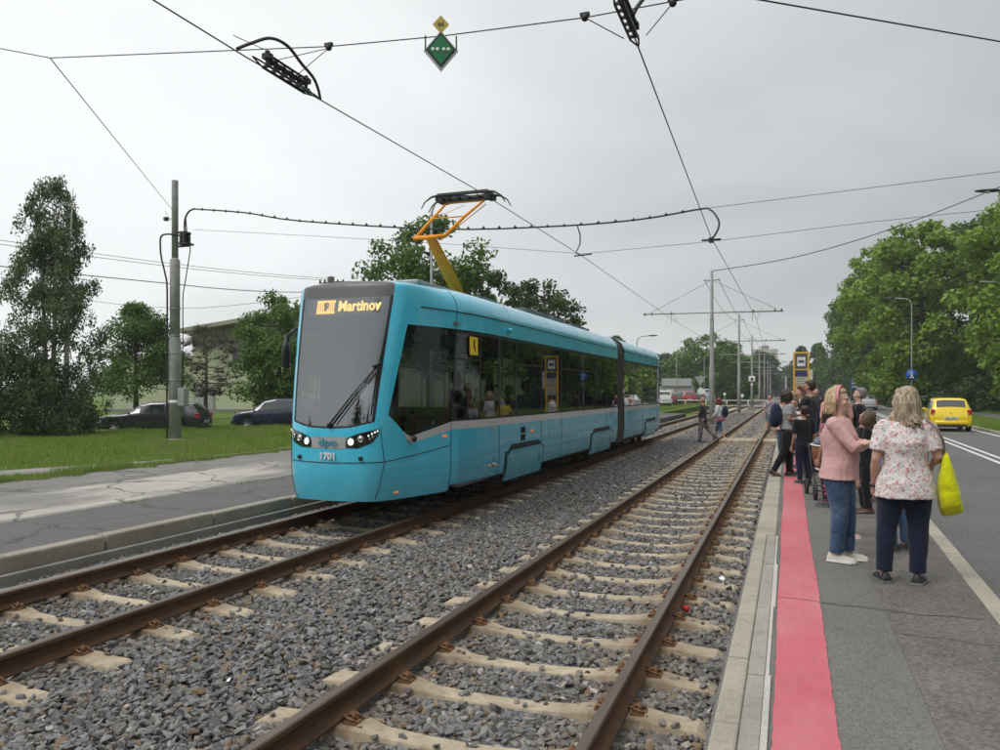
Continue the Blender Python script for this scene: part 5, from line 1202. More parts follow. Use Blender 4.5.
def boolean_cut(o, cut):
    md = o.modifiers.new('c', 'BOOLEAN'); md.operation = 'DIFFERENCE'; md.solver = 'EXACT'; md.object = cut
    bpy.context.view_layer.update()
    me = bpy.data.meshes.new_from_object(o.evaluated_get(bpy.context.evaluated_depsgraph_get()))
    o.modifiers.remove(md); o.data = me; bpy.data.objects.remove(cut)
def make_car(kind, L_, W_, H_, paint, loc, rz, label, group=None, wheel=.31, wb=(.19, .80), detail=True, plate=None):
    t = empty('parked_car' if group else 'car', loc, rz, label, 'car', group)
    ST = [(y*L_, zb*H_, zc*H_, zr*H_, w1*W_/2, w2*W_/2) for y, zb, zc, zr, w1, w2 in kind]
    ys = np.array([q[0] for q in ST])
    def at(y): return [float(np.interp(y, ys, [q[i] for q in ST])) for i in range(1, 6)]
    def pts(y):
        zb, zc, zr, w1, w2 = at(y); wr = min(w2, w1*.97)
        return [(0, zb), (w1*.84, zb), (w1*.975, zb+(zc-zb)*.16), (w1, zb+(zc-zb)*.5), (w1*.99, zc-(zc-zb)*.15), (w1*.955, zc), (wr*1.01, zr-.055*H_*min(1, (zr-zc)/.1)), (wr*.93, zr-.012*H_), (wr*.6, zr+.006*H_), (0, zr+.012*H_)]
    yy = sorted(set(list(ys)+[float(v) for v in np.linspace(0, L_, 26)]))
    b = MB(); rs = []
    for y in yy:
        h = pts(y); rs.append([V3((x, y-L_/2, z)) for x, z in h]+[V3((-x, y-L_/2, z)) for x, z in h[-2:0:-1]])
    b.rings(rs); body = b.build('body', paint, t)
    cb = MB()
    for f in wb: cb.lathe([(wheel*1.13, -W_), (wheel*1.13, W_)], (0, f*L_-L_/2, wheel), 28, axis='x', smooth=False)
    cut = cb.build('cut', paint); cut.location = loc; cut.rotation_euler = (0, 0, rz); bpy.context.view_layer.update(); boolean_cut(body, cut)
    if not detail and False: return t
    b = MB(); b.box(-W_*.44, W_*.44, wb[0]*L_-L_/2-.4, wb[1]*L_-L_/2+.4, .2*H_, .46*H_); b.build('underbody', M['rubber'], t)
    # wheels
    for f in wb:
        for sg in (1, -1):
            wg = MB(); x0 = sg*(W_/2-.19); x1 = sg*(W_/2-.012)
            wg.lathe([(wheel*.62, x0), (wheel*.96, x0), (wheel, x0+sg*.03), (wheel, x1-sg*.03), (wheel*.95, x1), (wheel*.66, x1-sg*.004)], (0, f*L_-L_/2, wheel), 24, axis='x')
            ty = wg.build('wheel', M['tyre'], t)
            rm = MB(); rm.lathe([(wheel*.66, x1-sg*.03), (wheel*.66, x1-sg*.006), (wheel*.60, x1-sg*.004), (wheel*.56, x1-sg*.05)], (0, f*L_-L_/2, wheel), 24, axis='x')
            for k in range(7):
                a = 2*math.pi*k/7; c_ = V3((x1-sg*.012, f*L_-L_/2, wheel)); d = V3((0, math.cos(a), math.sin(a)))
                rm.tube([c_+d*.04, c_+d*wheel*.6], [(.03), (.022)], 4, smooth=False)
            rm.lathe([(.06, x1-sg*.04), (.055, x1-sg*.003), (.0, x1)], (0, f*L_-L_/2, wheel), 12, axis='x'); rm.build('rim', M['rim'], ty)
    # side glass
    def sp(y, k, sg, off=.006):
        h = pts(y); a, c_ = h[5], h[6]; return V3((sg*(a[0]+(c_[0]-a[0])*k+off), y-L_/2, a[1]+(c_[1]-a[1])*k+off*.3))
    roof = [q for q in ST if q[3] > .9*H_]
    yr0, yr1 = roof[0][0], roof[-1][0]; y0g = yr0-.02*L_; yw = ys[[i for i, q in enumerate(kind) if q[0] > .5 and q[3] < .7][0]]
    mid = yr0+(yr1-yr0)*.50; rear3 = yr0+.13*L_
    def pane(a_b, b_b, a_t, b_t, sg, nm):
        b = MB(); n = 6; g = []
        for j, k in enumerate((.10, .5, .93)):
            for i in range(n+1):
                a = a_b+(a_t-a_b)*(k-.1)/.83; c_ = b_b+(b_t-b_b)*(k-.1)/.83; g.append(sp(a+(c_-a)*i/n, k, sg))
        b.add(g, [(j*(n+1)+i, j*(n+1)+i+1, (j+1)*(n+1)+i+1, (j+1)*(n+1)+i) for j in range(2) for i in range(n)], 0, True); b.build(nm, M['car_glass'], t, fix=False)
    for sg in (1, -1):
        if kind is not SEDAN: pane(yr0-.025*L_, rear3-.03, yr0+.03*L_, rear3-.03, sg, 'side_window')
        pane(rear3+.03, mid-.03, rear3+.03, mid-.03, sg, 'side_window')
        pane(mid+.03, yw-.04*L_, mid+.03, yr1-.005*L_, sg, 'side_window')
        b = MB()
        for yv in (rear3+.02, mid, yw-.02*L_):
            P = [V3((sg*(x+.002), yv-L_/2, z)) for x, z in pts(yv)[2:6]]; b.tube(P, .004, 4)
        P = [V3((sg*(pts(y)[3][0]+.002), y-L_/2, .22*H_)) for y in (wb[0]*L_+wheel*1.2, wb[1]*L_-wheel*1.2)]; b.tube(P, .006, 4); b.build('door_joint', M['seam'], t)
        b = MB(); q = sp(yw-.03*L_, .12, sg, .0); b.ell(q+V3((sg*.05, 0, .04)), (.07, .035, .045), 12, 8); b.tube([q, q+V3((sg*.08, 0, .03))], .02, 6); b.build('wing_mirror', paint, t)
        b = MB()
        for yv in (rear3+.12, mid+.10): b.box(*(sorted((sg*(pts(yv)[4][0]-.01), sg*(pts(yv)[4][0]+.022)))), yv-L_/2, yv-L_/2+.18, pts(yv)[4][1]-.015, pts(yv)[4][1]+.015)
        b.build('door_handle', paint, t, bevel=.006)
    # windscreen and rear window follow the top surface
    def top(ya, yb, wf, nm):
        b = MB(); n = 10; m_ = 6; g = []
        for j in range(m_+1):
            y = ya+(yb-ya)*j/m_; h = pts(y); prof = [(0, h[9][1]), (h[8][0], h[8][1]), (h[7][0], h[7][1]), (h[6][0], h[6][1])]
            for i in range(n+1):
                x = (-1+2*i/n)*h[7][0]*wf; z = float(np.interp(abs(x), [p[0] for p in prof], [p[1] for p in prof])); g.append(V3((x, y-L_/2, z+.010)))
        # lift along the surface normal roughly: forward/back
        b.add(g, [(j*(n+1)+i, j*(n+1)+i+1, (j+1)*(n+1)+i+1, (j+1)*(n+1)+i) for j in range(m_) for i in range(n)], 0, True)
        o = b.build(nm, M['car_glass'], t, fix=False); return o
    w1_ = top(yw-.012*L_, yr1+.02*L_, .96, 'windscreen')
    if kind is SEDAN: top(.165*L_, .285*L_, .92, 'rear_window')
    else:
        ra = [q[0] for q in ST if q[3] > .68*H_][0]; o = top(ra, yr0-.002*L_, .93, 'rear_window'); o.location.y -= .006
    # bumper, lights, plate
    b = MB(); w_ = W_*.46
    b.tube([(-w_, .10*L_-L_/2, .27*H_), (-w_*.99, .03*L_-L_/2, .27*H_), (-w_*.8, -L_/2-.005, .27*H_), (w_*.8, -L_/2-.005, .27*H_), (w_*.99, .03*L_-L_/2, .27*H_), (w_, .10*L_-L_/2, .27*H_)], [(.03, .09)]*6, 8); b.build('rear_bumper', paint, t)
    b = MB(); b.box(-W_*.36, W_*.36, -L_/2-.012, -L_/2+.1, .135*H_, .20*H_); b.build('bumper_insert', M['rubber'], t, bevel=.01)
    for sg in (1, -1):
        b = MB(); zt, zb2 = (.66, .49) if kind is not SEDAN else (.64, .50); hw = .055 if kind is not SEDAN else .10
        y = .012*L_-L_/2; xc = sg*W_*.425
        b.box(xc-W_*hw*.9, xc+W_*hw*.9, y-.03, y+.16, zb2*H_, zt*H_); tl_ = b.build('tail_light', M['tail'], t, bevel=.03)
        b = MB(); b.box(xc-sg*W_*hw*.5-.03, xc-sg*W_*hw*.5+.03, y-.034, y+.05, (zb2+.02)*H_, (zb2+.06)*H_); b.build('reversing_lamp', M['lampglass'], tl_, bevel=.004)
        b = MB(); y = .955*L_-L_/2; b.M = Matrix.Translation((sg*W_*.36, y, .475*H_)) @ Euler((R(-12), 0, R(-sg*28))).to_matrix().to_4x4(); b.ell((0, 0, 0), (.16, .09, .065), 14, 8); b.build('headlight', M['lampglass'], t)
    b = MB(); pz = .40*H_ if kind is not SEDAN else .42*H_; b.box(-.26, .26, -L_/2-.036, -L_/2-.0, pz-.055, pz+.055); pl = b.build('number_plate', M['plate'], t, bevel=.004)
    b = MB()
    for k in range(7):
        if k != 3: b.box(-.20+k*.06, -.165+k*.06, -L_/2-.039, -L_/2-.035, pz-.03, pz+.03)
    b.build('plate_characters', M['plate_ink'], pl)
    b = MB(); b.box(-.04, .04, -L_/2-.002+.01*L_, -L_/2+.03, .52*H_, .555*H_); b.build('badge', M['chrome'], t)
    return t
def paint(n, c): return pbr('car_paint_'+n, c, .25, .1, .04, 2, coat=.8)
make_car(HATCH, 3.56, 1.645, 1.48, paint('yellow', (.85,.62,.01)), (6.80, 41.0, -.02), R(-3), 'small yellow hatchback driving away along the road', wheel=.29, wb=(.16, .84))
make_car(SEDAN, 4.6, 1.78, 1.45, paint('silver', (.36,.37,.38)), (7.15, 84.5, -.02), R(-2), 'silver saloon car driving away far down the road')
A20 = R(20.03)
car1 = make_car(WAGON, 4.57, 1.77, 1.46, paint('charcoal', (.035,.037,.042)), (-26.35, 27.65, -.16), A20+R(90), 'charcoal estate car parked beside the lamp-post pole on the grass')
car2 = make_car(HATCH, 4.3, 1.75, 1.60, paint('dark_blue', (.012,.014,.045)), (-23.0, 32.1, -.16), A20+R(90), 'dark blue tall hatchback parked half hidden by the tram nose')
pk_ = [((-13.1, 88.5), HATCH, (4.5, 1.85, 1.75), 'white', (.62,.62,.6), 'white off-roader, nearest in the far row of parked cars'), ((-13.3, 94.5), HATCH, (4.0, 1.7, 1.5), 'wine', (.16,.012,.02), 'wine red hatchback parked behind the white off-roader'), ((-13.4, 100.5), HATCH, (4.1, 1.72, 1.52), 'graphite', (.07,.07,.075), 'graphite car in the far row of parked cars'),
       ((-12.5, 107), HATCH, (4.2, 1.8, 1.7), 'red', (.33,.012,.02), 'bright red hatchback in the middle of the far parked row'), ((-12.6, 114), WAGON, (4.5, 1.75, 1.5), 'maroon', (.07,.012,.022), 'maroon estate in the far parked row'), ((-12.7, 121), WAGON, (4.5, 1.75, 1.5), 'black', (.02,.02,.022), 'black estate near the far end of the parked row'), ((-12.0, 128), HATCH, (4.9, 1.9, 2.1), 'pale_blue', (.38,.45,.5), 'pale blue van at the far end of the parked row')]
for (x, y), kd, (a, c_, d), n_, col, lb in pk_: make_car(kd, a, c_, d, paint(n_, col), (x, y, .12), R(14), lb, 'cars parked in the far row')
# ================================================================== POLES, WIRES
def wire(name, pts, r, label, cat='wire', mat=None, group=None, sag=0, n=10, sides=5):
    P = []
    for a, c_ in zip(pts, pts[1:]):
        a, c_ = V3(a), V3(c_)
        for i in range(n): t = i/n; P.append(a.lerp(c_, t)-V3((0, 0, sag*4*t*(1-t))))
    P.append(V3(pts[-1])); b = MB(); b.tube(P, r, sides); return tag(b.build(name, mat or M['wire'], fix=False), label, cat, group)
# big pole on the left verge
pl = empty('catenary_pole', (-19.4, 21.25, .1), 0, 'grey stepped pole with cable switchgear, on the grass in front of the charcoal car', 'pole')
b = MB(); b.lathe([(.20, -.3), (.20, 3.35), (.165, 3.45), (.165, 3.47)], n=14); b.lathe([(.163, 3.3), (.163, 6.05), (.11, 6.12)], n=14); b.lathe([(.108, 6.0), (.108, 8.72), (.10, 8.74), (.02, 8.76)], n=12); b.build('mast', M['pole_conc'], pl)
b = MB(); b.lathe([(.205, 1.22), (.205, 1.34)], n=14); b.build('painted_band', M['white'], pl)
b = MB(); b.lathe([(.36, -.2), (.34, .03), (.2, .05)], n=16); b.build('footing', M['kerb'], pl)
for z in (2.0, 2.9, 3.5, 4.4): b = MB(); b.lathe([(.215 if z < 3.4 else .18, z), (.215 if z < 3.4 else .18, z+.03)], n=14); b.build('band_clamp', M['steel'], pl)
b = MB(); b.box(.12, .62, -.05, .05, 6.48, 6.54); b.box(.28, .62, -.2, .2, 6.54, 6.60); b.box(.1, .3, -.03, .03, 6.95, 7.0)
for x in (.36, .48): 
    for y in (-.12, .12): b.lathe([(.05, 6.6), (.065, 6.64), (.045, 6.68), (.065, 6.72), (.045, 6.76), (.065, 6.8), (.045, 6.84), (.05, 6.95)], (x, y, 0), 10)
b.box(.30, .54, -.16, .16, 6.9, 6.98); b.build('switch_disconnector', M['blackplastic'], pl, bevel=.004)
b = MB(); b.tube(curve([(.42, .0, 6.98), (.40, 0, 7.2), (.44, 0, 7.45), (.60, 0, 7.66), (.86, -.02, 7.72)]), .03, 8); b.tube([(.50, .0, 6.98), (.47, 0, 7.2), (.46, 0, 7.4)], .02, 8)
b.tube(curve([(.3, 0, 6.86), (-.1, -.22, 6.90), (-.42, -.18, 6.84), (-.48, -.15, 6.5), (-.40, -.18, 6.1), (-.2, -.24, 5.6), (-.12, -.23, 5.1), (-.12, -.23, 3.5), (-.12, -.24, .0)], 4), .03, 8)
b.tube([(.62, 0, 6.60), (.64, 0, 6.35), (.45, 0, 5.4), (.34, 0, 4.9), (.33, 0, 4.7), (.33, 0, 1.5)], .018, 6); b.build('cable', M['rubber'], pl)
b = MB(); b.box(.2, .48, -.12, .12, 1.15, 1.75); b.build('control_box', M['steel'], pl, bevel=.02)
b = MB(); b.tube([(-.1, 0, 7.45), (-.35, -.05, 7.5)], .012, 6); b.box(-.4, -.28, -.1, .02, 7.4, 7.52); b.tube([(-.42, 0, 7.75), (-.2, 0, 7.4)], .008, 5); b.build('bracket', M['blackplastic'], pl)
# centre poles between the tracks
prev = None
pd = []
PY = [41, 64.5, 88, 111.5, 135, 158.5, 182]
for k, y in enumerate(PY):
    lb = ['tall grey overhead-line pole between the tracks beside the crossing people', 'second centre pole down the line with a cross arm', 'third centre pole, with a small white signal box on it'][k] if k < 3 else ('%s of the distant centre poles' % ['nearest', 'second', 'third', 'farthest'][k-3])
    p = empty('catenary_pole', (-3.6, y, -.2), 0, lb, 'pole', 'overhead-line poles between the tracks')
    b = MB(); b.lathe([(.135, -.2), (.13, 3.2), (.105, 3.3), (.10, 5.6), (.08, 5.7), (.07, 8.0), (.02, 8.03)], n=12); b.build('mast', M['pole_conc'], p)
    b = MB(); b.tube([(-3.45, 0, 5.94), (3.4, 0, 5.88)], .035, 8); b.build('cross_arm', M['steel'], p)
    b = MB()
    for sg in (-1, 1): b.tube([(sg*.1, 0, 7.5), (sg*3.1, 0, 5.98)], .009, 5); b.tube([(0, 0, 7.52), (sg*.35, 0, 7.56)], .02, 6); b.lathe([(.03, 0), (.05, .03), (.03, .06)], (sg*.35, 0, 7.52), 8)
    b.build('stay_rod', M['wire'], p)
    b = MB()
    for x in (-3.35, -3.0, -2.0, 2.0, 3.0, 3.3): b.lathe([(.03, 5.86), (.045, 5.90), (.03, 5.94), (.03, 6.0)], (x, 0, 0), 8)
    b.tube([(1.95, 0, 5.9), (1.95, 0, 5.42)], .01, 5); b.tube([(-2.0, 0, 5.9), (-2.0, 0, 5.42)], .01, 5); b.build('insulator', M['rubber'], p)
    b = MB(); b.cbox((0, 0, .12), (.7, .7, .3)); b.build('footing', M['trough'], p, bevel=.03)
    if k == 2:
        b = MB(); b.box(-.32, .32, -.2, .1, 3.05, 3.6); b.build('signal_box', M['white'], p, bevel=.03); b = MB(); b.lathe([(.13, -.26), (.13, -.2)], (0, 0, 3.3), 12, axis='y'); b.build('signal_lens', M['rubber'], p)
        b = MB(); b.box(-.12, .12, -.2, -.1, 2.6, 2.8); b.build('number_board', M['white'], p)
CW = [(-5.62, -5), (-5.60, 7.2), (-5.33, 13.4), (-5.27, 21.2), (-5.52, 41), (-5.35, 64.5), (-5.7, 88), (-5.4, 111.5), (-5.6, 135), (-5.6, 200)]
wire('contact_wire', [(x, y, 5.40 if y != 21.2 else 5.42) for x, y in CW], .0085, 'contact wire above the tram track, touched by the pantograph', n=3)
CW2 = [(-1.50, -5), (-1.52, 8.2), (-1.73, 19.5), (-1.50, 41), (-1.8, 64.5), (-1.5, 88), (-1.75, 111.5), (-1.6, 135), (-1.6, 200)]
wire('contact_wire', [(x, y, 5.42 if y > 10 else 5.46) for x, y in CW2], .0085, 'contact wire above the empty right-hand track', n=3)
for x, nm in ((-3.25, 'right'), (-3.95, 'left')):
    wire('feeder_wire', [(x, y, 7.36) for y in PY+[230]], .012, 'feeder wire along the tops of the centre poles, %s one of the pair' % nm, sag=.35, n=8)
for x, xc in ((-5.52, 'tram'), (-1.50, 'right-hand')): wire('droplet_wire', [(x+(.3 if x > -3 else -.1), 41, 5.9), (x, 42.4, 5.41)], .008, 'short steady wire from the first cross arm down to the %s contact wire' % xc)
# span wires
wire('span_wire', [(-12.5, 7.2, 6.95), (-9.43, 8, 6.26), (-5.05, 8, 5.76), (-3.62, 8, 5.66), (-1.98, 8, 5.6), (-.82, 8, 5.62), (3.5, 8, 5.9), (9, 8, 6.6)], .007, 'span wire carrying the green diamond sign and both section insulators', n=3)
wire('span_wire', [(-9.43, 8, 6.26), (-19.35, 21.2, 7.72)], .008, 'stay wire from the top of the left pole to the near span wire')
wire('span_wire', [(-18.6, 21.2, 7.12), (-14, 21.2, 6.6), (-9.6, 21.2, 6.08), (-5.3, 21.2, 5.52), (-1.73, 19.6, 5.34), (1.73, 19.5, 5.53), (4.3, 19.5, 5.63), (12, 19.5, 6.3)], .006, 'lower thin span wire crossing both tracks behind the tram front', n=3)
wire('span_wire', [(-2.16, 20.6, 6.36), (4.25, 19.5, 6.42), (12, 18, 6.9)], .007, 'upper thin span wire running right over the road from the feeder cable')
wire('span_wire', curve([(-3.6, 41, 7.8), (.2, 39.4, 8.0), (4.0, 38.5, 8.8), (8.4, 38, 10.3), (14, 37.4, 12.6)], 5), .020, 'heavy span cable rising from the first centre pole over the road', n=1)
wire('span_wire', [(-.39, 9, 6.0), (2.62, 12, 6.32), (9, 18, 7)], .010, 'thick cable crossing the top right of the view over the road')
# feeder cable with beads
FC = [(-18.52, 21.2, 7.80), (-16.5, 21.2, 7.52), (-14.43, 21.2, 7.10), (-9.6, 21.2, 6.50), (-5.95, 21.2, 6.33), (-3.73, 21.2, 6.35), (-2.16, 20.6, 6.36), (-1.8, 20.0, 6.2), (-1.57, 19.6, 5.85), (-1.57, 19.5, 5.6), (-1.73, 19.5, 5.34)]
fc = empty('feeder_cable', (0, 0, 0), 0, 'black beaded feeder cable strung from the left pole across both tracks', 'cable')
b = MB(); b.tube(curve(FC, 4), .024, 7); b.build('cable', M['rubber'], fc, fix=False)
cum = [0]
for a, c_ in zip(FC[:7], FC[1:7]): cum.append(cum[-1]+(V3(c_)-V3(a)).length)
bd0 = None
for k in range(34):
    d = .3+k*cum[-1]/34.5; j = max(i for i in range(len(cum)-1) if cum[i] <= d) if d < cum[-1] else len(cum)-2
    p = V3(FC[j]).lerp(V3(FC[j+1]), (d-cum[j])/(cum[j+1]-cum[j]))
    if bd0 is None: b = MB(); b.lathe([(.02, -.04), (.036, -.025), (.036, .025), (.02, .04)], n=8, axis='x'); b.box(-.01, .01, -.01, .01, 0, .06); bd0 = b.build('cable_clip', M['rubber'], fc, loc=p)
    else: o = bd0.copy(); C.objects.link(o); o.location = p
b = MB(); b.tube([(-5.47, 21.2, 6.34), (-5.38, 21.2, 6.05), (-5.38, 21.2, 5.8), (-5.5, 21.2, 5.55), (-5.3, 21.2, 5.46)], .018, 6); b.tube([(-5.55, 21.2, 5.47), (-5.05, 21.2, 5.5)], .02, 6); b.build('drop_loop', M['rubber'], fc)
b = MB(); b.tube([(-1.95, 19.5, 5.36), (-1.5, 19.5, 5.36)], .025, 6); b.box(-1.78, -1.68, 19.4, 19.6, 5.3, 5.4); b.build('feeder_clamp', M['rubber'], fc)
# section insulators
def section_insulator(x, y, z, label, ext):
    t = empty('section_insulator', (x, y, z), 0, label, 'insulator', 'section insulators in the contact wires')
    t.scale = (.85, .76, .85)
    b = MB()
    for sx in (-.05, .05):
        b.box(sx-.010, sx+.012, -.55, .55, -.03, .0); b.tube([(sx, -.55, -.015), (sx*.4, -.75, .005), (0, -.85, .01)], .012, 6); b.tube([(sx, .55, -.015), (sx*.4, .75, .005), (0, .85, .01)], .012, 6)
        b.tube([(sx*.8, -.5, .14), (sx*.8, .5, .14)], .018, 8)
    b.build('runner', M['wire'], t)
    b = MB()
    for yy in (-.5, -.3, -.1, .1, .3, .5): b.box(-.06, .06, yy-.018, yy+.018, -.01, .02); b.box(-.02, .02, yy-.02, yy+.02, 0, .14)
    for yy in (-.5, .5): b.box(-.06, .06, yy-.05, yy+.05, .10, .17); b.lathe([(.035, .17), (.035, .21)], (0, yy, 0), 8)
    b.tube([(0, -.5, .09), (0, .5, .09)], .03, 10)
    for k in range(9): b.lathe([(.03, -.4+k*.1), (.045, -.39+k*.1), (.03, -.38+k*.1)], (0, 0, .09), 10, axis='y')
    b.build('insulating_rod', M['wire'], t)
    b = MB(); ext(b); b.build('jumper_cable', M['rubber'], t); return t
def exA(b):
    b.tube(curve([(-.05, -1.12, .02), (-.04, -.82, .2), (-.02, -.4, .42), (.0, .0, .46), (.02, .35, .33), (.03, .65, .24), (.0, .85, .14), (0, .92, .0)]), .022, 8)
section_insulator(-5.55, 7.9, 5.41, 'ladder-like section insulator hanging in the left contact wire at the top left', exA)
def exB(b): b.tube(curve([(.05, .1, .1), (.1, .2, .25), (.2, .35, .42), (.45, .45, .52), (1.2, .5, .58), (2.0, .5, .62)]), .026, 8)
section_insulator(-1.53, 7.95, 5.47, 'section insulator hanging in the right contact wire at the top edge of the view', exB)
wire('hanger_wire', [(-5.05, 8, 5.74), (-5.6, 7.6, 5.5)], .005, 'thin hanger wire holding the left section insulator, lower one', n=1); wire('hanger_wire', [(-5.05, 8, 5.74), (-5.55, 8.0, 5.45)], .005, 'thin hanger wire to the far end of the left section insulator', n=1); wire('hanger_wire', [(-5.95, 8, 5.86), (-5.6, 7.0, 5.55)], .005, 'thin hanger wire to the near end of the left section insulator', n=1)
for a in (-1.98, -1.08): wire('hanger_wire', [(a, 8, 5.6), (-1.53+(.12 if a > -1.5 else -.12), 8.4, 5.5)], .006, 'thin hanger wire on the %s of the right section insulator' % ('right' if a > -1.5 else 'left'), n=1)
b = MB()
for p in ((-5.05, 8, 5.75), (-1.98, 8, 5.6), (-1.08, 8, 5.6)): 
    q = MB(); q.ell(p, (.04, .04, .04), 8, 6); q.box(p[0]-.05, p[0]+.05, 7.98, 8.02, p[2]+.02, p[2]+.05); tag(q.build('wire_clamp', M['wire']), 'small dark clamp on the near span wire %s' % ('above the left section insulator' if p[0] < -4 else 'left of the right section insulator' if p[0] < -1.5 else 'right of the right section insulator'), 'clamp', 'clamps on the near span wire')
# diamond sign on the span wire
ds = empty('overhead_sign', (-3.60, 7.97, 5.64), R(22), 'green diamond sign with four white dots under a small yellow diamond', 'sign')
M['sgreen'] = pbr('sign_green', (.01,.19,.07), .5); M['sgrey'] = pbr('sign_edge', (.42,.42,.42), .4, .4); M['syel'] = pbr('sign_yellow', (.55,.42,.10), .5, 0, .12)
def dia(r_, w_, z, y0, y1, mat, nm, p=ds): b = MB(); b.prism([(0, z-r_), (w_, z), (0, z+r_), (-w_, z)], y1-y0, 'y', y0); return b.build(nm, mat, p)
dia(.225, .19, -.16, -.004, .012, M['sgrey'], 'sign_edge'); dia(.195, .165, -.15, -.010, -.003, M['rubber'], 'sign_border'); dia(.165, .138, -.148, -.015, -.009, M['sgreen'], 'sign_face')
for k, x in enumerate((-.085, -.035, .035, .085)): b = MB(); b.lathe([(.02, -.022), (.02, -.014)], (x, 0, -.148), 14, axis='y'); b.build('dot', M['white'], ds)
dia(.10, .09, .13, -.012, .0, M['syel'], 'plate'); text('plate_number', '66', .07, M['rubber'], ds, Matrix.Translation((0, -.014, .13)) @ FR, .001)
for sx in (-.17, .17): b = MB(); b.box(sx-.008, sx+.008, -.004, .008, -.16, .01); b.build('hanger', M['wire'], ds)
# telephone pole and wires far left
wp = empty('wooden_pole', (-33.7, 53.71, -.2), 0, 'wooden telephone pole with insulators showing above the tram front', 'pole')
b = MB(); b.lathe([(.22, 0), (.24, 9.0), (.27, 10.95), (.02, 11.0)], n=12); b.build('pole', pbr('weathered_wood', (.10,.085,.07), .9, 0, .2, 4), wp)
b = MB(); b.tube([(-.9, -.3, 10.45), (1.0, .35, 10.6)], .05, 6)
for k in (-.8, -.45, .5, .9): b.lathe([(.06, 10.5), (.08, 10.6), (.05, 10.75)], (k, k*.35, 0), 8)
b.build('insulator_arm', M['rubber'], wp)
TW = [[(-44, 12, 8.4), (-36.51, 39.91, 8.55), (-34.25, 51.38, 9.3)], [(-44, 15, 10.3), (-37.09, 34.38, 9.6), (-33.8, 53.5, 10.6)], [(-44, 15, 10.05), (-37.09, 34.38, 9.4), (-33.8, 53.5, 10.45)], [(-62, 40, 9.2), (-49.45, 45.84, 8.6), (-41.81, 48.62, 8.1), (-33.7, 53.7, 9.6)]]
for k, q in enumerate(TW): wire('telephone_wire', q, .028 if k == 0 else .016, ['thick dark telephone cable across the birch tree', 'upper thin telephone wire left of the big pole', 'lower thin telephone wire just under the upper one', 'low telephone wire in front of the pale building'][k], n=5, sag=.15)
# street lamps
def lamp_post(x, y, z0, h, dx, dy, label, group=None, r=.06, sign=False, mat=None, head=True):
    t = empty('street_lamp', (x, y, z0), 0, label, 'street lamp', group)
    b = MB(); l = math.hypot(dx, dy); ux, uy = dx/l, dy/l
    P = [(0, 0, -.3), (0, 0, h*.5), (0, 0, h-.55), (ux*.12, uy*.12, h-.2), (ux*.45, uy*.45, h-.02), (dx, dy, h+.04)]
    b.tube(P, [r*1.3, r, r*.85, r*.8, r*.7, r*.6], 10); b.build('post', mat or M['steel'], t)
    b = MB(); c0 = V3((dx, dy, h+.04)); u = V3((ux, uy, .02))
    b.tube([c0-u*.1, c0+u*.1, c0+u*.55, c0+u*.75], [(.06, .05), (.14, .07), (.15, .06), (.05, .03)], 10); hd = b.build('lamp_head', M['blackplastic'], t)
    b = MB(); b.ell(c0+u*.33+V3((0, 0, -.05)), (.13, .13, .05), 10, 6); b.build('lamp_glass', M['lampglass'], hd); return t
lamp_post(9.5, 35.6, .05, 9.45, -1.9, -.2, 'street lamp head reaching in from the right edge high above the road', 'street lamps along the road')
lamp_post(15.2, 65, .05, 9.45, -2.6, -.9, 'lamp with a long pale arm reaching in from the right in front of the trees', 'street lamps along the road')
l3 = lamp_post(9.7, 73.7, .05, 9.5, -1.35, 0, 'curved street lamp with a round blue sign on its post', 'street lamps along the road')
b = MB(); b.lathe([(.45, -.10), (.45, -.08)], (0, 0, 3.1), 24, axis='y'); sb = b.build('round_sign', pbr('sign_blue', (.012,.09,.36), .45), l3)
b = MB(); b.ell((0, -.115, 3.30), (.07, .01, .07)); b.box(-.06, .06, -.12, -.105, 2.85, 3.2); b.box(-.16, .16, -.12, -.105, 2.83, 2.92); b.box(-.13, .0, -.12, -.105, 3.08, 3.16); b.build('sign_symbol', M['white'], sb)
for k, (x, y) in enumerate(((11.5, 105), (12.5, 140), (14, 180))): lamp_post(x, y, .05, 9, -1.4, 0, 'distant street lamp on the right of the road, %s' % ['nearer', 'middle', 'farther'][k], 'street lamps along the road')
lamp_post(-12.3, 26.4, .1, 8.75, .5, .15, 'pale lamp post rising behind the pantograph', r=.055, mat=pbr('pale_post', (.42,.43,.42), .5))
for k, (x, y, z) in enumerate(((-13.5, 75, 6.9), (-14.6, 112, 7.3), (-12.4, 128, 7.4))): lamp_post(x, y, .1, z, 1.2, 0, 'far car park lamp on the left, %s' % ['beside the tram tail', 'second one back', 'third one back'][k], 'car park lamps')
# road signs
sg_ = empty('direction_sign', (10.1, 130, 0), 0, 'wide blue direction sign on posts far along the road', 'sign')
for x in (-1.2, 1.2): b = MB(); b.tube([(x, 0, -.2), (x, 0, 3.9)], .05, 6); b.build('post', M['steel'], sg_)
b = MB(); b.box(-1.3, 1.3, -.08, -.04, 2.1, 3.9); bo = b.build('board', pbr('sign_blue2', (.02,.09,.32), .5), sg_, bevel=.02)
b = MB()
for k, (x0, x1, z0, z1) in enumerate(((-1.1, -.3, 3.4, 3.6), (-1.1, -.5, 2.9, 3.1), (-1.1, -.2, 2.4, 2.6), (.1, .2, 2.3, 3.5), (.5, .6, 2.3, 3.2), (.9, 1.0, 2.3, 3.5), (.2, 1.0, 3.4, 3.52))): b.box(x0, x1, -.10, -.085, z0, z1)
b.build('sign_marks', M['white'], bo)
ys_ = empty('yield_sign', (-7.3, 71.9, -.1), 0, 'back of a grey triangular sign above a white disc, beside the parked cars', 'sign')
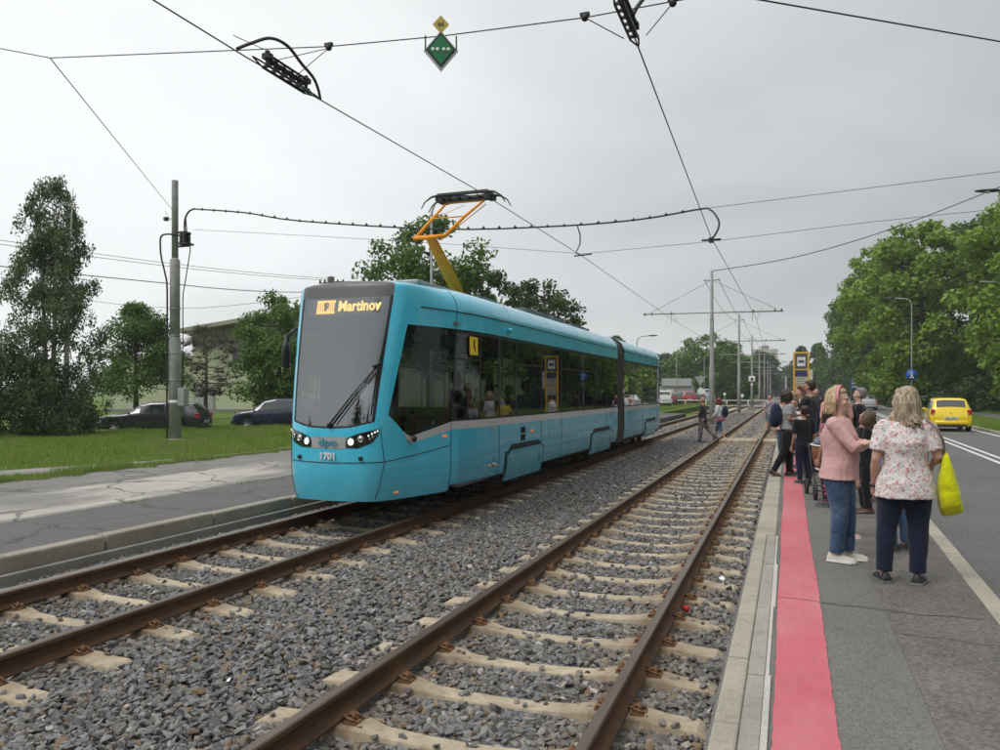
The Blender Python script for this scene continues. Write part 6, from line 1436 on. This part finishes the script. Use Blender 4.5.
b = MB(); b.tube([(0, 0, 0), (0, 0, 3.3)], .04, 6); b.build('post', M['steel'], ys_)
b = MB(); b.prism([(-.5, 3.2), (.5, 3.2), (0, 2.3)], .03, 'y', -.06); b.build('triangle_plate', M['steel'], ys_); b = MB(); b.lathe([(.3, -.08), (.3, -.05)], (.05, 0, 1.9), 18, axis='y', smooth=False); b.build('round_plate', M['white'], ys_)
for x, y, r_, z in ((-6.4, 88, .22, 1.6), (-5.0, 96, .3, 1.4), (-.4, 110, .25, 1.6)):
    o = empty('signal_post', (x, y, -.1), 0, {-6.4: 'small white round signal far left of the centre poles', -5.0: 'small white square signal by the far crossing', -.4: 'small white marker right of the centre poles'}[x], 'signal'); b = MB(); b.tube([(0, 0, 0), (0, 0, z)], .035, 6); b.build('post', M['steel'], o); b = MB(); b.lathe([(r_*.7, -.06), (r_*.7, -.03)], (0, 0, z), 14, axis='y', smooth=False); b.build('plate', M['white'], o)
# level crossing barrier fence line
br = empty('barrier_rail', (0, 97, 0), 0, 'low white railing at the far road crossing', 'railing')
for k in range(9): b = MB(); b.tube([(-14+k*2.4, 0, -.1), (-14+k*2.4, 0, .75)], .05, 6); b.build('post', M['white'], br)
b = MB(); b.tube([(-14, 0, .72), (5.2, 0, .72)], .05, 6); b.build('rail', M['white'], br)
# mesh fence along the right side of the track far away
ff = empty('mesh_fence', (0, 0, 0), 0, 'tall pale mesh fence beside the right track, receding behind the waiting people', 'fence')
for k in range(22):
    b = MB(); y = 62+k*5; b.tube([(-.15, y, -.2), (-.15, y, 2.9)], .045, 6); b.build('fence_post', M['steel'], ff)
b = MB()
for k in range(14): b.tube([(-.15, 62, .1+k*.2), (-.15, 167, .1+k*.2)], .008, 4)
for k in range(200): b.tube([(-.15, 62+k*.525, 0), (-.15, 62+k*.525, 2.8)], .006, 3)
o = b.build('fence_mesh', M['steel'], ff, fix=False)
# stop totem
st = empty('stop_totem', (.46, 31.4, PZ), R(4), 'tall yellow-framed tram stop timetable stand at the end of the platform', 'stop sign')
b = MB()
for x in (-.25, .25): b.box(x-.03, x+.03, -.03, .03, 0, 3.08)
b.box(-.28, .28, -.03, .03, 3.04, 3.10)
for z in (2.45, 1.85, 1.28): b.box(-.22, .22, -.02, .02, z-.02, z+.02)
b.build('frame', M['yellow'], st, bevel=.012)
b = MB(); b.box(-.19, .19, -.015, .015, 2.52, 2.98); pn = b.build('stop_panel', M['disp'], st); b = MB(); b.box(-.14, .14, -.022, -.016, 2.58, 2.92); b.build('panel_face', M['paper'], pn)
b = MB(); b.box(-.1, .1, -.028, -.0225, 2.70, 2.80); b.build('panel_print', M['disp'], pn)
b = MB(); b.box(-.20, .20, -.015, .015, 2.22, 2.40); b.build('name_strip', pbr('strip_violet', (.04,.04,.16), .5), st)
for z0, z1 in ((1.9, 2.18), (1.5, 1.82)): b = MB(); b.box(-.20, .20, -.015, .015, z0, z1); p_ = b.build('timetable', pbr('timetable_cream%d' % int(z0*10), (.58,.56,.44), .6), st); b = MB(); [b.box(-.17, .17, -.019, -.0155, z0+.04+q*.06, z0+.06+q*.06) for q in range(4)]; b.build('print_lines', M['disp'], p_)
b = MB(); b.lathe([(.20, -.03), (.20, .0)], (-.02, 0, 1.05), 20, axis='y'); b.box(-.2, .18, -.03, 0, .55, 1.0); b.build('lower_panel', M['white'], st)
b = MB(); b.box(.28, .40, -.02, .02, 1.75, 2.45); b.build('side_board', pbr('cream_board', (.55,.55,.45), .6), st)
b = MB(); b.tube([(-.02, 0, -.05), (-.02, 0, 1.0)], .03, 6) ; b.build('post', M['steel'], st)
# ================================================================== BUILDINGS
def cw(Xc, Zc, z): return V3((-.3425*Zc+.9395*Xc, .9395*Zc+.3425*Xc, z))
def wallmat(name, c, v=.07):
    m = NT(name); cc = m.ramp(m.noise(.5, 5, .6), [(.3, tuple(x*(1-v*2) for x in c)), (.7, c)]); cc = m.mix(m.ramp(m.noise(1.5, 6, .7, None, (1, 1, .15)), [(.5, 0), (.75, .25)]), cc, tuple(x*.7 for x in c))
    m.set(m.b, 'Base Color', cc); m.set(m.b, 'Roughness', .9); m.bump(m.noise(40, 4, .7), .004, .4); return m.mat
M['lime_wall'] = wallmat('pale_green_render', (.52,.55,.37)); M['grey_wall'] = wallmat('grey_cladding', (.23,.225,.205)); M['roofedge'] = wallmat('roof_edge', (.36,.36,.28))
bd = empty('hall_building', (-43.5, 40.8, -.2), A20, 'pale green hall with a grey gable behind the parked cars', 'building')
# local frame: x to the right along the facade, y away
def F(Xc): return (Xc+27.2)   # local x of a facade position
b = MB(); apx, el, er = F(-11.5), F(-24.7), F(1.7)
y0 = 9.5
b.prism([(el, 0), (er, 0), (er, 6.6), (apx, 8.9), (el, 6.6)], 30, 'y', y0); b.build('wall', M['lime_wall'], bd)
b = MB(); b.prism([(el-.0, 5.5), (er, 5.5), (er, 6.62), (apx, 8.92), (el, 6.62)], .06, 'y', y0-.065); b.build('gable_cladding', M['grey_wall'], bd)
for k in range(26): b = MB(); x = el+.5+k*1.0; zt = 6.5+min((x-el)*.174, (er-x)*.174); b.box(x-.02, x+.02, y0-.085, y0-.066, 5.5, zt); b.build('cladding_joint', M['seam'], bd) if x < F(-13) else None
b = MB(); b.prism([(el-.7, 6.55), (apx, 8.95), (er+.7, 6.55), (er+.7, 6.85), (apx, 9.25), (el-.7, 6.85)], 32, 'y', y0-1.2); b.build('roof', M['roofedge'], bd)
b = MB(); b.box(el-7, el, y0+1.0, y0+14, 0, 4.6); b.build('annex_wall', M['lime_wall'], bd); b = MB(); b.box(el-7.3, el+.0, y0+.7, y0+14.3, 4.6, 4.85); b.build('annex_roof', M['roofedge'], bd)
b = MB(); b.box(el-7, er, y0-.12, y0-.07, 0, .55); b.build('plinth', M['grey_wall'], bd)
def win(x, z, w_, h_, nm='window'):
    b = MB(); b.box(x-w_/2, x+w_/2, y0-.10, y0-.067, z-h_/2, z+h_/2); o = b.build(nm, pbr('frame_grey', (.4,.4,.38), .5) if 'frame_grey' not in bpy.data.materials else bpy.data.materials['frame_grey'], bd)
    for sx in (-.25, .25): b = MB(); b.box(x+sx*w_-w_*.22, x+sx*w_+w_*.22, y0-.115, y0-.101, z-h_*.43, z+h_*.43); b.build('pane', M['car_glass'], o)
win(F(-20.4), 4.85, 2.3, 1.5); win(F(-16.2), 4.85, 2.3, 1.5); win(F(-18.6), 1.1, 1.2, .4); win(F(-15), 1.1, 1.2, .4)
b = MB(); b.box(F(-24.6), F(-23), y0-.11, y0-.068, 0, 2.6); b.build('door', M['sgrey'], bd, bevel=.01)
# far buildings
tb = empty('apartment_tower', (-11.5, 443, 0), R(2), 'pale apartment tower hazy on the horizon between the poles', 'building'); b = MB(); b.box(-6.5, 6.5, 0, 12, -1, 24.5); b.build('wall', wallmat('pale_panel', (.50,.46,.40)), tb)
for r_ in range(7):
    for q in range(4): b = MB(); b.box(-5.5+q*3, -3.7+q*3, -.15, -.02, 3+r_*3, 4.7+r_*3); b.build('window', M['grey_wall'], tb)
b = MB(); b.box(-2, 2, 3, 8, 24.5, 26.5); b.build('roof_hut', M['grey_wall'], tb)
sb_ = empty('low_building', (-16.5, 118, 0), R(5), 'low grey building behind the far parked cars', 'building'); b = MB(); b.box(-6, 3.5, 0, 8, -.2, 2.6); b.build('wall', wallmat('grey_panel', (.36,.36,.37)), sb_); b = MB(); b.box(-1, 3.2, -.3, 7, 2.6, 3.7); b.build('upper_block', wallmat('grey_panel2', (.42,.42,.43)), sb_)
for k in range(4): b = MB(); b.box(-5.5+k*1.7, -4.5+k*1.7, -.06, -.02, 1.2, 2.1); b.build('window', M['paper'], sb_)
# ================================================================== TREES
M['bark'] = pbr('bark_brown', (.07,.055,.04), .95, 0, .25, 6, .02, 25); M['bark_pale'] = pbr('birch_bark', (.42,.40,.36), .85, 0, .15, 5, .01, 20, wear=(.06,.055,.05)); M['bark_olive'] = pbr('bark_olive', (.10,.095,.06), .9, 0, .2, 6)
LF = {'birch': mat_leaf('leaf_birch', (.06,.092,.033), (.09,.13,.048), (.13,.175,.07)), 'shrub': mat_leaf('leaf_dark', (.032,.06,.018), (.05,.09,.025), (.085,.13,.04)), 'mid': mat_leaf('leaf_mid', (.06,.125,.022), (.09,.17,.03), (.14,.235,.05)),
      'lime': mat_leaf('leaf_lime', (.10,.18,.02), (.17,.28,.03), (.26,.36,.06)), 'bare': mat_leaf('leaf_purple', (.035,.025,.024), (.055,.038,.034), (.075,.055,.045)), 'far': mat_leaf('leaf_far', (.035,.06,.028), (.05,.08,.036), (.065,.10,.045))}
def crown_mesh(centers, radii, n, size, droop=0, seed=1, shell=.55):
    g = np.random.default_rng(seed)
    w_ = radii**2; k = g.choice(len(centers), n, p=w_/w_.sum())
    d = g.normal(size=(n, 3)); d /= np.linalg.norm(d, axis=1)[:, None]
    r_ = radii[k]*g.uniform(0, 1, n)**shell
    P = centers[k]+d*r_[:, None]*np.array([1, 1, .8])
    if droop: P[:, 2] -= droop*g.uniform(0, 1, n)*radii[k]
    nrm = g.normal(size=(n, 3))+d*.7+np.array([0, 0, .5]); nrm /= np.linalg.norm(nrm, axis=1)[:, None]
    t1 = np.cross(nrm, g.normal(size=(n, 3))); t1 /= np.linalg.norm(t1, axis=1)[:, None]; t2 = np.cross(nrm, t1)
    if droop: t1[:, 2] = -abs(t1[:, 2])-.6; t1 /= np.linalg.norm(t1, axis=1)[:, None]
    s_ = size*g.uniform(.55, 1.35, n)
    a = t1*s_[:, None]; c_ = t2*s_[:, None]*.62
    V = np.empty((n, 4, 3)); V[:, 0] = P-a; V[:, 1] = P-c_*.9+a*.1; V[:, 2] = P+a; V[:, 3] = P+c_
    return V.reshape(-1, 3), np.arange(4*n).reshape(-1, 4)
def make_tree(label, x, y, z0, h, cr, cb, kind, n, size, seed, trunk=.18, group=None, clumps=60, prof='round', droop=0, bark='bark', stems=1, cat='tree', csz=(.16, .30), name='tree', split=True, sx=1.0, twigs=0):
    g = np.random.default_rng(seed); t = empty(name, (x, y, z0), 0, label, cat, group)
    tt = g.uniform(0, 1, clumps); 
    if prof == 'round': rad = np.sqrt(np.maximum(.05, 1-(2*tt-1)**2))**.8
    elif prof == 'dome': rad = np.clip(1.1*(1-tt**2.2), .12, 1)
    elif prof == 'birch': rad = np.interp(tt, [0, .12, .35, .6, .85, 1], [.95, 1.0, .9, .68, .48, .14])
    elif prof == 'cone': rad = np.interp(tt, [0, .15, .6, 1], [.7, 1, .6, .12])
    elif prof == 'shrub': rad = np.interp(tt, [0, .3, .7, 1], [1, 1, .85, .4])
    a = g.uniform(0, 2*math.pi, clumps); lump = 1+.18*np.sin(3*a+seed)+.12*np.sin(5*a+tt*7+seed*2)
    rr = rad*np.sqrt(g.uniform(.12, 1, clumps))*cr*.86*lump
    cen = np.stack([np.cos(a)*rr*sx, np.sin(a)*rr, h*cb+(h*(1-cb)-cr*csz[0]*.8)*tt], 1); rads = cr*g.uniform(csz[0], csz[1], clumps)*np.where(tt > .85, .8, 1)
    V, Fc = crown_mesh(cen, rads, n, size, droop, seed)
    o = npmesh('crown', V, Fc, LF[kind], t)
    b = MB()
    for s_ in range(stems):
        ox = (s_-(stems-1)/2)*.45; lean_ = g.normal(0, .006*h, 2)
        top = V3((ox*2.2+lean_[0], lean_[1], h*.93)); P = [V3((ox, 0, -.15)), V3((ox*1.1+g.normal(0, .05), g.normal(0, .05), h*.2)), V3((ox*1.5+lean_[0]*.5, lean_[1]*.5, h*.55)), top]
        b.tube(P, [trunk*1.25, trunk, trunk*.6, trunk*.12], 9)
        for k in g.choice(clumps, min(clumps, 26 if n < 9000 else 36), replace=False):
            c_ = V3(cen[k]); tz = min(max(h*cb*.75, c_.z-cr*.45*g.uniform(.6, 1.3)), h*.85); q = tz/(h*.93)
            base = P[1].lerp(P[3], q) if q > .2 else P[0].lerp(P[1], q/.2)
            md = base.lerp(c_, .5)+V3((0, 0, -.04*h*g.uniform(0, 1))); b.tube([base, md, c_], [trunk*.32, trunk*.18, trunk*.05], 5)
    if twigs:
        for k in range(clumps):
            for q in range(twigs):
                d = V3(g.normal(size=3)); d.normalize(); d.z = abs(d.z)*.6+.2*d.z; c_ = V3(cen[k]); p1 = c_+d*rads[k]*1.2; b.tube([c_-d*rads[k]*.3, c_.lerp(p1, .5)+V3(g.normal(size=3))*.05, p1], [.018, .011, .004], 3)
    b.build('trunk', M[bark], t, fix=False)
    return t
T = make_tree
T('tall weeping birch with pale stems at the left edge, beside the parked charcoal car', -26.2, 22.4, -.1, 10.2, 2.35, .06, 'birch', 40000, .056, 3, .10, prof='birch', droop=1.5, bark='bark_pale', stems=3, clumps=210, csz=(.10, .2))
T('second birch cut off by the left edge of the view', -29.9, 21.9, -.1, 7.2, 1.6, .06, 'birch', 12000, .062, 5, .09, prof='birch', droop=1.2, bark='bark_pale', stems=2, clumps=80, csz=(.14, .28))
T('dense dark shrub filling the foot of the birch', -26.6, 21.6, -.1, 3.4, 2.5, .02, 'shrub', 15000, .06, 7, .05, prof='shrub', clumps=90, cat='shrub', name='shrub')
T('dark shrub at the lower left edge of the view', -28.9, 20.3, -.1, 3.0, 2.0, .02, 'shrub', 9000, .06, 8, .05, prof='shrub', clumps=60, cat='shrub', name='shrub')
T('rounded green tree with a leaning trunk between the birch and the grey pole', -31.1, 31.3, -.2, 6.7, 2.35, .28, 'mid', 18000, .075, 12, .13, clumps=90, csz=(.2, .36), prof='dome')
T('nearly bare purplish tree in front of the pale hall', -32.5, 38.2, -.2, 6.0, 2.5, .28, 'bare', 420, .06, 14, .12, clumps=130, bark='bark_olive', csz=(.16, .28), twigs=13)
T('full green tree right of the bare tree, next to the tram nose', -24.1, 33.6, -.2, 7.0, 2.3, .10, 'mid', 22000, .085, 17, .14, clumps=90, csz=(.2, .36))
T('slim pointed tree tip rising beside the tram roof', -25.5, 36.0, -.2, 7.2, .9, .2, 'mid', 4500, .08, 18, .08, clumps=40, prof='cone')
T('light green tree standing right behind the pantograph', -16.6, 35.6, -.2, 10.7, 3.3, .3, 'mid', 14000, .11, 21, .18, clumps=70, csz=(.18, .32))
T('dark open-crowned tree to the right of the pantograph', -14.9, 39.0, -.2, 9.0, 2.3, .3, 'shrub', 7000, .11, 22, .18, clumps=42, csz=(.17, .28))
T('dark tree with a ragged top above the middle of the tram', -12.7, 42.0, -.2, 8.6, 2.9, .3, 'shrub', 8000, .11, 24, .18, clumps=46, csz=(.17, .28))
T('low bright tree showing just above the tram articulation', -13.9, 66.0, -.2, 7.0, 2.4, .3, 'mid', 7000, .13, 26, .18, clumps=50)
T('small green bush showing behind the articulation', -15.5, 62.0, -.2, 6.6, 2.0, .3, 'mid', 5000, .13, 27, .16, clumps=40)
# big trees right of the road
RT = [(17.5, 68, 18.5, 6.8), (12.2, 86, 18.5, 6.8), (22, 78, 20.5, 7.5), (11.8, 103, 20, 6.6), (19, 96, 20.5, 7.0), (12.0, 124, 21, 7.0), (13, 148, 20, 7.0), (25, 60, 19, 7.5), (28, 90, 22, 8), (12.5, 178, 21, 7.5)]
RL_ = ['front tree of the big roadside group, behind the lamp with the blue sign', 'leafy tree left of the front one, overhanging the silver car', 'tallest tree in the middle of the roadside group', 'tree at the left side of the roadside group', 'tree behind the middle of the roadside group', 'leftmost near tree of the roadside group leaning over the road', 'farther tree down the right side of the road', 'tree at the right edge of the view', 'tall tree at the back right of the group', 'farthest tree of the right roadside row']
for k, (x, y, h, r_) in enumerate(RT):
    T(RL_[k], x, y, -.2, h, r_, .09, 'lime' if k in (0, 1, 2, 3, 7) else 'mid', 24000 if k < 5 or k == 7 else 13000, .24 if k < 5 else .30, 40+k, .32, clumps=110, csz=(.13, .24), group='big trees right of the road', prof='round')
# undergrowth below them
for k, (x, y, r_, h_) in enumerate(((15.5, 76, 4.5, 3.4), (21, 72, 5.0, 4.0), (14.2, 92, 4.0, 3.4), (14.5, 112, 4.5, 4.0), (27, 66, 5.5, 4.5), (14, 135, 5, 4.5), (20, 88, 5, 4.2))):
    T('dark undergrowth shrub below the roadside trees, %s' % ['beneath the blue-signed lamp', 'right of the lamp', 'behind the silver car', 'left and farther back', 'at the right edge', 'farthest down the road', 'deep under the tallest tree'][k], x, y, -.2, h_, r_, .0, 'shrub', 7000, .18, 60+k, .08, prof='shrub', clumps=60, cat='shrub', name='shrub', group='shrubs under the roadside trees')
wb_ = empty('litter_bin', (16.2, 72, .05), 0, 'small green bin on the grass under the trees', 'bin'); b = MB(); b.lathe([(.26, 0), (.3, .9), (.33, .92), (.3, 1.02), (.05, 1.06)], n=14); b.build('drum', pbr('bin_green', (.10,.16,.10), .6), wb_)
cy = Q_('cyclist in a red top far off below the trees', 13.2, 100, .05, 0, Body(1.7, False, 1.0), dict(mat=cloth('red_top', (.55,.04,.05), .1), sleeve=.5), dict(mat=blackc), blacksh, dict(mat=HD, vol=1.05), SK2, vox=.03, eyes=False)
# far left and horizon trees
for k, (x, y, h, r_, kd) in enumerate(((-13.0, 138, 12.0, 7, 'mid'), (-8.8, 150, 9.2, 5, 'mid'), (-20, 150, 9.4, 4.5, 'far'), (-24, 160, 10, 5, 'far'), (-6.5, 215, 12.5, 5, 'far'), (-14, 190, 11.5, 7, 'far'))):
    T('distant tree beyond the parked cars, %s' % ['round and tallest', 'just right of the round one', 'left of the round one', 'farthest left', 'behind the centre poles', 'behind the round one'][k], x, y, -.2, h, r_, .04, kd, 8000, .3, 80+k, .2, clumps=70, group='distant trees beyond the parked cars')
T('dark poplar-like tree on the horizon beside the apartment tower', -7.2, 300, 0, 17, 3.0, .05, 'far', 5000, .5, 95, .3, clumps=40, prof='cone', csz=(.3, .5))
for k, (x, y, h, r_, pf) in enumerate(((3.5, 230, 14, 4, 'cone'), (8, 240, 16, 4.5, 'cone'), (12, 225, 13, 5, 'round'), (17, 235, 17, 5, 'cone'), (22, 230, 19, 6, 'round'))):
    T('dark conifer on the horizon right of the stop stand, number counted from the left: %s' % ['first', 'second', 'third', 'fourth', 'fifth'][k], x, y, 0, h, r_, .02, 'far', 5000, .45, 100+k, .25, clumps=50, prof=pf, group='horizon trees', csz=(.2, .4))
def far_wood(name, label, x0, x1, y, h, seed, n=30000):
    g = np.random.default_rng(seed); m_ = 90; xs = g.uniform(x0, x1, m_); hs = h*(1+.22*np.sin(xs*.11+seed)+.15*np.sin(xs*.37))*g.uniform(.5, 1, m_)
    cen = np.stack([xs, y+g.uniform(-6, 6, m_), hs], 1); rads = g.uniform(.22, .38, m_)*h
    cen2 = cen.copy(); cen2[:, 2] *= .35; V, Fc = crown_mesh(np.r_[cen, cen2], np.r_[rads, rads*1.1], n, (x1-x0)/260+.35, 0, seed)
    tag(npmesh(name, V, Fc, LF['far']), label, 'wood', kind='stuff')
far_wood('distant_wood', 'dark line of woodland closing the view behind the centre poles', -60, 30, 330, 13, 5)
far_wood('distant_wood', 'dark woodland beyond the end of the road on the right', 20, 110, 300, 17, 6)
far_wood('distant_wood', 'far woodland behind the pale hall and the tram', -190, -50, 200, 9, 7)
far_wood('unseen_rear_wood', 'unseen row of trees behind the viewer, added for the tram windscreen to reflect', -75, 25, -46, 13, 9, 14000)  # out-of-view trees, added to break up the sky reflected in the windscreen
def side_wood(x, y0_, y1_, h, seed, n, label):
    g = np.random.default_rng(seed); m_ = 70; ys_q = g.uniform(y0_, y1_, m_); hs = h*g.uniform(.3, .85, m_)
    cen = np.stack([x+g.uniform(-4, 4, m_), ys_q, hs], 1); V, Fc = crown_mesh(cen, g.uniform(.2, .34, m_)*h, n, .45, 0, seed); tag(npmesh('unseen_side_wood', V, Fc, LF['mid']), label, 'wood', kind='stuff')
side_wood(34, -70, 58, 15, 31, 26000, 'unseen wood along the right side of the road, added for the tram windows to reflect')  # out-of-view trees, added so the tram glass reflects dark green
for o in list(scn.objects):
    if o.parent and o.name.split('.')[0] in ('panel_joint', 'cladding_joint', 'plate_characters', 'print_lines', 'notice_text', 'door_joint', 'stay_rod', 'insulator', 'fence_mesh', 'sign_marks', 'display_grid', 'route_field', 'poster_print', 'door_handle', 'grab_rail', 'number_plate_characters', 'sign_symbol', 'destination', 'fleet_number', 'operator_logo', 'plate_number', 'insulating_rod', 'runner', 'insulator_arm'): o['kind'] = 'stuff'
# ================================================================== AIR
hz = MB(); hz.box(-260, 200, -25, 520, -2.5, 60)
m = bpy.data.materials.new('haze_air'); m.use_nodes = True; n_ = m.node_tree; n_.nodes.clear(); o_ = n_.nodes.new('ShaderNodeOutputMaterial'); v_ = n_.nodes.new('ShaderNodeVolumePrincipled')
v_.inputs['Color'].default_value = (.78,.80,.82,1); v_.inputs['Density'].default_value = .0006; v_.inputs['Anisotropy'].default_value = .2; n_.links.new(v_.outputs[0], o_.inputs['Volume'])
USE_HAZE = True
if USE_HAZE: tag(hz.build('haze', m), 'thin grey air', 'haze', kind='stuff')
